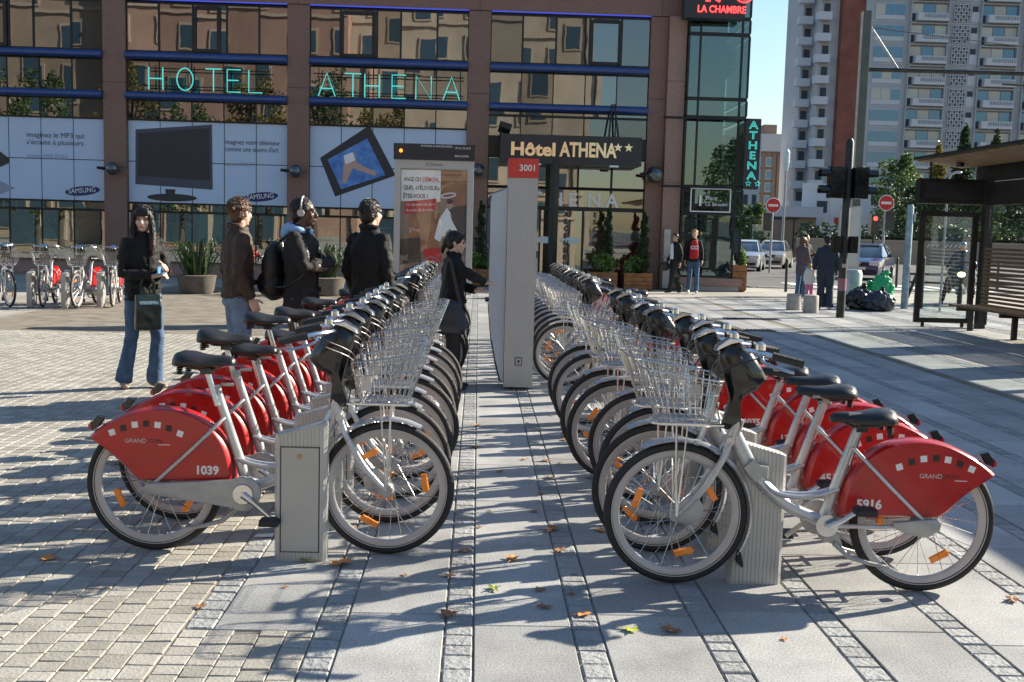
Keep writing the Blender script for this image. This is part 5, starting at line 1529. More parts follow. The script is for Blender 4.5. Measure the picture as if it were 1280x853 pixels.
MB().bb(lx(1072), XE, 0, 14, 0, HTW+1.2).build('wall', 'tower_concrete', tw)
MB().bb(lx(1044), lx(1072)-.01, .3, 13.5, 0, HTW+2.5).build('brick_strip', 'tower_brick', tw)
MB().bb(lx(1021), lx(1044)-.01, 1.6, 13.0, 0, HTW+.6).build('side_wall', 'tower_panel', tw)
MB().bb(lx(1008), lx(1021)-.01, 5.0, 12.9, 0, HTW+.4).build('rear_wing', 'tower_concrete', tw)
bx_ = {}
def share(key, fn, m):
    if key not in bx_:
        me = fn().mesh(key); recalc(me); me.materials.append(M[m]); bx_[key] = me
    return bx_[key]
def inst(name, key, fn, m, parent, loc):
    o = bpy.data.objects.new(name, share(key, fn, m)); col.objects.link(o); o.parent = parent; o.location = loc; return o
rt = random.Random(9)
wA = (lx(1120)-lx(1083)); wB = lx(1172)-lx(1127)
def balc(w):
    mb = MB(); mb.bb(0, w, -1.0, -.02, 0, .14); mb.bb(0, w, -1.0, -.9, .141, .36); mb.bb(0, w, -1.0, -.9, .86, .98)
    mb.bb(0, .1, -.899, -.02, .141, .98); mb.bb(w-.1, w, -.899, -.02, .141, .98); mb.bb(.1, .9, -1.0, -.9, .361, .859)
    n = 13
    for i in range(n):
        x = 1.0+(w-1.1)*i/n; mb.bb(x, x+(w-1.1)/n*.45, -.99, -.91, .361, .859)
    return mb
for f in range(NF):
    z = zb0+f*FH
    MB().bb(lx(1073), XE, -.06, -.001, z-.16, z-.02).build('floor_band', 'tower_panel', tw)
    # plain windows
    wf = inst('window', 'winA', lambda: MB().bb(0, wA, -.05, -.001, .1, 2.25), 'tower_panel', tw, (lx(1083), 0, z))
    for k in range(3):
        gm = rt.choice(['far_glass', 'far_glass', 'blind_cream'])
        inst('pane', 'paneA'+gm, lambda: MB().bb(0, wA/3-.12, -.09, -.052, .75, 2.15), gm, wf, (.06+k*wA/3, 0, 0))
    inst('parapet', 'parA', lambda: MB().bb(.05, wA-.05, -.08, -.052, .14, .72), 'far_glass' if f % 3 else 'tower_white', wf, (0, 0, 0))
    for c0 in (1127, 1214, 1270):
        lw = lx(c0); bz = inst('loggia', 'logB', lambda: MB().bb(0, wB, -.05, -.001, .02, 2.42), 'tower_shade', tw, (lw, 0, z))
        for k in range(3):
            gm = rt.choice(['far_glass', 'far_glass', 'curtain_pale', 'blind_cream', 'blind_cream'])
            inst('pane', 'paneB'+gm, lambda: MB().bb(0, wB/3-.1, -.09, -.052, 1.05, 2.3), gm, bz, (.05+k*wB/3, 0, 0))
        inst('fin', 'finB', lambda: MB().bb(wB+.01, wB+.16, -.5, -.001, -.1, 2.55).bb(-.16, -.01, -.5, -.001, -.1, 2.55).bb(-.159, wB+.159, -.49, -.001, 2.46, 2.6), 'tower_concrete', bz, (0, 0, 0))
        inst('door', 'doorB', lambda: MB().bb(.05, .75, -.1, -.052, .1, 1.04), 'far_dark', bz, (0, 0, 0))
        inst('balcony', 'balB', lambda: balc(wB*.86), 'tower_white', bz, (wB*.12, 0, 0))
    # perforated screen
    ws = lx(1200)-lx(1180)
    def scr():
        mb = MB(); nx, nz = 6, 5
        for i in range(nx+1): mb.bb(ws*i/nx-.045, ws*i/nx+.045, -.2, -.06, .1, 2.4)
        for j in range(nz+1): mb.bb(.046, ws-.046, -.19, -.07, .1+2.3*j/nz-.06, .1+2.3*j/nz+.06)
        for i in range(nx):
            for j in range(nz):
                if (i+j) % 2: mb.bb(ws*i/nx+.046, ws*(i+1)/nx-.046, -.16, -.1, .1+2.3*j/nz+.14, .1+2.3*j/nz+.28)
        return mb
    so = inst('screen_recess', 'scrback', lambda: MB().bb(0, ws, -.05, -.001, .1, 2.4), 'far_dark', tw, (lx(1180), 0, z))
    inst('perforated_screen', 'scr', scr, 'tower_panel', so, (0, 0, 0))
    inst('small_window', 'smw', lambda: MB().bb(0, .75, -.05, -.001, 1.5, 2.2), 'far_dark', tw, (lx(1203), 0, z))
    inst('pale_panel', 'pp', lambda: MB().bb(-.1, 1.0, -.04, -.001, .15, 1.45), 'tower_white', tw, (lx(1203), 0, z))
    # balconies on the left flank
    for (xa, yy, key) in ((1014, 1.55, 'sb1'), (1000, 4.9, 'sb2')):
        sb = inst('side_balcony', 'sideb', lambda: MB().bb(0, 1.9, -1.3, 0, 0, .15).bb(0, 1.9, -1.3, -1.2, .151, 1.05).bb(0, .1, -1.19, 0, .151, 1.05), 'tower_white', tw, (lx(xa), yy, z-.1))
        inst('window', 'sidew', lambda: MB().bb(.75, 1.6, -.03, -.001, .3, 2.3), 'far_dark', tw, (lx(xa)+.4, yy, z))
# ------------------------------------------------------------------ brown offices behind
BY = 205.0
mat('brown_facade', (.24, .165, .12), .85, var=.1, vscale=.2); mat('pale_roof', (.48, .48, .5), .8)
bb_ = thing('brown_building', 'brown ribbed building with square windows and pale roof storey', 'building', (at(945, 300, BY).x, BY, 0))
def bxl(px): return at(px, 230, BY).x-at(945, 300, BY).x
zt_ = at(970, 190, BY).z; zr_ = at(970, 168, BY).z
MB().bb(bxl(925), bxl(1020), 0, 14, 0, zt_).build('wall', 'brown_facade', bb_)
MB().bb(bxl(925), bxl(1020), -.5, 14, zt_+.01, zr_).build('roof_storey', 'pale_roof', bb_)
MB().bb(bxl(957), bxl(973), 3, 8, zr_+.01, at(965, 154, BY).z).build('plant_room', 'brown_facade', bb_)
for q in (985, 990, 996): MB().tube([(bxl(q), 2, zr_), (bxl(q), 2, zr_+2.2)], .08, 5).build('chimney_pipe', 'pale_roof', bb_)
for px in (953, 966, 972, 979, 992, 1000): MB().bb(bxl(px)-.35, bxl(px)+.35, -.25, -.001, 0, zt_-.3).build('facade_rib', 'brown_facade', bb_)
for r in range(6):
    z = at(961, 199+r*15.8, BY).z
    for px in (951, 960.5, 986, 1001):
        wf = inst('window', 'bwin', lambda: MB().bb(-.75, .75, -.12, -.001, -.9, .9), 'tower_white', bb_, (bxl(px), 0, z-.6))
        inst('pane', 'bpane', lambda: MB().bb(-.6, .6, -.16, -.121, -.75, .75), 'far_glass', wf, (0, 0, 0))
gw = thing('grey_side_building', 'plain pale grey building behind the vertical hotel sign', 'building', (at(932, 300, 150).x, 150, 0))
MB().bb(-5, 1.6, 0, 12, 0, at(935, 170, 150).z).build('wall', 'pale_roof', gw)
for r in range(4):
    for q in range(2): MB().bb(-.6+q*1.2, 0.0+q*1.2, -.08, -.001, 3+r*3.2, 4.4+r*3.2).build('window', 'far_dark', gw)
mat('shop_white', (.6, .6, .62), .7); 
sw = thing('white_hoarding', 'white panelled hoarding beyond the parked cars', 'hoarding', (at(1000, 300, 92).x, 92, 0))
for i in range(5): MB().bb(i*1.2+.01, i*1.2+1.19, 0, .1, .3, 6.4).build('panel', 'shop_white', sw)
MB().bb(1.3, 2.2, -.05, -.001, 3.9, 4.9).build('dark_window', 'far_dark', sw); MB().bb(2.9, 3.5, -.05, -.001, 3.0, 3.5).build('red_mark', 'sign_red', sw)
for i in (0, 2, 4): MB().bb(i*1.2+.5, i*1.2+.6, .11, .2, 0, 6.2).build('post', 'pole_dark', sw)
kio = thing('street_kiosk', 'low flat-roofed kiosk between the brown building and the hoarding', 'kiosk', (at(972, 300, 90).x, 90, 0))
MB().bb(0, 3.2, 0, 2, 0, 3.4).build('wall', 'brown_facade', kio); MB().bb(-.4, 3.6, -.5, 2.4, 3.41, 4.3).build('roof', 'pale_roof', kio); MB().bb(1.9, 2.7, -.04, -.001, .05, 2.9).build('door', 'far_dark', kio)
st = thing('glass_stop', 'small dark framed stop under the vertical hotel sign', 'shelter', (at(938, 300, 80).x, 80, 0))
for x in (0, 1.6, 3.2): MB().bb(x, x+.1, 0, .1, 0, 3.0).build('post', 'pole_dark', st)
MB().bb(-.2, 3.5, -.4, 1.0, 3.0, 3.15).build('roof', 'pole_dark', st)
MB().bb(.1, 1.6, .03, .06, .5, 2.6).build('glass_pane', 'glass_clear', st)
lpx = at(978, 300, 70); lp2 = thing('street_lamp', 'slim pale street lamp behind the parked cars', 'lamp post', (lpx.x, 70, 0))
MB().tube([(0, 0, 0), (0, 0, 6.2)], [.1, .07], 8).build('post', 'galv', lp2, smooth=40); MB().rings([(0, 0, 6.0, .12, .12), (0, 0, 6.5, .22, .22), (0, 0, 7.2, .22, .22), (0, 0, 7.4, .08, .08)], 10).build('lantern', 'glow_white', lp2)
# ------------------------------------------------------------------ the side of the square behind the camera (seen mirrored in the hotel glass)
mat('sandstone', (.36, .27, .205), .85, var=.12, vscale=.5)
mat('sandstone_trim', (.46, .37, .29), .85)
mat('old_glass', (.05, .09, .13), .1, metal=.2, spec=.8)
RYB = -38.0
ob = thing('sandstone_building', 'sunlit sandstone building with arched windows facing the hotel across the square', 'building', (-24, RYB, 0))
VOL = [(-34, -9, 0, 29, 'sandstone'), (-9, 13, 1.8, 25, 'sand_pink'), (13, 34.6, -1.2, 27.5, 'sand_cream')]
mat('sand_pink', (.37, .23, .18), .85, var=.12, vscale=.5); mat('sand_cream', (.43, .36, .28), .85, var=.12, vscale=.5)
for x0, x1, y1, zt, mm in VOL:
    MB().bb(x0+.01, x1-.01, -10, y1, 0, zt).build('wall', mm, ob); MB().bb(x0+.02, x1-.02, y1+.001, y1+.4, zt-.9, zt-.3).build('cornice', 'sandstone_trim', ob)
    MB().tube([(x1-.6, y1+.1, 0), (x1-.6, y1+.1, zt-1)], .1, 8).build('drainpipe', 'pole_dark', ob)
def arch(w, h, y0, y1):
    pts = [(-w/2, 0), (w/2, 0), (w/2, h)]+[(w/2*cos(pi*i/8), h+w/2*sin(pi*i/8)) for i in range(1, 8)]+[(-w/2, h)]
    return MB().prism(pts, y0, y1)
for r, (z, w, h, ar) in enumerate(((.6, 2.6, 2.8, 1), (5.6, 1.3, 2.0, 0), (9.4, 1.3, 2.0, 0), (13.2, 1.5, 2.2, 0), (17.4, 1.3, 2.0, 0), (21.2, 1.3, 2.0, 0), (25.0, 1.3, 1.6, 0))):
    for i in range(19):
        x = -32+i*3.6+(.5 if (r+i) % 3 == 0 else 0)
        if (r*5+i*7) % 6 == 0: continue
        yv = [v[2] for v in VOL if v[0] <= x < v[1]][0]; zlim = [v[3] for v in VOL if v[0] <= x < v[1]][0]
        if z+h > zlim-1.2 or min(abs(x+9), abs(x-13), abs(x-34.6), abs(x+34)) < 1.5: continue
        if ar:
            wf = inst('window', 'ar%d' % r, lambda: arch(w+.5, h, .0, .12), 'sandstone_trim', ob, (x, yv, z)); inst('pane', 'arp%d' % r, lambda: arch(w, h, .121, .16), 'old_glass', wf, (0, 0, .1))
        else:
            wf = inst('window', 'sq%d' % r, lambda: MB().bb(-w/2-.2, w/2+.2, 0, .12, -.2, h+.2), 'sandstone_trim', ob, (x, yv, z)); inst('pane', 'sqp%d' % r, lambda: MB().bb(-w/2, w/2, .121, .16, 0, h), 'old_glass', wf, (0, 0, 0))
for x0, x1, y1, zt, mm in VOL:
    for z in (4.9, 20.4): MB().bb(x0+.03, x1-.03, y1+.001, y1+.2, z, z+.3).build('string_course', 'sandstone_trim', ob)
for i in range(7):
    x = -38+i*5.2
    tree((x, -22+(i % 2)*3, 0), 11+(i % 3)*1.4, 3.1, 40+i, 'leafy plane tree on the square in front of the sandstone building', 'plane trees across the square', 'leaf_mid' if i % 2 else 'leaf_autumn', 3000, .34)
tree((19, -18, 0), 8.5, 2.4, 60, 'leafy plane tree beside the end of the sandstone building', 'plane trees across the square', 'leaf_mid', 2600, .32)
gb = thing('grey_office_block', 'grey office block beyond the end of the sandstone building', 'building', (42, -52, 0))
MB().bb(-12, 20, -12, 0, 0, 11).build('wall', 'tower_concrete', gb)
for r in range(3):
    for i in range(10): inst('window', 'gw', lambda: MB().bb(0, 2.0, .0, .08, 0, 1.7), 'old_glass', gb, (-11+i*3.0, 0, 1.2+r*3.4))
# ------------------------------------------------------------------ cars
mat('car_silver', (.42, .45, .50), .28, metal=.6, coat=.8); mat('car_beige', (.30, .28, .24), .3, metal=.5, coat=.8); mat('car_blue', (.02, .035, .12), .22, metal=.4, coat=.9)
mat('car_glass', (.03, .045, .06), .06, spec=.8, coat=.5); mat('lamp_clear', (.6, .62, .65), .15, coat=.6); mat('plate_white', (.7, .7, .68), .5); mat('trim_black', (.015, .015, .016), .6)
def car(px, py, paint, rz, label, L=4.05, W=1.7):
    g = ground(px, py, -.02)
    t = thing('parked_car', label, 'car', (g.x, g.y, -.02), rz, group='cars parked along the side street')
    # local: nose towards -y; side profile stations y, zlow, zbelt
    hw = W/2
    st = [(-2.02, .38, .62, .72), (-1.98, .24, .74, .86), (-1.6, .2, .86, .97), (-1.05, .2, .95, 1.0), (-.9, .2, .97, 1.0), (.2, .2, .98, 1.0), (1.3, .2, 1.0, 1.0), (1.85, .24, .98, .95), (2.0, .36, .9, .86), (2.03, .42, .74, .8)]
    loops = []
    for y, z0, z1, k in st:
        w = hw*k
        loops.append([(-w*.93, y, z0), (w*.93, y, z0), (w, y, z0+.14), (w, y, (z0+z1)/2+.05), (w*.95, y, z1-.05), (w*.8, y, z1), (-w*.8, y, z1), (-w*.95, y, z1-.05), (-w, y, (z0+z1)/2+.05), (-w, y, z0+.14)])
    bo = MB().loft(loops).build('body', paint, t, smooth=40)
    cab = [(-1.08, .94, .80), (-.35, 1.38, .66), (.1, 1.46, .63), (1.1, 1.43, .62), (1.55, 1.28, .63), (1.9, .98, .76)]
    lo2 = [[(-hw*.86 if i == 0 or i == 5 else -hw*.9, y, .95), (hw*.86 if i == 0 or i == 5 else hw*.9, y, .95), (hw*k*1.02, y, max(.951, z-.05)), (hw*k*.85, y, max(.952, z)), (-hw*k*.85, y, max(.952, z)), (-hw*k*1.02, y, max(.951, z-.05))] for i, (y, z, k) in enumerate(cab)]
    MB().loft(lo2).build('cabin', 'car_glass', t, smooth=30)
    rf_ = MB().loft([[(-hw*.57, y, z+.002), (hw*.57, y, z+.002), (hw*.55, y, z+.03), (-hw*.55, y, z+.03)] for y, z in ((-.34, 1.385), (.1, 1.462), (1.1, 1.432), (1.5, 1.30))])
    rf_.build('roof', paint, t, smooth=30)
    pl_ = MB()
    for s in (-1, 1):
        pl_.tube([(s*hw*.82, -1.08, .95), (s*hw*.64, -.34, 1.39), (s*hw*.61, .1, 1.46), (s*hw*.60, 1.1, 1.43), (s*hw*.75, 1.86, .98)], .035, 6)
        pl_.tube([(s*hw*.9, .35, .95), (s*hw*.63, .38, 1.45)], .035, 6)
    pl_.build('pillars', paint, t)
    for s in (-1, 1):
        MB().soft([(s*.58-.22, .60), (s*.58+.22, .60), (s*.58+.2*(1 if s < 0 else 1), .77), (s*.58-.2, .77)], .06, .9, y=-1.96).build('headlight', 'lamp_clear', t, smooth=40)
        MB().box((s*(hw+.09), -.75, 1.0), (.16, .1, .12)).build('mirror', paint, t)
        for y in (-1.25, 1.3):
            wl_ = MB().tube([(s*(hw-.2), y, .31), (s*(hw+.005), y, .31)], .31, 20).build('wheel', 'rubber', t, smooth=40)
            MB().tube([(s*(hw+.0), y, .31), (s*(hw+.015), y, .31)], .2, 16).build('rim', 'galv', wl_)
    MB().bb(-.62, .62, -2.05, -1.99, .3, .42).build('grille', 'trim_black', t); MB().bb(-.3, .3, -2.035, -2.0, .6, .74).build('grille', 'trim_black', t)
    MB().bb(-.26, .26, -2.075, -2.052, .44, .55).build('number_plate', 'plate_white', t)
    MB().tube([(0, -2.03, .70), (0, -2.045, .70)], .05, 10).build('badge', 'chrome', t)
    return t
car(931, 338, 'car_silver', -.33, 'silver car parked beside the glass corner of the hotel')
car(966, 335, 'car_beige', -.40, 'beige car parked between the silver car and the no entry sign')
car(1084, 349, 'car_blue', -.52, 'dark blue car stopped behind the rubbish bags')
# fallen leaves
mat('leaf_brown', (.26, .12, .05), .7, var=.35, vscale=30); mat('leaf_orange', (.5, .2, .05), .65, var=.3, vscale=30); mat('leaf_yellow', (.5, .55, .05), .6, var=.2, vscale=30); mat('leaf_green_dry', (.2, .24, .05), .65, var=.4, vscale=30)
LV = [(427, 706, 'leaf_orange', .14, 'curled orange fallen leaf at the foot of the end dock'), (383, 702, 'leaf_green_dry', .11, 'yellow-green fallen leaf at the foot of the end dock'), (788, 789, 'leaf_yellow', .085, 'bright yellow-green leaf lying alone on a slab'),
      (689, 663, 'leaf_brown', .13, None), (687, 598, 'leaf_brown', .085, None), (683, 577, 'leaf_brown', .085, None), (676, 618, 'leaf_brown', .06, None), (752, 665, 'leaf_orange', .09, None), (736, 598, 'leaf_brown', .08, None), (705, 551, 'leaf_orange', .08, None), (594, 560, 'leaf_brown', .1, None),
      (617, 737, 'leaf_green_dry', .095, None), (561, 721, 'leaf_brown', .08, None), (675, 739, 'leaf_brown', .07, None), (681, 760, 'leaf_brown', .08, None), (714, 743, 'leaf_brown', .05, None), (1265, 751, 'leaf_brown', .1, None), (146, 581, 'leaf_brown', .1, None), (599, 660, 'leaf_brown', .05, None), (443, 662, 'leaf_orange', .06, None), (505, 720, 'leaf_brown', .04, None), (700, 580, 'leaf_brown', .05, None), (357, 735, 'leaf_orange', .035, None), (612, 640, 'leaf_brown', .04, None), (598, 532, 'leaf_orange', .07, None), (660, 530, 'leaf_brown', .05, None)]+[(x_, y_, 'leaf_brown' if i_ % 3 else 'leaf_orange', .045+.02*(i_ % 4), None) for i_, (x_, y_) in enumerate([(640, 560), (625, 590), (580, 690), (640, 700), (745, 640), (668, 640), (730, 770), (560, 770), (590, 610), (655, 575), (700, 690), (840, 790), (980, 800), (250, 760), (120, 640), (60, 700), (610, 545), (690, 520)])]
rl2 = random.Random(8)
def leaf_mesh(rnd):
    mb = MB(); n = 15; ring = []
    for i in range(n):
        a = 2*pi*i/n; r = (.5 if i % 3 == 0 else .27 if i % 3 == 1 else .33)*rnd.uniform(.8, 1.2)
        ring.append(Vector((r*cos(a), r*sin(a)*.8, .03+.22*abs(sin(a*1.5+rnd.random()))*r+rnd.uniform(0, .06))))
    vs = [Vector((0, 0, .07))]+ring; mb.add(vs, [(0, 1+i, 1+(i+1) % n) for i in range(n)])
    mb.tube([(-.3, 0, .05), (-.6, .05, .12), (-.75, .1, .06)], .012, 4)
    return mb
lm = [leaf_mesh(rl2).mesh('blade') for _ in range(5)]
for px, py, m, s, lab in LV:
    g = ground(px, py); t = thing('fallen_leaf', lab or {'leaf_brown': 'dry brown fallen leaf lying on the paving', 'leaf_orange': 'small orange-brown fallen leaf lying on the paving', 'leaf_green_dry': 'greenish dry leaf lying on the aisle paving'}[m], 'leaf', (g.x, g.y, .002), rl2.random()*6.28, group='fallen leaves on the paving')
    me = rl2.choice(lm).copy(); me.materials.append(M[m]); o = bpy.data.objects.new('blade', me); col.objects.link(o); o.parent = t; o.scale = (s, s, s)
g = ground(330, 671); pp_ = thing('paper_scrap', 'white scrap of paper lying by the dock foot', 'paper', (g.x, g.y, .003))
MB().add([(-.05, -.02, 0), (.045, -.025, .004), (.05, .022, .01), (-.04, .02, .003)], [(0, 1, 2, 3)]).build('sheet', 'decal_white', pp_)
# ------------------------------------------------------------------ people
mat('skin_light', (.62, .41, .31), .5, var=.06, vscale=8); mat('skin_dark', (.09, .045, .03), .42); mat('skin_mid', (.48, .29, .2), .5)
mat('hair_black', (.012, .009, .008), .38, bump=.8, bscale=90, spec=.4); mat('hair_reddish', (.05, .016, .009), .4, bump=.8, bscale=90); mat('hair_brown', (.09, .042, .018), .5, bump=.9, bscale=70); mat('hair_blond', (.4, .24, .08), .55, bump=.8, bscale=60)
mat('coat_black', (.010, .010, .011), .75, bump=.25, bscale=200, spec=.3); mat('leather_black', (.013, .012, .012), .5, bump=.3, bscale=60); mat('jacket_brown', (.045, .022, .012), .7, var=.2, vscale=10, bump=.2, bscale=120)
mat('parka_dark', (.02, .019, .02), .8, bump=.25, bscale=60, spec=.25); mat('denim', (.05, .10, .19), .85, var=.3, vscale=12, bump=.25, bscale=180); mat('denim_light', (.16, .22, .31), .85, var=.25, vscale=9, bump=.2, bscale=180)
mat('trouser_olive', (.07, .06, .04), .85); mat('trouser_black', (.009, .009, .010), .8); mat('shoe_dark', (.02, .018, .016), .5); mat('shoe_white', (.6, .58, .55), .6); mat('shoe_beige', (.3, .22, .16), .6)
mat('hood_blue', (.22, .38, .62), .85); mat('shirt_red', (.45, .012, .02), .8); mat('shirt_white', (.65, .66, .7), .8); mat('coat_mauve', (.085, .06, .075), .85); mat('kid_white', (.58, .56, .53), .85); mat('kid_pink', (.5, .14, .24), .85)
mat('navy_coat', (.012, .022, .04), .8); mat('lip', (.35, .10, .09), .4); mat('eye_dark', (.012, .009, .008), .15); mat('helmet_grey', (.2, .25, .3), .2, coat=.8); mat('bag_leather', (.014, .018, .028), .42, bump=.3, bscale=40)
mat('ticket_blue', (.08, .3, .6), .5); mat('headphone_grey', (.45, .45, .45), .4, metal=.3)
def V(*a): return Vector(a)
def hand(mb, w, d, nrm, side, s, curl=.5):
    d = d.normalized(); nrm = (nrm-d*nrm.dot(d)).normalized(); lat = d.cross(nrm)
    R = Matrix((lat, nrm, d)).transposed()
    mb.tube([w-d*.03*s, w+d*.01*s], .025*s, 8)
    mb.ell(w+d*.05*s, (.042*s, .017*s, .054*s), 12, 8, rot=R)
    for i, l in enumerate((.066, .076, .072, .056)):
        b = w+d*.088*s+lat*((i-1.5)*.0205*s)*side*-1
        d2 = (d*cos(curl)+nrm*sin(curl)); d3 = (d*cos(curl*2.1)+nrm*sin(curl*2.1))
        mb.tube([b-d*.02*s, b, b+d2*l*.5*s, b+d2*l*.5*s+d3*l*.5*s], [.0098*s, .0098*s, .0092*s, .0082*s], 7, roundcap=True)
    b = w+d*.025*s+lat*side*.032*s
    mb.tube([b, b+(d*.6+lat*side*.75+nrm*.2)*.04*s, b+(d*.95+lat*side*.75+nrm*.45)*.066*s], [.013*s, .0115*s, .0095*s], 7, roundcap=True)
STR = {'messy': 420, 'long': 420, 'bun': 240, 'short': 320}
def strands(t, Hd, s, hm, hk):
    rnd = random.Random(hk+hm); mb = MB()
    for _ in range(STR[hk]):
        a = rnd.uniform(0, 2*pi); e = rnd.uniform(-.35, 1.5)
        d = V(cos(a)*cos(e), sin(a)*cos(e), sin(e))
        if d.y < -.35 and d.z < (.62 if hk != 'long' else .5): continue
        p = V(0, .024, .036)+V(d.x*.087, d.y*.100, d.z*.093)
        dn = V(d.x*.35, .35+d.y*.3, -.75) if hk != 'messy' else V(rnd.gauss(0, .6), rnd.gauss(0, .6), rnd.gauss(-.2, .5))
        dn = (dn-d*dn.dot(d)).normalized()
        if hk == 'long':
            if d.y < -.1: dn = V((1 if d.x > 0 else -1)*.9, -.1, -.5)
            sx = .094*(1 if d.x > 0 else -1)*rnd.uniform(.75, 1.08) if d.y < .35 else d.x*.1
            yy = rnd.uniform(-.075, .02) if d.y < .35 else rnd.uniform(.08, .12)
            pts = [p, p+dn*.03+d*.004, V(sx, min(yy, .1), -.06), V(sx*1.03, yy, -.17), V(sx*.98+rnd.gauss(0, .008), yy+rnd.gauss(0, .008), -.27), V(sx*.9+rnd.gauss(0, .016), yy+rnd.gauss(0, .014), rnd.uniform(-.38, -.31))]
            if d.y < -.3 and abs(d.x) < .35: pts = [p, p+V(0, -.02, -.02), V(p.x*1.1, -.1, .045+rnd.uniform(-.012, .012))]
        elif hk == 'messy': pts = [p-d*.006, p+d*.008+dn*.014, p+d*.016+dn*.034]
        else: pts = [p-d*.004, p+d*.003+dn*.012, p+d*.001+dn*.026]
        if hk == 'long': pts = catmull(pts, 2)
        n = len(pts); mb.tube([Hd(*q) for q in pts], [(.0026 if hk != 'long' else .0036)*s*(1-.75*i/(n-1)) for i in range(n)], 3, caps=False)
    mb.build('hair_strands', hm, t)
def person(loc, rz, H, label, spec, group=None, near=True):
    s = H/1.75
    t = thing('person', label, 'person', loc, rz, group)
    vx = .0095 if near else .02
    hip = spec.get('hip', V(0, 0, 0))                       # pelvis shift
    lean = spec.get('lean', 0.0)                            # forward lean of the upper body, radians
    def U(p):                                               # upper-body point, leaning about the pelvis
        p = Vector(p); q = p-V(0, 0, .95); q = Matrix.Rotation(lean, 3, 'X') @ q
        return (q+V(0, 0, .95)+hip)*s
    legs = spec.get('legs', {}); arms = spec.get('arms', {})
    dl = {}
    for sd, sg in (('L', 1), ('R', -1)):
        l = legs.get(sd) or [V(sg*.10, -.012, .50), V(sg*.105, .02, .085), V(sg*.125, -.15, .03)]
        dl[sd] = [(V(sg*.088, 0, .90)+hip)*s]+[Vector(p)*s for p in l]
    al = {}
    for sd, sg in (('L', 1), ('R', -1)):
        a = arms.get(sd) or [V(sg*.225, .02, 1.13), V(sg*.235, -.04, .89)]
        al[sd] = [U((sg*.16, .01, 1.405))]+[U(p) for p in a[:2]]
    # ---- head
    hp = U(spec.get('head', (0, -.02, 1.628))); yaw, pitch = spec.get('yaw', 0), spec.get('pitch', 0)
    RH_ = Matrix.Rotation(yaw, 3, 'Z') @ Matrix.Rotation(pitch, 3, 'X')
    def Hd(x, y, z): return hp+RH_ @ V(x, y, z)*s
    mb = MB()
    mb.ell(Hd(0, .012, .025), (.077*s, .095*s, .09*s), 18, 12, rot=RH_)
    mb.ell(Hd(0, -.022, -.03), (.062*s, .068*s, .085*s), 18, 12, rot=RH_)
    mb.ell(Hd(0, -.056, -.088), (.034*s, .03*s, .024*s), 12, 8, rot=RH_)
    for sg in (-1, 1):
        mb.ell(Hd(sg*.04, -.062, -.025), (.024*s, .022*s, .026*s), 10, 6, rot=RH_)
        mb.ell(Hd(sg*.03, -.076, .026), (.026*s, .014*s, .010*s), 10, 6, rot=RH_)
        mb.ell(Hd(sg*.078, .012, -.008), (.010*s, .02*s, .031*s), 8, 6, rot=RH_)
    mb.tube([Hd(0, -.084, .016), Hd(0, -.1, -.012), Hd(0, -.107, -.03)], [.009*s, .0115*s, .0145*s], 8, roundcap=True)
    mb.ell(Hd(0, -.086, -.062), (.024*s, .012*s, .011*s), 10, 6, rot=RH_)
    mb.tube([U((0, .012, 1.40)), U((0, .005, 1.50)), Hd(0, .012, -.06)], [.075*s, .056*s, .054*s], 12)
    # ---- torso, arms, legs of the body
    for p, r in (((0, 0, .90), (.15, .10, .10)), ((0, .0, 1.05), (.125, .09, .14)), ((0, 0, 1.22), (.13, .09, .15)), ((0, 0, 1.35), (.14, .08, .09))):
        mb.ell(U(p), tuple(q*s for q in r), 14, 10)
    for sd in 'LR':
        a = al[sd]; mb.tube([a[0], a[0].lerp(a[1], .5), a[1], a[1].lerp(a[2], .4), a[2]], [.038*s, .034*s, .031*s, .033*s, .025*s], 10, roundcap=True)
        sgn = 1 if sd == 'L' else -1
        hd_ = (arms.get(sd) or [None, None, V(0, -.25, -1)])
        hdv = Vector(hd_[2]) if len(hd_) > 2 and hd_[2] is not None else (a[2]-a[1])
        hn = Vector(hd_[3]) if len(hd_) > 3 else V(-sgn, 0, 0)
        hand(mb, a[2], hdv, hn, (1 if sd == 'R' else -1)*(1), s, hd_[4] if len(hd_) > 4 else .35)
        l = dl[sd]; mb.tube([l[0], l[0].lerp(l[1], .5), l[1], l[1].lerp(l[2], .35), l[2]], [.078*s, .068*s, .05*s, .05*s, .035*s], 10, roundcap=True)
    skin_part('body', mb, spec.get('skin', 'skin_light'), t, vx*.8 if near else .016, 2)
    if near or spec.get('face'):
        for sg in (-1, 1):
            br = MB(); br.tube([Hd(sg*.015, -.094, .022), Hd(sg*.033, -.092, .028), Hd(sg*.05, -.081, .022)], .004*s, 5); br.build('eyebrow', spec.get('hairm', 'hair_black'), t)
            ey = MB(); ey.ell(Hd(sg*.031, -.0855, .004), (.0135*s, .008*s, .0062*s), 10, 6, rot=RH_); ey.build('eye', 'eye_dark', t, smooth=180)
        MB().ell(Hd(0, -.0975, -.062), (.022*s, .006*s, .0075*s), 12, 6, rot=RH_).build('lips', spec.get('lip', 'lip'), t, smooth=180)
    # ---- hair
    hm = spec.get('hairm', 'hair_black'); hk = spec.get('hair', 'short'); hb = MB()
    if hk != 'none':
        hb.ell(Hd(0, .022, .036), (.086*s, .099*s, .092*s), 18, 12, rot=RH_)
        hb.ell(Hd(0, .055, -.015), (.078*s, .062*s, .075*s), 14, 10, rot=RH_)
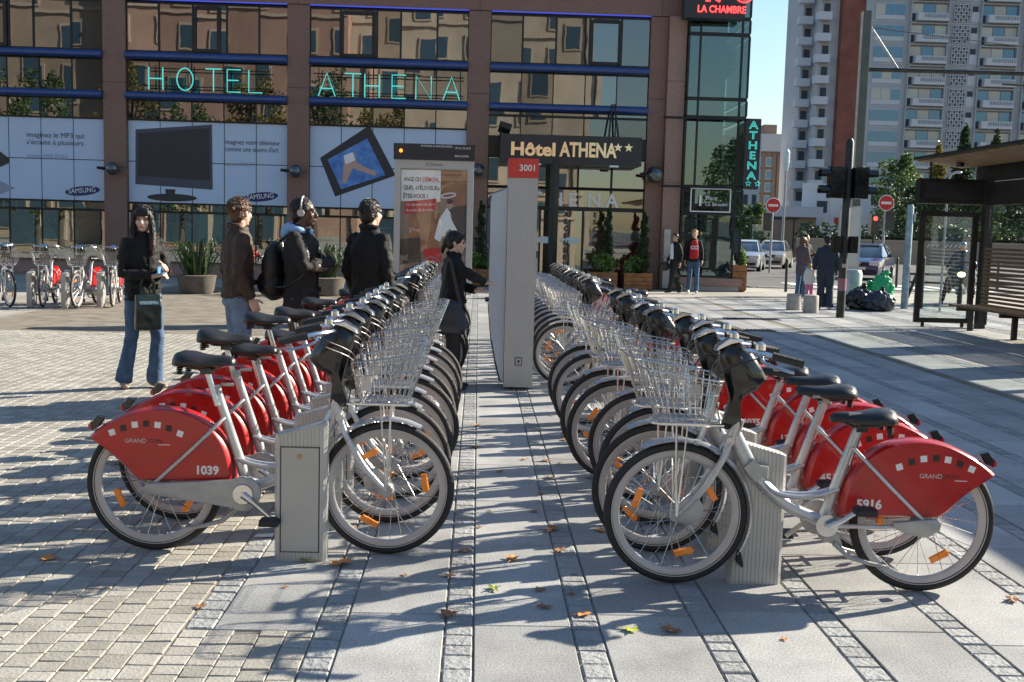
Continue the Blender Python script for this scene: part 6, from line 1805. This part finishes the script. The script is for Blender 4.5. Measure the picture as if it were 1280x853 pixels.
    if hk == 'messy':
        rnd = random.Random(2)
        for _ in range(75):
            a = rnd.random()*6.28; e = rnd.uniform(-.1, 1.5)
            d = V(cos(a)*cos(e), sin(a)*cos(e)*1.1, sin(e)); 
            if d.y < -.55 and d.z < .55: continue
            p = V(0, .022, .03)+V(d.x*.082, d.y*.095, d.z*.088); hb.tube([Hd(*p), Hd(*(p+d*.016+V(rnd.uniform(-.025, .025), rnd.uniform(-.025, .025), rnd.uniform(-.02, .006))))], [.015*s, .0055*s], 6)
    if hk == 'long':
        for sg in (-1, 1):
            hb.tube([Hd(sg*.05, -.052, .085), Hd(sg*.079, -.05, .02), Hd(sg*.085, -.045, -.06), Hd(sg*.09, -.05, -.16), Hd(sg*.088, -.065, -.27), Hd(sg*.08, -.07, -.33)], [.024*s, .026*s, .03*s, .036*s, .03*s, .012*s], 8, flat=(.7, 1.1))
        hb.tube([Hd(0, .06, .03), Hd(0, .088, -.1), Hd(0, .1, -.24), Hd(0, .1, -.33)], [.08*s, .085*s, .08*s, .04*s], 10, flat=(.55, 1.2))
        for i in range(7):
            x = -.051+i*.017; hb.tube([Hd(x*.8, -.05, .112), Hd(x, -.086, .075), Hd(x*1.05, -.094, .036)], [.014*s, .0125*s, .008*s], 6)
    if hk == 'bun':
        hb.ell(Hd(0, .115, -.01), (.04*s, .04*s, .045*s), 12, 8); hb.tube([Hd(0, .12, -.02), Hd(.0, .14, -.09), Hd(0, .135, -.14)], [.03*s, .025*s, .01*s], 8)
        for sg in (-1, 1): hb.tube([Hd(sg*.03, -.066, .085), Hd(sg*.076, -.05, .04), Hd(sg*.08, -.01, .0)], [.02*s, .016*s, .012*s], 6)
    if hk == 'bob':
        for sg in (-1, 1): hb.tube([Hd(sg*.04, -.03, .08), Hd(sg*.078, -.02, .0), Hd(sg*.082, -.01, -.1)], [.03*s, .034*s, .022*s], 8)
        hb.tube([Hd(0, .07, .0), Hd(0, .085, -.13)], [.08*s, .065*s], 10, flat=(.6, 1))
    if hb.v: skin_part('hair', hb, hm, t, .0075 if near else .013, 1, .012 if near else 0, .03)
    if 'cap' in spec:
        cp = MB(); cp.ell(Hd(0, .02, .05), (.091*s, .104*s, .085*s), 16, 10, rot=RH_)
        if spec.get('peak'): cp.tube([Hd(0, -.06, .06), Hd(0, -.15, .045)], [.07*s, .055*s], 10, flat=(.15, 1))
        skin_part('cap', cp, spec['cap'], t, .014, 2)
    if hk in STR: strands(t, Hd, s, hm, hk)
    # ---- trousers
    tr = MB(); fl = spec.get('flare', 0.0); tw_ = spec.get('legw', 1.0)
    tr.ell(U((0, .005, .93)), (.165*s, .118*s, .11*s), 16, 10)
    tr.ell(U((0, .02, .88)), (.15*s, .118*s, .1*s), 14, 8)
    for sd in 'LR':
        l = dl[sd]; a = l[2]+(l[2]-l[1]).normalized()*.025*s
        tr.tube([l[0]+V(0, 0, .02)*s, l[0].lerp(l[1], .5), l[1], l[1].lerp(l[2], .5), a], [.098*s*tw_, .085*s*tw_, .066*s*tw_, (.064+fl*.4)*s*tw_, (.066+fl)*s*tw_], 12, roundcap=False)
    skin_part('trousers', tr, spec.get('tr', 'denim'), t, .012 if near else .02, 3, .016 if near else .01, .07)
    for sd in 'LR':
        l = dl[sd]; an, toe = l[2], l[3]; sh_ = MB()
        d = (toe-an); d.z = 0; d = d.normalized() if d.length > 1e-4 else V(0, -1, 0)
        heel = V(an.x, an.y, toe.z-.002*s)-d*.045*s
        zc = max(.03*s, toe.z); tp = V(toe.x, toe.y, zc)
        sh_.tube([V(heel.x, heel.y, zc+.01*s), V(an.x, an.y, zc+.02*s), tp.lerp(V(an.x, an.y, zc), .45), tp], [.034*s, .04*s, .042*s, .034*s], 12, flat=[(.9, .95), (1.05, .95), (.8, 1), (.62, 1)], roundcap=True, up=(0, 0, 1))
        sh_.tube([V(an.x, an.y, zc), an+V(0, 0, .02)*s], .04*s, 10)
        skin_part('shoe', sh_, spec.get('sh', 'shoe_dark'), t, .01 if near else .016, 2)
    # ---- jacket
    jk = MB(); hem = spec.get('hem', .84); jw = spec.get('jw', 1.0)
    secs = [(hem, .172, .13), (hem+.08, .175, .132), (1.0, .165, .123), (1.12, .16, .12), (1.25, .172, .128), (1.34, .176, .124), (1.41, .155, .105), (1.455, .105, .085), (1.49, .072, .068)]
    rows = []
    for z, rx, ry in secs:
        if z > hem-.001:
            ring = []
            for k in range(18):
                an = 2*pi*k/18; ring.append(U((rx*jw*cos(an), ry*jw*sin(an)+.004, z)))
            rows.append(ring)
    jk.loft(rows)
    if spec.get('collar', True): jk.tube([U((.07*cos(2*pi*i/14), .07*sin(2*pi*i/14)+.01, 1.505+(.012 if sin(2*pi*i/14) > 0 else -.012))) for i in range(14)], .019*s, 7, closed=True)
    for sd in 'LR':
        a = al[sd]; w = a[2]-(a[2]-a[1]).normalized()*.015*s; k = jw*spec.get('sleeve', 1.0)
        jk.tube([a[0]-V(.04*(1 if sd == 'L' else -1), 0, 0)*s, a[0], a[0].lerp(a[1], .5), a[1], a[1].lerp(w, .5), w], [.066*s, .063*s*k, .058*s*k, .052*s*k, .048*s*k, .042*s*k], 12)
    skin_part('jacket', jk, spec.get('jk', 'coat_black'), t, .0115 if near else .02, 2, .042 if near else .014, .075)
    if near:
        MB().tube([U((.174*jw*cos(2*pi*i/20), .132*jw*sin(2*pi*i/20)+.004, hem+.012)) for i in range(20)], .009*s, 6, closed=True).build('hem', spec.get('jk', 'coat_black'), t, smooth=180)
        for sd in 'LR':
            a = al[sd]; w = a[2]-(a[2]-a[1]).normalized()*.02*s; d_ = (a[2]-a[1]).normalized()
            MB().tube([w-d_*.03*s, w+d_*.012*s], .045*s*jw*spec.get('sleeve', 1.0), 12).build('cuff', spec.get('jk', 'coat_black'), t, smooth=40)
            sg = 1 if sd == 'L' else -1
            MB().box(U((sg*.115, -.098, max(hem+.14, .98))), (.11*s, .02*s, .045*s), rot=Matrix.Rotation(sg*.75, 3, 'Z')).build('pocket_flap', spec.get('jk', 'coat_black'), t)
        MB().tube([U((.006, -.128*jw-.004, z)) for z in (hem+.02, 1.0, 1.15, 1.3)]+[U((.004, -.105, 1.42))], .006*s, 5).build('placket', spec.get('jk', 'coat_black'), t)
    if 'shirt' in spec:
        sb = MB(); sb.loft([[U((.085*cos(2*pi*k/14)*w_, -.118+.035*sin(2*pi*k/14)-.004, z)) for k in range(14)] for z, w_ in ((1.0, 1.0), (1.2, .95), (1.38, .8), (1.46, .45))])
        skin_part('shirt', sb, spec['shirt'], t, .014, 2)
    if 'hood' in spec:
        hdm = MB(); hdm.tube([U((.095*cos(2*pi*i/14), .085*sin(2*pi*i/14)+.025, 1.485+.03*sin(2*pi*i/14))) for i in range(14)], .034*s, 8, closed=True); hdm.ell(U((0, .12, 1.45)), (.11*s, .06*s, .09*s), 12, 8)
        skin_part('hood', hdm, spec['hood'], t, .012, 2, .015, .06)
    if 'phones' in spec:
        ph = MB(); ph.tube([Hd(.088*cos(pi*i/12), .01, .03+.105*sin(pi*i/12)) for i in range(13)], .007*s, 6)
        for sg in (-1, 1): ph.tube([Hd(sg*.078, .01, -.005), Hd(sg*.1, .01, -.005)], .03*s, 12)
        ph.build('headphones', 'headphone_grey', t, smooth=40)
    t['_al'] = 0; del t['_al']
    return t, al, Hd, U, s
# woman with the carrier bag
g = ground(180, 486)
r1 = .75
w1, al, Hd, U, s = person((g.x, g.y, 0), r1, 1.71, 'woman in black jacket and jeans with long dark hair, looking over', dict(
    skin='skin_light', hair='long', hairm='hair_black', jk='coat_black', tr='denim', flare=.022, sh='shoe_beige', hem=.86, legw=.93, yaw=-.62,
    legs={'L': [V(.115, -.06, .50), V(.125, .03, .085), V(.15, -.13, .03)], 'R': [V(-.09, .06, .50), V(-.13, .16, .085), V(-.17, .02, .03)]},
    arms={'L': [V(.215, -.03, 1.13), V(.10, -.26, 1.16), V(-.35, -.8, .35), V(-.6, .3, -.4), .8], 'R': [V(-.215, -.02, 1.12), V(-.02, -.25, 1.10), V(.8, -.6, .3), V(.3, .3, -1), .7]}))
hr = MB()
for sg in (-1, 1): hr.tube([Hd(sg*.098, -.06, -.13), Hd(sg*.097, -.075, -.24), Hd(sg*.085, -.08, -.335)], [.02*s, .028*s, .012*s], 8)
skin_part('hair_ends', hr, 'hair_reddish', w1, .009, 1, .01, .03)
tk = MB().box(U((.02, -.34, 1.165)), (.10, .012, .06), rz=.3); tko = tk.build('ticket', 'ticket_blue', w1)
def carried(name, label, cat, loc, rz): return thing(name, label, cat, loc, rz)
mat('carrier_green', (.005, .016, .014), .35, coat=.2); mat('carrier_print', (.35, .45, .5), .4, color2=(.05, .12, .25), vscale=25)
q = w1.matrix_basis @ U((-.06, -.22, 1.06))
cb_ = carried('carrier_bag', 'shiny green and black carrier bag hanging from the woman\'s forearm', 'bag', (q.x, q.y, .60), r1-.2)
mb = MB(); mb.loft([[(-.135*k, -.03*d, z), (.135*k, -.03*d, z), (.135*k, .03*d, z), (-.135*k, .03*d, z)] for z, k, d in ((-.02, .98, 1.0), (.0, 1.02, 1.3), (.2, .98, 1.5), (.30, .96, .8), (.31, .95, .5))])
mb.v = [(a*.86, b, c) for a, b, c in mb.v]; skin_part('bag_body', mb, 'carrier_green', cb_, .011, 2, .014, .09)
MB().box((0, -.047, .235), (.17, .006, .03)).build('bag_print', 'carrier_print', cb_)
MB().tube([(-.06, 0, .29), (-.055, .0, .42), (0, .02, .505), (.055, 0, .42), (.06, 0, .29)], .011, 6, flat=(.4, 1.6)).build('handle', 'carrier_green', cb_)
# man in the brown jacket
p_ = at(298, 380, 9.5)
m2, al, Hd, U, s = person((p_.x, 9.5, 0), 2.05, 1.80, 'man in brown corduroy jacket and pale jeans looking away, seen from his side', dict(
    skin='skin_light', hair='messy', hairm='hair_brown', jk='jacket_brown', tr='denim_light', hem=.90, yaw=.55, sh='shoe_dark',
    arms={'R': [V(-.215, .06, 1.13), V(-.215, -.05, .90), V(.1, -.5, -.9), V(.8, 0, 0), .5], 'L': [V(.215, .06, 1.13), V(.2, -.06, .90), V(-.1, -.5, -.9), V(-.8, 0, 0), .5]}))
MB().rings([(0, 0, .885*s, .168*s, .125*s), (0, 0, .92*s, .17*s, .127*s)], 18).build('shirt_tail', 'cloth_white', m2)
# man with headphones and backpack
p_ = at(377, 380, 9.45)
r3 = 1.35
m3, al, Hd, U, s = person((p_.x, 9.45, 0), r3, 1.82, 'man in dark parka with pale blue hood and headphones, arms folded', dict(
    skin='skin_dark', hair='short', hairm='hair_black', jk='parka_dark', tr='trouser_olive', hem=.80, jw=1.08, hood='hood_blue', phones=1, yaw=.15, lip='skin_dark',
    arms={'R': [V(-.225, -.1, 1.17), V(.05, -.25, 1.22), V(1, .25, .1), V(0, .8, -.3), .4], 'L': [V(.225, -.1, 1.17), V(-.05, -.225, 1.17), V(-1, .25, .1), V(0, .8, -.2), .4]}))
q = m3.matrix_basis @ U((0, .22, 1.02))
bp_ = carried('backpack', 'black backpack worn over the dark parka', 'backpack', (q.x, q.y, q.z), r3)
mb = MB(); mb.ell((0, .03, .13), (.16, .10, .25), 16, 12); mb.ell((0, .03, -.02), (.165, .11, .13), 16, 10); mb.ell((0, .11, .0), (.12, .06, .11), 12, 8)
skin_part('pack', mb, 'leather_black', bp_, .013, 3, .02, .08)
for sg in (-1, 1): MB().tube(catmull([(sg*.1, -.02, .33), (sg*.13, -.2, .46), (sg*.145, -.33, .33), (sg*.16, -.34, .15), (sg*.19, -.2, .0), (sg*.15, -.02, -.02)], 4), .02, 6, flat=(.35, 1)).build('strap', 'leather_black', bp_)
MB().tube([(0, .135, -.09), (0, .168, .0), (0, .165, .08)], .008, 5).build('zip', 'galv', bp_)
# man in the black jacket, from behind
p_ = at(461, 380, 9.6)
person((p_.x, 9.6, 0), 2.62, 1.83, 'man in plain black jacket with short dark hair, seen from behind', dict(
    skin='skin_light', hair='short', hairm='hair_black', jk='coat_black', tr='trouser_black', hem=.78, jw=.98, sleeve=.95, yaw=-.05,
    arms={'R': [V(-.21, .03, 1.13), V(-.21, -.06, .90), V(0, -.4, -1), V(1, 0, 0), .5], 'L': [V(.21, .03, 1.13), V(.2, -.10, .90), V(-.1, -.5, -1), V(-1, 0, 0), .5]}))
# woman at the terminal
p_ = ground(574, 482)
r5 = 1.5
w5, al, Hd, U, s = person((kg.x-.66, kg.y+.02, 0), r5, 1.56, 'woman in black coat with tied hair reaching to the ticket terminal', dict(
    skin='skin_light', hair='bun', hairm='hair_black', jk='coat_black', tr='trouser_black', hem=.62, flare=.025, legw=1.1, sh='leather_black', pitch=.12,
    arms={'R': [V(-.20, -.22, 1.27), V(-.14, -.36, 1.20), V(.1, -1, .0), V(0, 0, -1), .15], 'L': [V(.22, -.02, 1.16), V(.10, -.24, 1.10), V(-.3, -1, .2), V(-.5, 0, -.8), .6]}))
q = w5.matrix_basis @ U((-.22, .02, .66))
sb_ = carried('shoulder_bag', 'navy leather shoulder bag at the hip of the woman using the terminal', 'bag', (q.x, q.y, q.z), r5+pi/2)
mb = MB(); mb.ell((0, 0, .13), (.17, .06, .15), 16, 10); mb.ell((0, 0, .06), (.185, .07, .09), 16, 8); mb.ell((0, 0, .24), (.12, .04, .08), 12, 8)
skin_part('bag_body', mb, 'bag_leather', sb_, .011, 2, .02, .06)
MB().tube(catmull([(-.11, 0, .25), (-.06, .02, .45), (-.01, .08, .68), (.03, .1, .69), (.07, .03, .45), (.11, 0, .25)], 4), .012, 6, flat=(.4, 1.4)).build('strap', 'bag_leather', sb_)
# couple walking past the corner
g = ground(842, 367)
person((g.x, g.y, 0), -1.15, 1.64, 'woman in black suit striding past the glass corner with a bag', dict(face=1,
    hair='short', hairm='hair_black', jk='coat_black', tr='trouser_black', hem=.74, shirt='shirt_white', skin='skin_mid', yaw=.35,
    legs={'L': [V(.09, -.14, .52), V(.10, -.22, .10), V(.10, -.38, .05)], 'R': [V(-.09, -.02, .50), V(-.10, .30, .16), V(-.10, .20, .04)]},
    arms={'L': [V(.24, .06, 1.14), V(.25, .02, .90)], 'R': [V(-.24, .03, 1.14), V(-.24, -.12, .92)]}), group=None, near=False)
bg_ = carried('hand_bag', 'black bag carried by the woman in the black suit', 'bag', (g.x-.28, g.y-.02, .62), .3)
skin_part('bag_body', MB().ell((0, 0, .12), (.16, .07, .14), 14, 8), 'leather_black', bg_, .02, 1)
MB().tube(catmull([(-.08, 0, .22), (-.03, 0, .36), (.03, 0, .36), (.08, 0, .22)], 3), .01, 5).build('handle', 'leather_black', bg_)
g = ground(865, 367)
m7, al, Hd, U, s = person((g.x, g.y, 0), -.15, 1.76, 'man in red sweatshirt under open black jacket walking in blue jeans', dict(face=1,
    hair='short', hairm='hair_blond', jk='coat_black', tr='denim', hem=.86, shirt='shirt_red', skin='skin_light', sh='shoe_white', yaw=-.3,
    legs={'L': [V(.10, -.10, .51), V(.10, -.12, .09), V(.11, -.28, .04)], 'R': [V(-.09, .03, .50), V(-.10, .20, .13), V(-.11, .06, .03)]}), near=False)
text('chest_lettering', 'CCI', .13, 'shirt_white', m7, (-.10, -.175, 1.22), (pi/2, 0, 0), bold=.006, extrude=.002)
sr = MB(); sr.loft([[U((.125*cos(2*pi*k/14)*w_, -.105+.055*sin(2*pi*k/14), z)) for k in range(14)] for z, w_ in ((.95, 1.0), (1.2, 1.0), (1.36, .85), (1.46, .5))])
skin_part('sweatshirt', sr, 'shirt_red', m7, .016, 2)
# family at the bollards
g = ground(1000, 374)
person((g.x, g.y, 0), 2.2, 1.64, 'woman in mauve-brown coat and jeans standing with a child', dict(hair='bob', hairm='hair_brown', jk='coat_mauve', tr='denim', hem=.72, skin='skin_light', sh='shoe_white',
    arms={'R': [V(-.24, .03, 1.14), V(-.2, -.16, 1.0)], 'L': [V(.24, -.1, 1.2), V(.16, -.3, 1.28)]}), near=False)
g = ground(1006, 376)
person((g.x, g.y-.3, 0), 2.6, .98, 'small child in white jacket and pink trousers', dict(hair='bob', hairm='hair_blond', jk='kid_white', tr='kid_pink', hem=.78, jw=1.2, legw=1.2, skin='skin_light', sh='shoe_white', head=(0, -.02, 1.60)), near=False)
g = ground(1012, 372)
person((g.x, g.y+.6, 0), .4, 1.72, 'man in dark jacket facing the woman in mauve', dict(hair='short', hairm='hair_black', jk='coat_black', tr='trouser_black', hem=.8, skin='skin_mid',
    arms={'R': [V(-.24, .0, 1.15), V(-.12, -.25, 1.2)], 'L': [V(.24, .0, 1.15), V(.12, -.25, 1.22)]}), near=False)
g = ground(1030, 387)
person((g.x, g.y, 0), 2.75, 1.68, 'man in navy coat, cap and loose dark trousers seen from behind', dict(hair='short', hairm='hair_black', cap='navy_coat', jk='navy_coat', tr='navy_coat', legw=1.3, flare=.02, hem=.86, jw=1.18, skin='skin_mid', sh='shoe_white',
    arms={'R': [V(-.27, .02, 1.14), V(-.26, -.08, .92)], 'L': [V(.27, .02, 1.14), V(.28, -.05, .92)]}), near=False)
g = ground(1046, 380); hb_ = carried('hand_bag', 'dark teal bag at the side of the man in navy', 'bag', (g.x-.1, g.y, .72), 0)
skin_part('bag_body', MB().ell((0, 0, .16), (.17, .08, .2), 14, 8), 'navy_coat', hb_, .02, 1)
MB().tube([(-.08, 0, .3), (0, 0, .5), (.08, 0, .3)], .012, 5).build('handle', 'navy_coat', hb_)
# motorcyclist
mat('moto_dark', (.02, .024, .03), .3, coat=.6); mat('headlamp_lit', (.8, .6, .3), .3, emit=(1, .7, .35), estr=1.2); mat('moto_screen', (.04, .06, .08), .08, coat=.8)
g = ground(1199, 383)
mc = thing('motorcycle', 'dark touring motorcycle with lit headlamp behind the shelter screen', 'motorcycle', (g.x, g.y, 0), -.42)
for y in (0, 1.45):
    w_ = MB(); seg = 32
    w_.tube([(0, y+.29*cos(2*pi*i/seg), .3+.29*sin(2*pi*i/seg)) for i in range(seg)], .055, 8, closed=True)
    wo_ = w_.build('wheel', 'rubber', mc, smooth=180); MB().tube([(-.03, y, .3), (.03, y, .3)], .2, 20).build('rim', 'galv', wo_)
fk = MB()
for sg in (-1, 1): fk.tube([(sg*.09, 0, .3), (sg*.1, .25, .95)], .028, 8)
fk.build('fork', 'galv', mc)
mb = MB(); mb.ell((0, .25, .82), (.36, .3, .24), 16, 10); mb.ell((0, .12, .62), (.26, .2, .26), 14, 8); mb.ell((0, .6, .62), (.24, .45, .26), 14, 8); mb.ell((0, 1.05, .72), (.18, .45, .14), 14, 8)
for sg in (-1, 1): mb.ell((sg*.26, .35, .5), (.08, .2, .22), 10, 8); mb.ell((sg*.26, 1.35, .6), (.12, .25, .18), 10, 8)
skin_part('fairing', mb, 'moto_dark', mc, .025, 3)
MB().soft([(-.2, .92), (.2, .92), (.17, 1.16), (0, 1.22), (-.17, 1.16)], .02, .9, y=.18).build('windscreen', 'moto_screen', mc, smooth=40)
MB().ell((0, -.07, .80), (.10, .05, .07), 14, 8).build('headlamp', 'headlamp_lit', mc, smooth=180)
MB().tube([(-.38, .42, 1.02), (-.2, .3, 1.0), (.2, .3, 1.0), (.38, .42, 1.02)], .018, 6).build('handlebar', 'pole_dark', mc)
for sg in (-1, 1):
    MB().tube([(sg*.3, .3, 1.0), (sg*.38, .22, 1.05)], .01, 5).ell((sg*.42, .2, 1.06), (.075, .03, .045), 10, 6).build('mirror', 'moto_dark', mc)
MB().bb(-.14, .14, -.06, -.03, .42, .5).build('number_plate', 'plate_white', mc); MB().tube([(0, -.28+.0, .45), (0, 0, .63), (0, .3, .5)], .07, 8, flat=(.25, 1)).build('mudguard', 'moto_dark', mc)
rg = Vector((g.x, g.y, 0))+Matrix.Rotation(-.42, 3, 'Z') @ V(0, .72, 0)
person((rg.x, rg.y, 0), -.42, 1.74, 'motorcyclist in dark jacket and grey helmet seated on the motorcycle', dict(hair='none', cap='helmet_grey', jk='moto_dark', tr='trouser_black', hem=.86, jw=1.1, lean=.18, hip=V(0, 0, -.08), skin='skin_mid', head=(0, -.06, 1.60),
    legs={'L': [V(.28, -.42, .72), V(.30, -.22, .30), V(.33, -.38, .24)], 'R': [V(-.30, -.36, .66), V(-.42, -.18, .12), V(-.46, -.34, .03)]},
    arms={'L': [V(.3, -.2, 1.2), V(.36, -.42, 1.12), V(0, -1, -.1), V(0, 0, -1), 1.0], 'R': [V(-.3, -.2, 1.2), V(-.36, -.42, 1.12), V(0, -1, -.1), V(0, 0, -1), 1.0]}), near=False)
bpy.data.scenes.remove(_ts)
